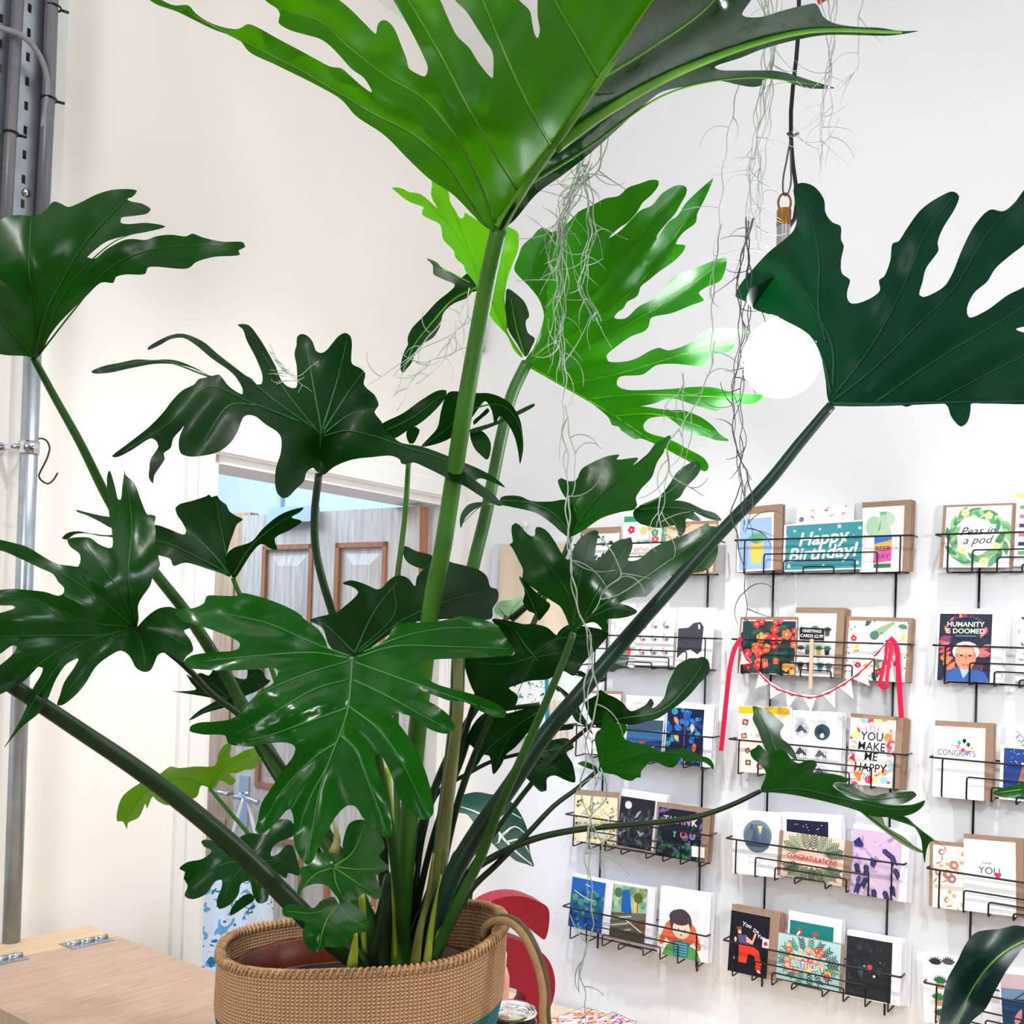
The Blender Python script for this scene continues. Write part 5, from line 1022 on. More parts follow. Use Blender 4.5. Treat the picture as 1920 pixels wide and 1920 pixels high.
# --- right of centre, upper
leaf(plant, [("1070,1006 1076,990 1080,970 1078,955 1065,940 1052,920 1046,900 1052,896 1065,902 1080,900 1090,880 1115,865 1140,855 1162,853 1156,861 1197,859 1187,872 1215,850 1230,830 1247,820 1257,816 1259,824 1247,837 1245,847 1232,867 1222,895 1202,917 1192,935 1195,947 1190,955 1165,960 1127,972 1090,997", [(1070, 1006, 1.50), (1258, 818, 1.46), (1050, 898, 1.50), (1160, 855, 1.52), (1190, 950, 1.44)], ["1072,1000 1110,945 1170,890 1250,822", "1076,990 1098,930 1095,880", "1085,985 1140,950 1190,945"]),
 ("1070,1008 1055,1000 1035,982 1005,962 965,952 937,947 915,947 890,955 872,972 864,991 862,980 864,965 877,947 892,942 935,940 940,932 955,929 977,931 995,939 1035,940 1060,937 1075,950 1081,970 1078,990", [(1070, 1008, 1.50), (864, 990, 1.36), (955, 930, 1.42), (1040, 950, 1.46)], ["1068,1002 1040,965 985,942 910,945 868,980"]),
 ("1195,952 1215,942 1235,932 1252,912 1270,885 1290,870 1307,865 1314,877 1307,892 1285,915 1275,932 1260,940 1240,946", [(1195, 952, 1.47), (1312, 870, 1.54), (1250, 920, 1.5)], ["1200,950 1250,925 1305,872"]),
 ("1190,955 1230,942 1265,938 1290,942 1320,956 1341,962 1353,976 1330,973 1300,960 1315,976 1300,976 1287,972 1285,995 1275,1006 1265,985 1250,988 1230,990 1210,985 1200,982 1187,966", [(1190, 955, 1.47), (1352, 975, 1.42), (1275, 1005, 1.40), (1230, 965, 1.44)], ["1195,957 1240,952 1285,955 1345,972", "1230,955 1255,970 1275,1000"])], G_dark, V_dark, .0012)
# --- right of centre, lower
leaf(plant, [("1074,1187 1070,1180 1060,1155 1050,1137 1035,1127 1010,1110 990,1095 979,1082 981,1070 972,1050 960,1027 955,1021 961,1017 959,997 960,985 967,980 975,985 985,997 995,1005 1002,1005 1005,989 1015,989 1027,997 1040,1015 1055,1040 1065,1050 1070,1040 1085,1012 1105,997 1117,994 1122,997 1120,1012 1116,1032 1117,1050 1132,1040 1152,1017 1172,1010 1185,1015 1185,1030 1177,1050 1195,1050 1225,1027 1250,1015 1285,1002 1320,984 1328,980 1330,986 1344,988 1345,1010 1346,1034 1344,1043 1332,1064 1310,1073 1265,1075 1230,1100 1218,1113 1210,1119 1190,1120 1162,1131 1177,1135 1195,1147 1182,1155 1157,1160 1137,1162 1141,1175 1135,1186 1125,1175 1115,1167 1097,1170 1080,1182", [(1074, 1187, 1.30), (957, 1000, 1.26), (1115, 996, 1.32), (1345, 1000, 1.50), (1195, 1147, 1.31), (1080, 1080, 1.26), (1230, 1060, 1.41), (1310, 1070, 1.47)],
  ["1078,1183 1120,1142 1200,1090 1300,1020 1335,1000", "1073,1178 1072,1130 1030,1060 975,995", "1075,1176 1085,1090 1108,1005", "1092,1166 1130,1090 1175,1025", "1110,1155 1150,1140 1185,1145"])], G_dark, V_dark, .0013)
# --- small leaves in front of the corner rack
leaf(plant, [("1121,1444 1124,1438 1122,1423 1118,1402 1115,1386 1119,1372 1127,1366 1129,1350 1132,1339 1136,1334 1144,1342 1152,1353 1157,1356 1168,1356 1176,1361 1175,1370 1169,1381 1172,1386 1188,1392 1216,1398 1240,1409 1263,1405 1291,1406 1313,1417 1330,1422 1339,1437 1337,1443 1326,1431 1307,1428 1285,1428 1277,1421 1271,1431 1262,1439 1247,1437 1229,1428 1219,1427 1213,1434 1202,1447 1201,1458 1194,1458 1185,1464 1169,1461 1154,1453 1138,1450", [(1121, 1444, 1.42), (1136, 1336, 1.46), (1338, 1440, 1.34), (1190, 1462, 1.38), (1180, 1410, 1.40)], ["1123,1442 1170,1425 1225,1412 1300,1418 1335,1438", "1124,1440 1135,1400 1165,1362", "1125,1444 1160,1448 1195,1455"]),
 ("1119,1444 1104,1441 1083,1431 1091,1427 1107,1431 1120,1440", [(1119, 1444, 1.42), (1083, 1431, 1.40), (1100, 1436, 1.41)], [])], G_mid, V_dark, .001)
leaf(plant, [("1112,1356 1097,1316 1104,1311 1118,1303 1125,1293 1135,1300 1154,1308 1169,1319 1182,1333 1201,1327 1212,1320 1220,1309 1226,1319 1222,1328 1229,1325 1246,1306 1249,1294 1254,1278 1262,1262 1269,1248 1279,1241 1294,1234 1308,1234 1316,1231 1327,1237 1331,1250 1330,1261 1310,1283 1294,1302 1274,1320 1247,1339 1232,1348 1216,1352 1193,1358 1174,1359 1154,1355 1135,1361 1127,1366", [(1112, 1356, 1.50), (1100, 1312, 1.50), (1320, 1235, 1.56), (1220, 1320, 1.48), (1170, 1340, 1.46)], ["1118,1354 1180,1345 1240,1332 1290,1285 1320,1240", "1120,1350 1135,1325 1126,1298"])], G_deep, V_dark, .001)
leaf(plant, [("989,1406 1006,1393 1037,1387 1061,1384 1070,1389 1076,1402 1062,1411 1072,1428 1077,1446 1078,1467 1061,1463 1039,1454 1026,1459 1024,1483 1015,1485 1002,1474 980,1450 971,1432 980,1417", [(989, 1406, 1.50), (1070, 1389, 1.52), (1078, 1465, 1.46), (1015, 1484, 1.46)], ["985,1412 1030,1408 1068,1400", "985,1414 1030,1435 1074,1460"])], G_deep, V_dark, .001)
# --- leaf reaching over the middle rack
leaf(plant, [("1426,1484 1451,1486 1484,1490 1526,1498 1567,1508 1605,1519 1630,1529 1655,1532 1692,1531 1717,1523 1732,1510 1735,1501 1713,1508 1688,1510 1659,1508 1630,1502 1599,1498 1576,1485 1561,1473 1565,1467 1588,1467 1592,1462 1611,1461 1588,1459 1576,1454 1547,1450 1524,1448 1532,1435 1530,1427 1515,1425 1497,1431 1482,1421 1472,1408 1463,1405 1442,1413 1432,1404 1422,1396 1416,1402 1407,1408 1409,1419 1422,1431 1434,1444 1436,1454 1430,1469", [(1426, 1484, 1.38), (1735, 1503, 1.18), (1415, 1402, 1.40), (1600, 1490, 1.26), (1530, 1430, 1.34)], ["1427,1483 1500,1480 1590,1500 1690,1518 1732,1503", "1428,1480 1450,1450 1445,1415", "1430,1482 1480,1455 1520,1430"]),
 ("1442,1414 1430,1394 1420,1367 1411,1348 1413,1337 1411,1324 1426,1327 1442,1333 1457,1346 1470,1360 1463,1371 1465,1383 1480,1396 1490,1410 1494,1427 1472,1410", [(1442, 1414, 1.42), (1412, 1326, 1.50), (1470, 1360, 1.47), (1490, 1420, 1.42)], ["1455,1410 1440,1370 1420,1332"]),
 ("1565,1470 1585,1469 1605,1477 1620,1487 1638,1492 1661,1487 1692,1485 1713,1484 1719,1490 1705,1502 1688,1508 1653,1508 1609,1498 1578,1486", [(1565, 1470, 1.30), (1719, 1488, 1.24), (1650, 1500, 1.25)], ["1570,1475 1630,1498 1712,1490"]),
 ("1609,1517 1655,1533 1659,1546 1672,1556 1697,1571 1713,1585 1738,1600 1722,1598 1692,1583 1667,1565 1634,1540", [(1609, 1517, 1.27), (1738, 1600, 1.22), (1670, 1558, 1.25)], ["1615,1520 1665,1558 1730,1599"]),
 ("1665,1532 1697,1531 1713,1544 1730,1558 1755,1579 1774,1589 1747,1577 1738,1592 1734,1619 1730,1598 1726,1571 1713,1550 1695,1540", [(1665, 1532, 1.22), (1774, 1589, 1.18), (1734, 1618, 1.18)], ["1672,1534 1715,1550 1765,1585"])], G_dark, V_dark, .001)
# --- young bright leaf
leaf(plant, [("393,1477 377,1473 370,1493 355,1500 330,1505 313,1510 293,1500 287,1493 275,1517 273,1507 260,1533 240,1543 238,1555 230,1540 220,1540 220,1520 230,1493 263,1468 297,1453 320,1437 333,1440 367,1437 403,1435 410,1413 423,1395 433,1395 432,1420 460,1407 480,1403 490,1423 473,1443 460,1443 443,1450 430,1450 442,1463 433,1473 413,1463 403,1477", [(393, 1477, 1.40), (235, 1550, 1.42), (480, 1405, 1.44), (428, 1396, 1.46), (320, 1440, 1.42)], ["393,1475 350,1460 290,1470 235,1535", "395,1473 420,1440 470,1415", "394,1472 412,1440 428,1400"])], G_young, V_lime, .001, label='bright yellow green young leaf')
# --- low left leaf
leaf(plant, [("465,1615 452,1590 448,1572 470,1562 500,1565 510,1545 527,1536 547,1540 552,1565 540,1572 520,1580 510,1592 508,1605 520,1602 537,1585 547,1585 557,1610 562,1630 560,1642 540,1637 537,1647 515,1632 505,1622 509,1652 505,1672 500,1690 485,1694 475,1680 467,1652 452,1657 447,1677 430,1697 410,1704 406,1690 415,1665 416,1650 405,1652 385,1677 360,1686 346,1680 352,1660 344,1647 347,1635 336,1629 350,1617 380,1610 397,1595 382,1587 377,1579 380,1575 395,1575 420,1585 440,1596", [(465, 1615, 1.36), (338, 1630, 1.28), (360, 1685, 1.28), (415, 1702, 1.30), (555, 1615, 1.36), (530, 1538, 1.42), (485, 1692, 1.34)], ["465,1613 420,1620 350,1660", "465,1614 435,1650 412,1698", "466,1612 430,1595 385,1580", "467,1612 500,1575 540,1545", "468,1616 520,1615 556,1625", "467,1618 480,1650 487,1688"]),
 ("432,1717 432,1707 455,1680 472,1676 477,1687 460,1700 437,1715", [(432, 1717, 1.34), (475, 1678, 1.36), (455, 1700, 1.35)], [])], G_dark, V_dark, .001)
# --- two small leaves over the rim
leaf(plant, [("625,1624 622,1605 610,1598 595,1600 582,1620 560,1630 565,1645 557,1670 560,1682 570,1665 595,1657 615,1662 630,1680 645,1690 670,1685 682,1675 707,1687 716,1677 712,1660 705,1642 730,1627 710,1605 722,1590 715,1570 695,1547 682,1537 657,1542 647,1562 642,1590 647,1608 640,1622", [(625, 1625, 1.29), (558, 1678, 1.22), (685, 1540, 1.32), (728, 1627, 1.24), (712, 1684, 1.20), (640, 1688, 1.23)], ["627,1624 660,1600 685,1545", "628,1625 670,1630 724,1628", "627,1627 670,1655 712,1680", "624,1627 590,1640 562,1675", "626,1628 630,1655 645,1686"])], G_mid, V_green, .001)
leaf(plant, [("635,1695 627,1682 600,1690 590,1702 570,1700 545,1695 532,1700 529,1707 532,1717 550,1722 572,1730 567,1750 577,1777 595,1785 612,1775 630,1777 652,1767 665,1750 685,1747 692,1732 680,1710 652,1690", [(635, 1695, 1.28), (530, 1706, 1.20), (595, 1783, 1.19), (690, 1735, 1.22), (620, 1735, 1.20)], ["634,1696 610,1730 598,1780", "634,1698 655,1720 685,1738", "632,1697 590,1712 535,1708"])], G_mid, V_green, .001)
# --- small dark leaves at left of the central leaf
leaf(plant, [("407,1314 434,1318 462,1304 481,1296 507,1276 499,1272 490,1256 464,1256 464,1263 461,1273 449,1272 439,1268 432,1258 415,1253 400,1254 396,1262 391,1267 379,1262 373,1262 363,1271 354,1267 349,1263 359,1281 368,1292 340,1296 322,1296 340,1299 400,1310", [(434, 1318, 1.42), (322, 1296, 1.38), (350, 1263, 1.42), (500, 1262, 1.46)], ["430,1312 390,1300 330,1297", "430,1310 400,1285 355,1266", "432,1310 445,1285 480,1262"]),
 ("407,1314 391,1322 371,1334 354,1351 363,1348 382,1338 422,1326 434,1320 420,1316", [(407, 1314, 1.42), (354, 1351, 1.36), (430, 1320, 1.42)], ["428,1320 390,1330 356,1350"])], G_deep, V_dark, .001)
# --- dark crowded leaves in the middle
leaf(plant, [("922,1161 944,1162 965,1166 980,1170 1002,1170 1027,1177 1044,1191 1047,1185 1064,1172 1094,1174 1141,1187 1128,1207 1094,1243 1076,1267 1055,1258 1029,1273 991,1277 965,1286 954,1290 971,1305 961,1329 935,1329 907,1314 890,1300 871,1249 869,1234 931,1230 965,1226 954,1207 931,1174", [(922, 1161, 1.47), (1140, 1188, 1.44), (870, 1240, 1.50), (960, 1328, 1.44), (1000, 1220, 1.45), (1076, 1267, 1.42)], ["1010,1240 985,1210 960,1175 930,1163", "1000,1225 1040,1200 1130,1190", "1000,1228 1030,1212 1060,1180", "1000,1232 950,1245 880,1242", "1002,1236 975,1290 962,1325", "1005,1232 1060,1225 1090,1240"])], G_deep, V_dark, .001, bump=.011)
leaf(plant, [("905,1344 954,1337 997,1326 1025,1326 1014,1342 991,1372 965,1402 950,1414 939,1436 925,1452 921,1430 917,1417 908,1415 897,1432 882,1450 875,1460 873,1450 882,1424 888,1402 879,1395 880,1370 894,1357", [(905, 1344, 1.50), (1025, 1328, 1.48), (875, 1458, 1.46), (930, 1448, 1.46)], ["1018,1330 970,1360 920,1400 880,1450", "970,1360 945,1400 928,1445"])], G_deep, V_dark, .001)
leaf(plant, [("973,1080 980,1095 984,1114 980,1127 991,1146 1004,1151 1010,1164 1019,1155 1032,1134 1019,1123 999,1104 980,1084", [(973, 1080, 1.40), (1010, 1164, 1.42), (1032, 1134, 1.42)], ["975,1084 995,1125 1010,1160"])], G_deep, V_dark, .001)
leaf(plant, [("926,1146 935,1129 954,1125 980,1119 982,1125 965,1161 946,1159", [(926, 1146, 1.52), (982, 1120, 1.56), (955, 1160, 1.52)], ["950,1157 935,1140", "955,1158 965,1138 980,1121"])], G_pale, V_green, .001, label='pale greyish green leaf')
leaf(plant, [("1066,1260 1080,1262 1100,1275 1125,1280 1139,1273 1125,1268 1105,1268 1090,1258", [(1066, 1260, 1.48), (1139, 1273, 1.46), (1100, 1277, 1.47)], ["1068,1261 1100,1270 1135,1273"]),
 ("1128,1248 1135,1256 1150,1260 1158,1255 1180,1251 1165,1247 1150,1243 1138,1244", [(1128, 1248, 1.5), (1180, 1251, 1.5), (1150, 1260, 1.48)], []),
 ("1020,1354 1045,1358 1076,1360 1075,1366 1050,1370 1020,1373", [(1020, 1354, 1.5), (1076, 1362, 1.48), (1020, 1373, 1.5)], []),
 ("1038,1282 1050,1288 1065,1300 1080,1315 1092,1340 1105,1362 1112,1378 1095,1360 1080,1352 1068,1330 1055,1298 1045,1296", [(1038, 1282, 1.5), (1112, 1378, 1.46), (1070, 1330, 1.48)], ["1042,1285 1075,1325 1108,1372"])], G_deep, V_dark, .001)
# --- petioles and stems
B_ = 1.40
for pts, w, M in (
    ([(935, 430, 1.222), (915, 520, 1.24), (893, 640, 1.27), (872, 760, 1.29), (850, 900, 1.32), (828, 1040, 1.34), (810, 1130, 1.36), (790, 1300, 1.39), (770, 1500, 1.40), (755, 1700, 1.40), (750, 1815, 1.40)], (32, 36), S_green),
    ([(987, 682, 1.62), (960, 740, 1.60), (938, 830, 1.57), (912, 960, 1.53), (890, 1050, 1.50), (872, 1130, 1.48), (860, 1230, 1.46), (856, 1330, 1.45), (846, 1430, 1.44), (830, 1560, 1.43), (815, 1700, 1.42), (800, 1805, 1.42)], (22, 32), S_mid),
    ([(1558, 760, 1.362), (1500, 830, 1.37), (1440, 905, 1.38), (1350, 1000, 1.385), (1260, 1100, 1.39), (1180, 1190, 1.39), (1100, 1285, 1.39), (1020, 1380, 1.39), (960, 1470, 1.39), (890, 1570, 1.39), (840, 1660, 1.39), (790, 1805, 1.40)], (20, 40), S_blue),
    ([(62, 670, 1.262), (100, 740, 1.28), (150, 830, 1.30), (205, 940, 1.335), (280, 1060, 1.37), (350, 1150, 1.39), (420, 1260, 1.41), (480, 1370, 1.42), (560, 1500, 1.43), (650, 1640, 1.42), (725, 1805, 1.42)], (13, 34), S_mid),
    ([(-260, 1150, 1.00), (-120, 1205, 1.06), (-30, 1252, 1.10), (60, 1310, 1.14), (150, 1370, 1.18), (250, 1437, 1.22), (350, 1512, 1.25), (450, 1597, 1.28), (545, 1690, 1.31), (600, 1745, 1.34), (680, 1810, 1.38)], (26, 40), S_dark),
    ([(598, 888, 1.42), (590, 960, 1.43), (592, 1030, 1.44), (608, 1100, 1.45), (622, 1145, 1.46), (650, 1250, 1.46), (700, 1500, 1.44), (735, 1805, 1.42)], (14, 20), S_dark),
    ([(766, 868, 1.50), (760, 960, 1.50), (752, 1030, 1.50), (745, 1085, 1.50), (742, 1300, 1.48), (750, 1805, 1.43)], (10, 14), S_green),
    ([(437, 1084, 1.522), (445, 1105, 1.52), (470, 1150, 1.52), (560, 1400, 1.50), (700, 1800, 1.44)], (9, 12), S_green),
    ([(258, 1178, 1.292), (345, 1247, 1.345), (400, 1303, 1.37), (455, 1346, 1.39), (560, 1480, 1.42), (660, 1640, 1.42), (715, 1805, 1.42)], (11, 16), S_dark),
    ([(660, 1235, 1.245), (690, 1330, 1.30), (720, 1480, 1.35), (738, 1600, 1.37), (752, 1700, 1.38), (770, 1815, 1.39)], (12, 24), S_mid),
    ([(1070, 1007, 1.502), (1060, 1035, 1.50), (1030, 1100, 1.50), (1000, 1170, 1.49), (940, 1300, 1.48), (860, 1500, 1.46), (800, 1800, 1.43)], (10, 16), S_dark),
    ([(1075, 1187, 1.302), (1060, 1230, 1.31), (1035, 1290, 1.32), (1000, 1370, 1.33), (965, 1450, 1.34), (930, 1530, 1.35), (900, 1610, 1.36), (860, 1690, 1.37), (812, 1800, 1.39)], (13, 22), S_mid),
    ([(1121, 1444, 1.42), (1080, 1480, 1.42), (1040, 1510, 1.42), (990, 1562, 1.42), (930, 1622, 1.42), (880, 1672, 1.42), (820, 1790, 1.41)], (8, 14), S_dark),
    ([(1426, 1483, 1.382), (1370, 1510, 1.39), (1300, 1533, 1.40), (1200, 1545, 1.41), (1080, 1556, 1.42), (990, 1577, 1.42), (900, 1622, 1.42), (840, 1672, 1.42), (785, 1795, 1.42)], (9, 16), S_dark),
    ([(985, 1411, 1.50), (921, 1428, 1.50), (875, 1452, 1.49), (822, 1485, 1.48), (795, 1560, 1.46), (765, 1800, 1.43)], (7, 12), S_dark),
    ([(393, 1478, 1.402), (430, 1522, 1.40), (465, 1562, 1.40), (540, 1670, 1.40), (640, 1800, 1.40)], (7, 10), S_green),
    ([(466, 1616, 1.362), (500, 1652, 1.37), (560, 1700, 1.38), (640, 1800, 1.39)], (5, 8), S_dark),
    ([(626, 1626, 1.292), (640, 1690, 1.34), (665, 1800, 1.38)], (6, 10), S_green),
    ([(635, 1696, 1.282), (650, 1740, 1.32), (680, 1805, 1.37)], (6, 10), S_green),
    ([(1012, 1320, 1.482), (905, 1345, 1.49), (860, 1440, 1.48), (815, 1560, 1.46), (760, 1800, 1.43)], (9, 14), S_dark),
    ([(950, 1240, 1.51), (850, 1400, 1.49), (800, 1520, 1.46), (760, 1660, 1.45), (730, 1800, 1.43)], (12, 20), S_dark),
    ([(960, 1160, 1.52), (1000, 1125, 1.50), (1035, 1090, 1.50)], (14, 10), S_dark),
    ([(950, 1157, 1.52), (930, 1200, 1.50), (860, 1420, 1.48), (790, 1800, 1.44)], (10, 16), S_dark),
    ([(663, 1228, 1.37), (690, 1330, 1.42), (715, 1500, 1.44), (728, 1800, 1.43)], (9, 16), S_dark),
    ([(432, 1316, 1.42), (480, 1400, 1.43), (600, 1600, 1.43), (690, 1805, 1.42)], (7, 12), S_dark),
    ([(1112, 1356, 1.50), (1040, 1420, 1.49), (950, 1530, 1.47), (840, 1700, 1.44), (790, 1800, 1.43)], (8, 14), S_dark)):
    stalk(plant, pts, w, M)
for pts, w, M, nm in (
    ([(813, 1600, 1.38), (800, 1690, 1.375), (786, 1750, 1.37), (778, 1810, 1.37)], (4, 20), S_yel, 'stem_sheath'),
    ([(828, 1640, 1.385), (812, 1720, 1.38), (800, 1810, 1.38)], (4, 18), S_lime, 'stem_sheath'),
    ([(835, 1590, 1.40), (826, 1700, 1.39), (815, 1805, 1.39)], (5, 22), S_yel, 'stem_sheath'),
    ([(668, 1745, 1.33), (664, 1780, 1.34), (660, 1812, 1.35)], (5, 22), S_lime, 'stem_sheath'),
    ([(677, 1676, 1.36), (680, 1700, 1.37), (684, 1800, 1.40)], (14, 8), S_lime, 'stem_sheath'),
    ([(725, 1440, 1.36), (728, 1480, 1.36), (732, 1520, 1.36), (738, 1640, 1.38), (742, 1800, 1.39)], (14, 8), S_lime, 'new_shoot'),
    ([(626, 1538, 1.31), (630, 1556, 1.31), (632, 1578, 1.31), (625, 1600, 1.305)], (6, 20), S_tan, 'new_shoot'),
    ([(846, 1160, 1.468), (858, 1240, 1.445), (858, 1340, 1.43), (846, 1440, 1.425), (832, 1560, 1.415), (816, 1700, 1.405), (800, 1808, 1.405)], (16, 34), S_tan, 'stem_sheath'),
    ([(820, 1650, 1.42), (790, 1740, 1.43), (770, 1812, 1.43)], (26, 44), S_dark, 'stem_base'), ([(740, 1640, 1.42), (725, 1740, 1.42), (715, 1812, 1.42)], (40, 60), S_dark, 'stem_base')):
    stalk(plant, pts, w, M, nm)
# --- leaf of the out-of-frame petiole on the far left
leaf(plant, [("-260,1150 -300,1120 -360,1000 -460,960 -560,1010 -640,1100 -600,1180 -500,1230 -380,1220 -300,1180", [(-260, 1150, 1.0), (-640, 1100, .9), (-450, 960, .98), (-450, 1230, .92)], ["-262,1150 -400,1120 -620,1100"])], G_dark, V_dark, .0015)
# ------------------------------------------------------------------ second plant, standing beyond the right frame edge
pb2 = at(2350, 1700, 1.25); pb2.z = 0
pl2 = thing('floor_philodendron', 'lobed green plant at the right frame edge, only two drooping leaf tips in view', 'plant', pb2)
b = MB(); b.lathe([(0, 0), (.13, 0), (.16, .28), (.165, .3), (.15, .3), (.145, .27), (0, .27)], pb2, seg=32); b.build('pot', M_pot, pl2)
leaf(pl2, [("1774,1841 1796,1800 1809,1773 1829,1749 1877,1741 1903,1735 1920,1737 1960,1735 2000,1742 2010,1765 1985,1775 1950,1772 1920,1777 1905,1795 1886,1822 1868,1854 1846,1894 1824,1913 1813,1929 1802,1950 1775,1965 1755,1955 1757,1930 1763,1909 1767,1881", [(1774, 1841, 1.10), (1829, 1749, 1.14), (2000, 1755, 1.16), (1780, 1960, 1.02), (1846, 1894, 1.08), (1860, 1790, 1.105)], ["2000,1755 1930,1762 1870,1796 1820,1860 1785,1950"])], G_blue, V_green, .0014)
leaf(pl2, [("1862,1487 1870,1480 1888,1476 1920,1467 1960,1455 2000,1452 2010,1470 1970,1488 1920,1490 1901,1495 1878,1495", [(1862, 1487, 1.16), (2000, 1455, 1.2), (1920, 1490, 1.17)], ["2005,1460 1930,1478 1866,1487"])], G_mid, V_green, .0011)
q = pb2 + Vector((0, 0, .26)); q2 = at(2005, 1756, 1.16); q3 = at(2008, 1460, 1.20)
for e, mid in ((q2, at(2200, 1680, 1.22)), (q3, at(2220, 1500, 1.24))):
    b = MB(); b.tube(spline([tuple(e), tuple(mid), tuple(q + Vector((0, 0, .5))), tuple(q)], .03), .006, 8); b.build('petiole', S_green, pl2)
# ------------------------------------------------------------------ alocasia behind
ab = at(862, 1800, 1.86)
al = thing('alocasia_plant', 'alocasia with dark blue green leaves and white veins behind the basket', 'plant', (ab.x, ab.y, .5))
leaf(al, [("857,1502 866,1492 892,1485 919,1489 941,1493 962,1507 982,1537 991,1566 994,1599 1001,1625 989,1621 967,1614 951,1601 936,1594 919,1577 897,1555 875,1527 857,1522", [(857, 1510, 1.90), (941, 1493, 1.92), (1001, 1625, 1.82), (919, 1577, 1.86)], ["905,1530 925,1550 945,1575 970,1600 998,1622", "925,1548 955,1525 978,1535", "940,1568 965,1550 990,1568", "948,1580 975,1575 992,1598", "922,1548 915,1520 935,1497", "938,1568 935,1580 928,1583", "907,1530 885,1520 862,1512"])], G_aloc, V_white, .0022, bump=.009)
leaf(al, [("844,1610 850,1598 857,1592 864,1612 868,1625 862,1640 853,1647 842,1658 838,1640", [(844, 1610, 1.92), (866, 1625, 1.92), (842, 1656, 1.88)], ["862,1600 855,1622 845,1652", "856,1620 865,1618", "853,1630 860,1636"])], G_aloc, V_white, .002)
stalk(al, [(906, 1531, 1.90), (895, 1600, 1.88), (880, 1700, 1.86), (866, 1850, 1.86), (862, 2000, 1.86)], (6, 9), S_dark)
stalk(al, [(860, 1598, 1.92), (862, 1700, 1.90), (860, 2000, 1.86)], (5, 8), S_dark)
zb2 = .5
b = MB(); b.lathe([(0, zb2), (.06, zb2), (.085, zb2 + .15), (.078, zb2 + .15), (.07, zb2 + .13), (0, zb2 + .13)], Vector((ab.x, ab.y, 0)), seg=28); b.build('pot', M_white, al)
# ------------------------------------------------------------------ low bench with letter S, jar, bottle and boxes
BZ = .5
M_bench = wood('bench_wood', (206, 182, 150), (226, 204, 174), (14, 2, 1), .5)
bn = thing('bench', 'low pale bench under the card racks, carrying the red letter S', 'bench', PR(.8, 0, .3))
b = MB(); b.box(PR(.03, BZ - .03, .02), UR * 1.9, NR * .75, (0, 0, .03)); b.build('bench_top', M_bench, bn)
for u_ in (.06, 1.86):
    for o_ in (.06, .7):
        b = MB(); b.box(PR(u_, 0, o_), UR * .04, NR * .04, (0, 0, BZ - .03)); b.build('leg', M_bench, bn)
# letter S: a stroke of constant width swept along an S spine, extruded
def letter_s():
    c0 = at(935, 1885, 2.80); X = Vector((.94, .34, 0)).normalized(); Nn = Vector((X.y, -X.x, 0)); sc = 2.80 / FPX
    def W(px, py): return Vector((c0.x, c0.y, 0)) + X * ((px - 935) * sc) + Vector((0, 0, CAM.z - (py - 1187) * sc))
    top, base = 1682, 1187 + (CAM.z - BZ) / sc - 1
    out = [(1043, 1718), (1010, 1697), (975, 1684), (940, 1684), (905, 1700), (880, 1730), (872, 1770), (882, 1806), (908, 1832), (945, 1850), (968, 1863), (972, 1872), (960, 1885), (935, 1884), (905, 1874), (880, 1858), (868, 1852)]
    H_ = base - top
    # heavy S traced as outer and inner edges, in units of its own height
    E1 = [(1024, 1766), (1030, 1710), (1005, 1694), (975, 1684), (940, 1683), (908, 1692), (882, 1712), (866, 1744), (866, 1780), (884, 1812), (915, 1830), (950, 1846), (975, 1856), (990, 1872), (984, 1888), (955, 1886), (922, 1874), (886, 1852), (866, 1842), (862, 1872), (862, 1905)]
    E2 = [(862, 1905), (890, 1924), (925, 1936), (965, 1940), (1000, 1930), (1030, 1908), (1046, 1876), (1048, 1842), (1036, 1808), (1012, 1784), (980, 1768), (950, 1756), (928, 1744), (922, 1732), (940, 1724), (970, 1730), (1000, 1748), (1024, 1766)]
    y1 = max(p[1] for p in E2); f = lambda p: (p[0], top + (p[1] - 1683) * (base - top) / (y1 - 1683))
    o = [f(p) for p in E1[1:-1]] + [f(p) for p in E2[:-1]] + [f(E1[0])]
    sh = []
    n_ = len(o)
    hard = {0, len(E1) - 3, n_ - 1, len(E1) - 2}
    ol = np.array(spline(o, 8, True)); 
    r = delaunay_2d_cdt([Vector((p[0], p[1])) for p in ol], [(i, (i + 1) % len(ol)) for i in range(len(ol))], [list(range(len(ol)))], 1, .01)
    b = MB(); dpt_ = .075; vs = [(p.x, p.y) for p in r[0]]
    F_ = [W(*p) for p in vs]; b.add(F_, r[2], 0); b.add([p - Nn * dpt_ for p in F_], [t[::-1] for t in r[2]], 0)
    n2 = len(ol); fr = [W(p[0], p[1]) for p in ol]; b.add(fr + [p - Nn * dpt_ for p in fr], [(i, (i + 1) % n2, n2 + (i + 1) % n2, n2 + i) for i in range(n2)], 0, False)
    o_ = b.build('letter_s', mat('crimson_board', (146, 3, 36), .5, noise=.06, nscale=8)); tag(o_, 'large crimson letter S standing on the bench behind the basket', 'letter')
    return o_
letter_s()
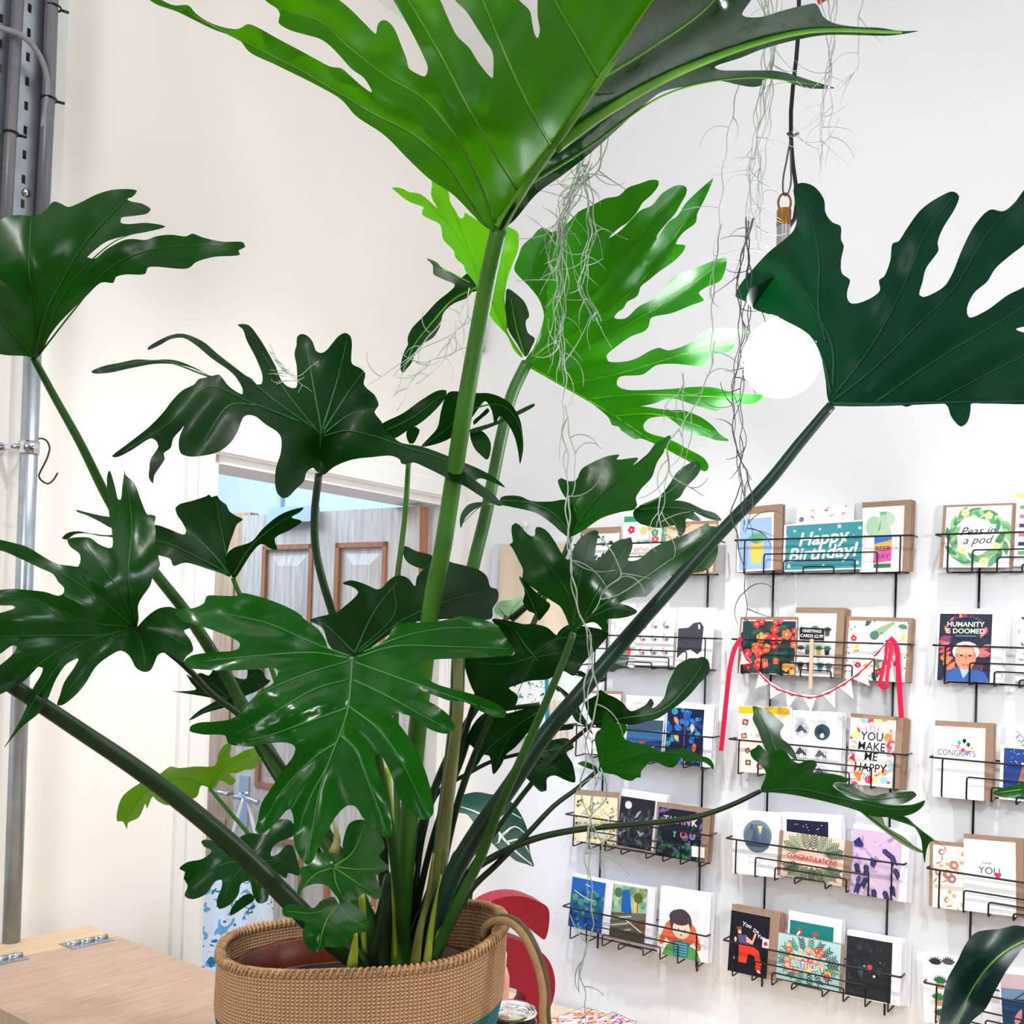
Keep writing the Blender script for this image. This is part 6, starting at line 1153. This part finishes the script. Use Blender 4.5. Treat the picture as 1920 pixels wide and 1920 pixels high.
# glass jar
M_glass = mat('clear_glass', (236, 244, 240), .03, trans=1, ior=1.45)
jc = at(958, 1900, 2.15); 
jz = CAM.z - (1884 - 1187) * 2.15 / FPX
jr = thing('glass_jar', 'round clear glass jar with a domed glass lid behind the basket', 'jar', (jc.x, jc.y, BZ))
b = MB(); b.lathe([(.001, BZ + .002), (.05, BZ + .002), (.054, BZ + .01), (.054, jz - .03), (.047, jz - .018), (.044, jz - .018), (.050, jz - .032), (.050, BZ + .014), (.001, BZ + .012)], Vector((jc.x, jc.y, 0)), seg=32); b.build('jar_body', M_glass, jr)
b = MB(); b.lathe([(0, jz + .004), (.02, jz + .004), (.038, jz), (.051, jz - .006), (.054, jz - .014), (.048, jz - .017), (.03, jz - .006), (0, jz - .003)], Vector((jc.x, jc.y, 0)), seg=32); b.build('jar_lid', M_glass, jr)
# white capped bottle
bcx = at(936, 1830, 2.35); zt_ = CAM.z - (1779 - 1186) * 2.35 / FPX
bo = thing('bottle', 'white capped pink bottle squeezed between basket and letter S', 'bottle', (bcx.x, bcx.y, BZ))
b = MB(); b.lathe([(0, BZ), (.022, BZ), (.0235, BZ + .006), (.0235, zt_ - .06), (.017, zt_ - .04), (.013, zt_ - .035), (0, zt_ - .035)], Vector((bcx.x, bcx.y, 0)), seg=24); b.build('bottle_body', mat('pink_plastic', (226, 164, 150), .4), bo)
b = MB(); b.lathe([(.015, zt_ - .036), (.016, zt_ - .01), (.014, zt_ - .003), (.008, zt_), (0, zt_)], Vector((bcx.x, bcx.y, 0)), seg=24); b.build('cap', M_white, bo)
# patterned boxes (playing-card like packs) on the bench
random.seed(41)
def pack(pts, h, label, cols, seed):
    random.seed(seed); z = BZ + h; p = [hitz(x, y, z) for x, y in pts]; ex = p[1] - p[0]; ey = p[3] - p[0]
    o = p[0].copy(); n = Vector((0, 0, 1))
    root = thing('patterned_box', label, 'box', (p[0] + p[2]) / 2 - Vector((0, 0, h)), 'patterned boxes on the bench')
    b = MB(); b.prism(p, (0, 0, -(h - .0005))); b.build('box_body', mat('box_white', (240, 238, 236), .5), root)
    a = Art(ex.length, ey.length); a.rect(0, 0, 1, 1, (250, 246, 240))
    for i in range(130): a.leaf(random.uniform(.02, .95), random.uniform(.04, .96), random.uniform(.05, .16), .03, random.uniform(-.4, .6), random.choice(cols))
    for y in (.0, .985): a.rect(0, y, 1, y + .015, (30, 40, 60))
    a.rect(0, 0, .012, 1, (30, 40, 60)); a.rect(.988, 0, 1, 1, (30, 40, 60))
    b = MB(); o2 = p[3] ; ex_ = ex.normalized(); ey_ = -ey.normalized()
    sheet('printed_lid', o2, ex_, -ey_ * -1, n, ex.length, ey.length, .0004, mat('box_white', (240, 238, 236), .5), root, a)
oc = [(238, 96, 70), (250, 150, 90), (250, 190, 100), (240, 110, 130), (70, 90, 160)]
pk_ = [(246, 120, 170), (250, 140, 150), (236, 90, 130), (40, 70, 170), (250, 200, 120)]
pack([(1012, 1918), (1096, 1889), (1146, 1900), (1068, 1936)], .045, 'box with an orange pattern on the bench, left of the pink one', oc, 1)
pack([(1070, 1935), (1149, 1898), (1194, 1912), (1116, 1956)], .046, 'box with a pink and blue pattern at the bench end', pk_, 2)
# ------------------------------------------------------------------ cloths and bag in the corner
def cloth(name, pts_px, off, M, label, cat, art=None, sag=.01, parent=None, folds=3, amp=.006):
    """pts_px: tl tr br bl on the card wall"""
    q = [wr(x, y, off) for x, y in pts_px]; nx, ny = 28, 24; b = MB(); V = []; UVv = []
    for j in range(ny + 1):
        for i in range(nx + 1):
            s, t = i / nx, j / ny
            u = (q[0][0] * (1 - s) + q[1][0] * s) * (1 - t) + (q[3][0] * (1 - s) + q[2][0] * s) * t
            z = (q[0][1] * (1 - s) + q[1][1] * s) * (1 - t) + (q[3][1] * (1 - s) + q[2][1] * s) * t
            V.append(PR(u, z, off + amp * math.sin(s * math.pi * 2 * folds + .7) * (.4 + .6 * t)))
    b.add(V, [(j * (nx + 1) + i, (j + 1) * (nx + 1) + i, (j + 1) * (nx + 1) + i + 1, j * (nx + 1) + i + 1) for j in range(ny) for i in range(nx)], 0, True)
    return b.build(name, M, parent)
def floral(name, base, cols, scale=26, dens=.52):
    M = bpy.data.materials.new(name); M.use_nodes = True; nt = M.node_tree; N = nt.nodes; L = nt.links; b = N['Principled BSDF']; b.inputs['Roughness'].default_value = .85
    tc = N.new('ShaderNodeTexCoord'); prev = None
    for i, (c, sc, th) in enumerate(cols):
        nz = N.new('ShaderNodeTexNoise'); nz.inputs['Scale'].default_value = sc; nz.inputs['Detail'].default_value = 1.5; nz.inputs['Distortion'].default_value = 1.2
        mp = N.new('ShaderNodeMapping'); mp.inputs['Location'].default_value = (i * 3.1, i * 1.7, 0); L.new(tc.outputs['Object'], mp.inputs['Vector']); L.new(mp.outputs['Vector'], nz.inputs['Vector'])
        r = N.new('ShaderNodeValToRGB'); r.color_ramp.elements[0].position = th; r.color_ramp.elements[1].position = th + .02; L.new(nz.outputs['Fac'], r.inputs['Fac'])
        mx = N.new('ShaderNodeMix'); mx.data_type = 'RGBA'; L.new(r.outputs['Color'], mx.inputs[0])
        if prev is None: mx.inputs[6].default_value = lin(base) + (1,)
        else: L.new(prev, mx.inputs[6])
        mx.inputs[7].default_value = lin(c) + (1,); prev = mx.outputs[2]
    L.new(prev, b.inputs['Base Color']); return M
M_beige = mat('beige_linen', (226, 208, 186), .9, noise=.05, nscale=20, bump=.2, bscale=400)
M_tealp = floral('teal_leaf_print', (240, 240, 240), (((50, 132, 150), 46, .62), ((20, 96, 116), 70, .66)))
M_bluep = floral('blue_floral_print', (240, 244, 250), (((120, 176, 214), 20, .60), ((24, 128, 150), 28, .64), ((70, 110, 180), 40, .68)))
M_sheer = mat('sheer_sleeve', (222, 228, 240), .5)
tw = thing('tea_towel', 'beige tea towel in a pale sleeve hanging in the room corner', 'tea towel', plane_pt(985, 1225, .03))
cloth('linen_panel', [(940, 1022), (1058, 1018), (1068, 1222), (930, 1230)], .035, M_beige, '', '', parent=tw)
cloth('pale_sleeve', [(925, 1020), (1062, 1014), (1074, 1228), (908, 1238)], .022, M_sheer, '', '', parent=tw, amp=.004)
b = MB(); b.lathe([(0, .012), (.008, .01), (.01, 0)], plane_pt(985, 985, .002), NR, 12); b.tube([plane_pt(985, 986, .012), plane_pt(984, 1000, .016), plane_pt(986, 1022, .03)], .0025, 6); b.build('hanging_hook', M_white, tw)
t2 = thing('printed_towel', 'white tea towel printed with teal leaves, hung below the beige one', 'tea towel', plane_pt(985, 1385, .03))
cloth('printed_panel', [(948, 1236), (1024, 1242), (1026, 1382), (946, 1378)], .03, M_tealp, '', '', parent=t2, amp=.002)
b = MB(); b.prism([plane_pt(x, y, .034) for x, y in ((1021, 1242), (1027, 1242), (1029, 1384), (1023, 1383))], NR * -.002); b.build('teal_border', mat('teal_border', (40, 130, 146), .8), t2)
t3 = cloth('kraft_bag', [(1030, 1312), (1062, 1315), (1064, 1398), (1032, 1396)], .028, mat('kraft_pale', (216, 200, 184), .9), '', '', amp=.002)
tag(t3, 'narrow pale kraft bag hanging between teal towel and corner rack', 'bag')
# tote bag hung on the door handle
th_ = dpt(hx - .06, hz + .012, .05)
tb = thing('tote_bag', 'white tote bag with blue floral print hanging on the open door handle', 'bag', th_ - Vector((0, 0, .6)))
bt_ = th_ - Vector((0, 0, .21)); ax = Vector((1, 0, 0)); V = []; nx, ny = 24, 24; b = MB()
for side in (0, 1):
    V = []
    for j in range(ny + 1):
        for i in range(nx + 1):
            s, t = i / nx - .5, j / ny; wv = .24 + .03 * t
            V.append(bt_ + ax * (s * wv) + Vector((0, 0, -.40 * t)) + Vector((0, -1, 0)) * ((.006 + .025 * math.sin(math.pi * (s + .5)) * t) * (1 if side == 0 else -.2) + .006 * math.sin(s * 22) * (1 - t * .5)))
    b.add(V, [(j * (nx + 1) + i, (j + 1) * (nx + 1) + i, (j + 1) * (nx + 1) + i + 1, j * (nx + 1) + i + 1) for j in range(ny) for i in range(nx)], 0, True)
b.build('bag_body', M_bluep, tb)
for sgn in (-1, 1):
    b = MB(); b.tube(spline([tuple(bt_ + ax * (sgn * .07) + Vector((0, -.006, -.01))), tuple(th_ + ax * (sgn * .03) - Vector((0, .004, .08))), tuple(th_ + ax * (sgn * .006) + Vector((0, -.002, .009)))], .02), .007, 8, flat=.35); b.build('bag_strap', mat('strap_white', (240, 240, 242), .8), tb)
# ------------------------------------------------------------------ pendant lamp
LD = 1.62
lp = thing('pendant_lamp', 'glowing globe bulb pendant hung on a black cord behind the big dark leaf', 'pendant lamp', at(1465, 672, LD))
M_bulb = mat('bulb_glow', (246, 250, 255), .4, emit=1); 
bn_ = M_bulb.node_tree.nodes['Principled BSDF']; bn_.inputs['Emission Strength'].default_value = 50.0
b = MB(); R_ = .061; bcn = at(1465, 672, LD)
b.lathe([(R_ * math.sin(t), -R_ * math.cos(t)) for t in np.linspace(0.001, math.pi * .88, 24)] + [(.019, R_ * 1.06), (.0175, R_ * 1.25)], bcn, seg=40); b.build('globe_bulb', M_bulb, lp)
capz = [at(1470, y, LD) for y in (424, 393)]
b = MB(); ax_ = Vector((0, 0, 1)); sx_ = at(1469, 440, LD)
zb_ = bcn.z + R_ * 1.2; z1 = at(1469, 424, LD).z; z2 = at(1470, 392, LD).z; cx = at(1469, 430, LD)
b.lathe([(.0185, zb_), (.014, zb_ + .02), (.0105, zb_ + .03), (.0105, z1 + .002)], Vector((cx.x, cx.y, 0)), seg=24); b.build('lamp_holder', mat('lamp_grey', (170, 168, 174), .3, metal=.6), lp)
b = MB(); b.lathe([(.0112, z1), (.0112, z2 - .002), (.009, z2), (0, z2)], Vector((cx.x, cx.y, 0)), seg=24); b.build('brass_ferrule', M_brass, lp)
b = MB(); rc = at(1471, 380, LD); rr = .0115
b.tube([rc + Vector((rr * .85 * math.cos(t), 0, rr * 1.25 * math.sin(t))) for t in np.linspace(0, 2 * math.pi, 20)], .0018, 8, cap=False); b.build('hanging_ring', mat('copper_ring', (150, 96, 66), .35, metal=.9), lp)
b = MB(); c1 = [(1498, -10), (1497, 60), (1493, 110), (1487, 160), (1483, 210), (1483, 252), (1484, 275), (1487, 310), (1492, 345), (1494, 380), (1490, 410), (1480, 425)]
ps = [at(x, y, LD) for x, y in c1]; d_ = (ps[0] - ps[1]); kk = (HCEIL - ps[0].z) / d_.z; ps = [ps[0] + d_ * kk] + ps
b.tube(spline([tuple(p) for p in ps], .03), .0033, 8); b.build('power_cord', mat('black_cord', (18, 18, 22), .5), lp)
b = MB(); c2 = [(1482, 262), (1475, 300), (1468, 340), (1470, 366), (1474, 367), (1482, 350), (1483, 310), (1482, 268)]
b.tube(spline([tuple(at(x, y, LD - .003)) for x, y in c2], .01), .0014, 6); b.tube([at(1476, 250, LD - .004), at(1484, 256, LD - .006), at(1497, 250, LD - .004)], .0022, 6); b.build('tie_string', mat('grey_string', (86, 82, 92), .7), lp)
# ------------------------------------------------------------------ spanish moss
M_moss = mat('spanish_moss', (176, 190, 176), .75, noise=.25, nscale=20); M_moss2 = mat('spanish_moss_grey', (96, 96, 100), .75, noise=.25, nscale=20)
def moss(label, strands, n_side, seed, side=(20, 60), r=.0010, drop=.4, M=None, fan=1.0):
    """strands: list of guide polylines (px, py, depth); every strand throws curling side shoots"""
    rnd = random.Random(seed); b = MB(); allp = None
    for st in strands:
        ps = spline(st, 10); n = len(ps)
        jj = [rnd.uniform(0, 6.28) for _ in range(3)]
        Q = []
        for i, (x, y, d) in enumerate(ps):
            e = min(1, i / 4) * min(1, (n - 1 - i) / 2 + .3)
            Q.append((x + e * 2.5 * math.sin(i * .9 + jj[0]), y, d + e * .006 * math.sin(i * .7 + jj[1])))
        b.tube([at(*q) for q in Q], [r * (1 - .6 * i / n) for i in range(n)], 4)
        for _ in range(n_side):
            i = rnd.randrange(1, max(2, n - 1)); x, y, d = Q[i]; L_ = rnd.uniform(*side); sg = rnd.choice((-1, 1)); a0 = rnd.uniform(-.2, 1.2) if rnd.random() < .75 else rnd.uniform(-1.0, 0)
            tt = [(x, y, d)]; cur = rnd.uniform(-.35, .35); a = a0; dd = rnd.uniform(-.02, .02)
            k_ = 5
            for k in range(k_):
                x += sg * math.cos(a) * L_ / k_ * fan; y += math.sin(a) * L_ / k_ * (1 + drop * .5); d += dd / k_; a += cur + drop * .12; tt.append((x, y, d))
            q = spline(tt, 9); m_ = len(q)
            b.tube([at(*p) for p in q], [r * .8 * (1 - .7 * j / m_) for j in range(m_)], 4)
    o = b.build('spanish_moss', M or M_moss); tag(o, label, 'air plant', 'clumps of spanish moss'); return o
rnd = random.Random(5)
def jit(line, dx, d): return [(x + rnd.uniform(-dx, dx), y + rnd.uniform(-6, 6), z + rnd.uniform(-d, d)) for x, y, z in line]
D1 = 1.50
st = []
for i in range(6): st.append(jit([(1120, 250, D1), (1105, 310, D1), (1070, 380, D1), (1040, 450, D1), (1020 + 12 * (i % 5), 520, D1)], 22, .02))
for i in range(6): st.append(jit([(1095, 300, D1), (1060, 420, D1), (1050, 520, D1), (1045, 620, D1), (1035 + 6 * (i % 4), 680 + 20 * (i % 3), D1)], 16, .02))
for i in range(4): st.append(jit([(1100, 320, D1), (1110, 440, D1), (1095, 540, D1), (1125, 600, D1)], 12, .02))
moss('grey green spanish moss clump hanging below the top leaf, over the central stems', st, 4, 3, (30, 85), .00125, .35)
st = [[(1058, 640, 1.40), (1060, 720, 1.40), (1055, 800, 1.37), (1065, 870, 1.34), (1062, 930, 1.27), (1064, 1000, 1.235), (1072, 1080, 1.225), (1078, 1130, 1.235), (1105, 1190, 1.25), (1110, 1260, 1.25), (1100, 1330, 1.25), (1108, 1400, 1.25), (1115, 1450, 1.26), (1108, 1520, 1.28), (1100, 1600, 1.28)],
      [(1066, 930, 1.25), (1070, 1050, 1.23), (1085, 1140, 1.235), (1104, 1210, 1.25), (1095, 1300, 1.25), (1090, 1350, 1.25), (1100, 1400, 1.25), (1120, 1440, 1.26), (1112, 1500, 1.28), (1104, 1560, 1.28), (1108, 1660, 1.3), (1110, 1740, 1.3), (1092, 1800, 1.3), (1085, 1860, 1.3)],
      [(1105, 1190, 1.25), (1112, 1250, 1.25), (1120, 1320, 1.25), (1104, 1370, 1.25), (1096, 1430, 1.26), (1090, 1500, 1.28), (1110, 1540, 1.28), (1098, 1600, 1.29), (1104, 1680, 1.3)],
      [(1112, 1740, 1.3), (1095, 1790, 1.3), (1088, 1830, 1.3), (1098, 1870, 1.3), (1097, 1915, 1.3)],
      [(1126, 1440, 1.26), (1140, 1490, 1.28), (1110, 1530, 1.28), (1128, 1590, 1.29), (1126, 1630, 1.3)], [(1130, 1010, 1.23), (1165, 1075, 1.25), (1140, 1100, 1.24), (1110, 1150, 1.235)], [(1060, 760, 1.38), (1072, 830, 1.36), (1080, 880, 1.33), (1072, 930, 1.27)]]
moss('long thin spanish moss strand trailing past the stems down to the boxes', st, 3, 4, (40, 95), .00135, .5)
D2 = 1.50
st = []
for i in range(8): st.append(jit([(1440 + rnd.uniform(-25, 20), -10, D2), (1438, 90, D2), (1432, 200, D2), (1420, 320, D2), (1410, 420 + 12 * i % 90, D2)], 18, .02))
for i in range(4): st.append(jit([(1545 + 12 * (i % 3), -10, D2), (1560, 90, D2), (1550, 200, D2), (1545, 300 + 20 * (i % 3), D2)], 10, .02))
st.append([(1390, 140, D2), (1372, 220, D2), (1358, 300, D2), (1350, 400, D2), (1338, 480, D2), (1330, 560, D2)])
st.append([(1620, -10, D2), (1608, 60, D2), (1610, 120, D2), (1568, 165, D2)])
moss('spanish moss hanging from above the lamp cord at the top of the picture', st, 4, 6, (30, 80), .001, .35, M_moss)
D3 = 1.40
st = []
for i in range(5): st.append(jit([(1408, 410, D3 + .06), (1395, 520, D3 + .07), (1390, 620, D3 + .06), (1385, 720, D3), (1388, 820, D3), (1392, 900, D3 - .03), (1400, 950 + 14 * i, D3 - .05)], 14, .015))
st.append([(1392, 900, 1.37), (1372, 960, 1.35), (1385, 1020, 1.34), (1398, 1100, 1.34), (1396, 1180, 1.34), (1385, 1230, 1.34)]); st.append([(1400, 880, 1.37), (1410, 960, 1.35), (1395, 1000, 1.34)])
moss('spanish moss trailing in front of the lit bulb down to the thick stem', st, 4, 8, (30, 85), .0011, .4, M_moss2)
st = [[(1352, 420, D3 + .05), (1340, 500, D3 + .05), (1335, 600, D3 + .04), (1330, 700, D3 + .02), (1290, 780, D3 + .02), (1255, 830, D3), (1250, 900, D3), (1240, 960, D3 - .03), (1225, 1010, D3 - .06)], [(1340, 640, D3 + .04), (1330, 700, D3), (1300, 770, D3), (1290, 850, D3), (1270, 890, D3)], [(1250, 840, D3), (1260, 890, D3), (1320, 930, D3)], [(1238, 930, D3 - .02), (1235, 980, D3 - .04), (1250, 1010, D3 - .05)], [(1280, 700, D3), (1282, 760, D3), (1280, 820, D3)]]
moss('wiry spanish moss strand looping across the backlit leaf', st, 3, 9, (35, 85), .0012, .4)
st = [[(880, 540, 1.50), (868, 610, 1.49), (820, 640, 1.485), (780, 660, 1.48), (740, 690, 1.475), (700, 715, 1.46), (690, 722, 1.45)], [(855, 600, 1.49), (850, 660, 1.48), (800, 680, 1.475), (770, 720, 1.46), (745, 770, 1.45)], [(830, 600, 1.48), (790, 650, 1.47), (765, 680, 1.46), (740, 740, 1.46)], [(875, 560, 1.5), (820, 690, 1.47), (780, 720, 1.46)]]
moss('tangled spanish moss hanging off the leaf left of the tallest stem', st, 5, 10, (25, 60), .001, .2)
st = [[(506, 645, 1.38), (530, 690, 1.36), (560, 715, 1.37), (585, 735, 1.385)], [(515, 675, 1.37), (540, 700, 1.37), (558, 705, 1.37), (598, 677, 1.385)], [(500, 702, 1.36), (530, 698, 1.36), (545, 690, 1.37)], [(500, 730, 1.36), (535, 715, 1.36), (560, 714, 1.37)]]
moss('small wisp of spanish moss caught on the drooping leaf', st, 4, 12, (15, 40), .0008, .1)
# reddish air plant stub at the very top
b = MB(); b.tube(spline([tuple(at(1535, 4, 1.5)), tuple(at(1550, -6, 1.5)), tuple(at(1570, -20, 1.5)), tuple(at(1575, -400, 1.5))], .02), .004, 8); tag(b.build('hanging_wire', mat('red_wire', (190, 60, 60), .5)), 'red hanging wire at the top edge above the lamp moss', 'wire')
# ------------------------------------------------------------------ light
def area(name, loc, tgt, size, power, col=(1, 1, 1), sy=None, spread=None):
    l = bpy.data.lights.new(name, 'AREA'); l.energy = power; l.color = col; l.size = size
    if sy: l.shape = 'RECTANGLE'; l.size_y = sy
    o = bpy.data.objects.new(name, l); COL.objects.link(o); o.location = loc; o.rotation_euler = (Vector(tgt) - Vector(loc)).to_track_quat('-Z', 'Y').to_euler(); return o
def spot(name, loc, tgt, power, cone, col=(1, 1, 1), r=.05, blend=.6):
    l = bpy.data.lights.new(name, 'SPOT'); l.energy = power; l.color = col; l.spot_size = math.radians(cone); l.spot_blend = blend; l.shadow_soft_size = r
    o = bpy.data.objects.new(name, l); COL.objects.link(o); o.location = loc; o.rotation_euler = (Vector(tgt) - Vector(loc)).to_track_quat('-Z', 'Y').to_euler(); return o
# unseen fills added to brighten the walls, a second pendant out of frame, daylight of the back room, added soft fills and a shop window behind the viewer
spot('fill_spot_cards_corner', PR(.75, 3.25, 1.0), PR(.8, .35, 0), 105, 50, (1, .99, .985), blend=.85)  # added fill for the lower card wall near the corner
spot('fill_spot_cards_right', PR(1.75, 3.25, 1.0), PR(1.65, .35, 0), 85, 50, (1, .99, .985), blend=.85)  # added fill for the lower racks further right
area('fill_wash_door_wall', PL(1.1, 3.25, 1.2), PL(1.1, 1.0, 0), 1.6, 1.2, (1, .975, .94), .25)  # added wash that lifts the upper door wall
spot('fill_spot_door_wall', PL(.95, 3.25, 1.2), PL(.8, .5, 0), 70, 66, (1, .975, .94), blend=.95)  # added fill that brightens the door wall
spot('fill_spot_pole_wall', PL(1.7, 3.25, 1.35), PL(1.75, .6, 0), 48, 75, (1, .975, .94), blend=.95)  # added fill that evens out the wall by the pole
pl_ = bpy.data.lights.new('pendant_out_of_frame', 'POINT'); pl_.energy = 17; pl_.color = (.97, .99, 1); pl_.shadow_soft_size = .06
po_ = bpy.data.objects.new('pendant_out_of_frame', pl_); COL.objects.link(po_); po_.location = PR(2.1, 1.8, 1.05)
area('back_room_daylight', PL((sL + sR) / 2 + .6, 2.7, -1.2), PL((sL + sR) / 2, 1.2, -.8), 1.0, 40, (.62, .79, 1))
area('fill_soft_left', (-1.2, -.9, 3.2), (-.7, 2.4, .6), .9, 9, (1, .985, .955), .9)  # added soft fill from behind the viewer, door wall side
area('fill_soft_right', (1.7, -.9, 3.0), (.6, 2.6, .5), .9, 8, (.98, .99, 1), .9)  # added soft fill from behind the viewer, card wall side
area('shop_window', (-1.3, -1.9, 2.5), (-.2, 1.5, .9), 0.6, 42, (.98, .99, 1), 1.1)
w = bpy.data.worlds.new('shop'); SC.world = w; w.use_nodes = True; nt = w.node_tree; bg = nt.nodes['Background']
bg.inputs['Color'].default_value = (1, .98, .95, 1); bg.inputs['Strength'].default_value = .15
SC.view_settings.exposure = .26
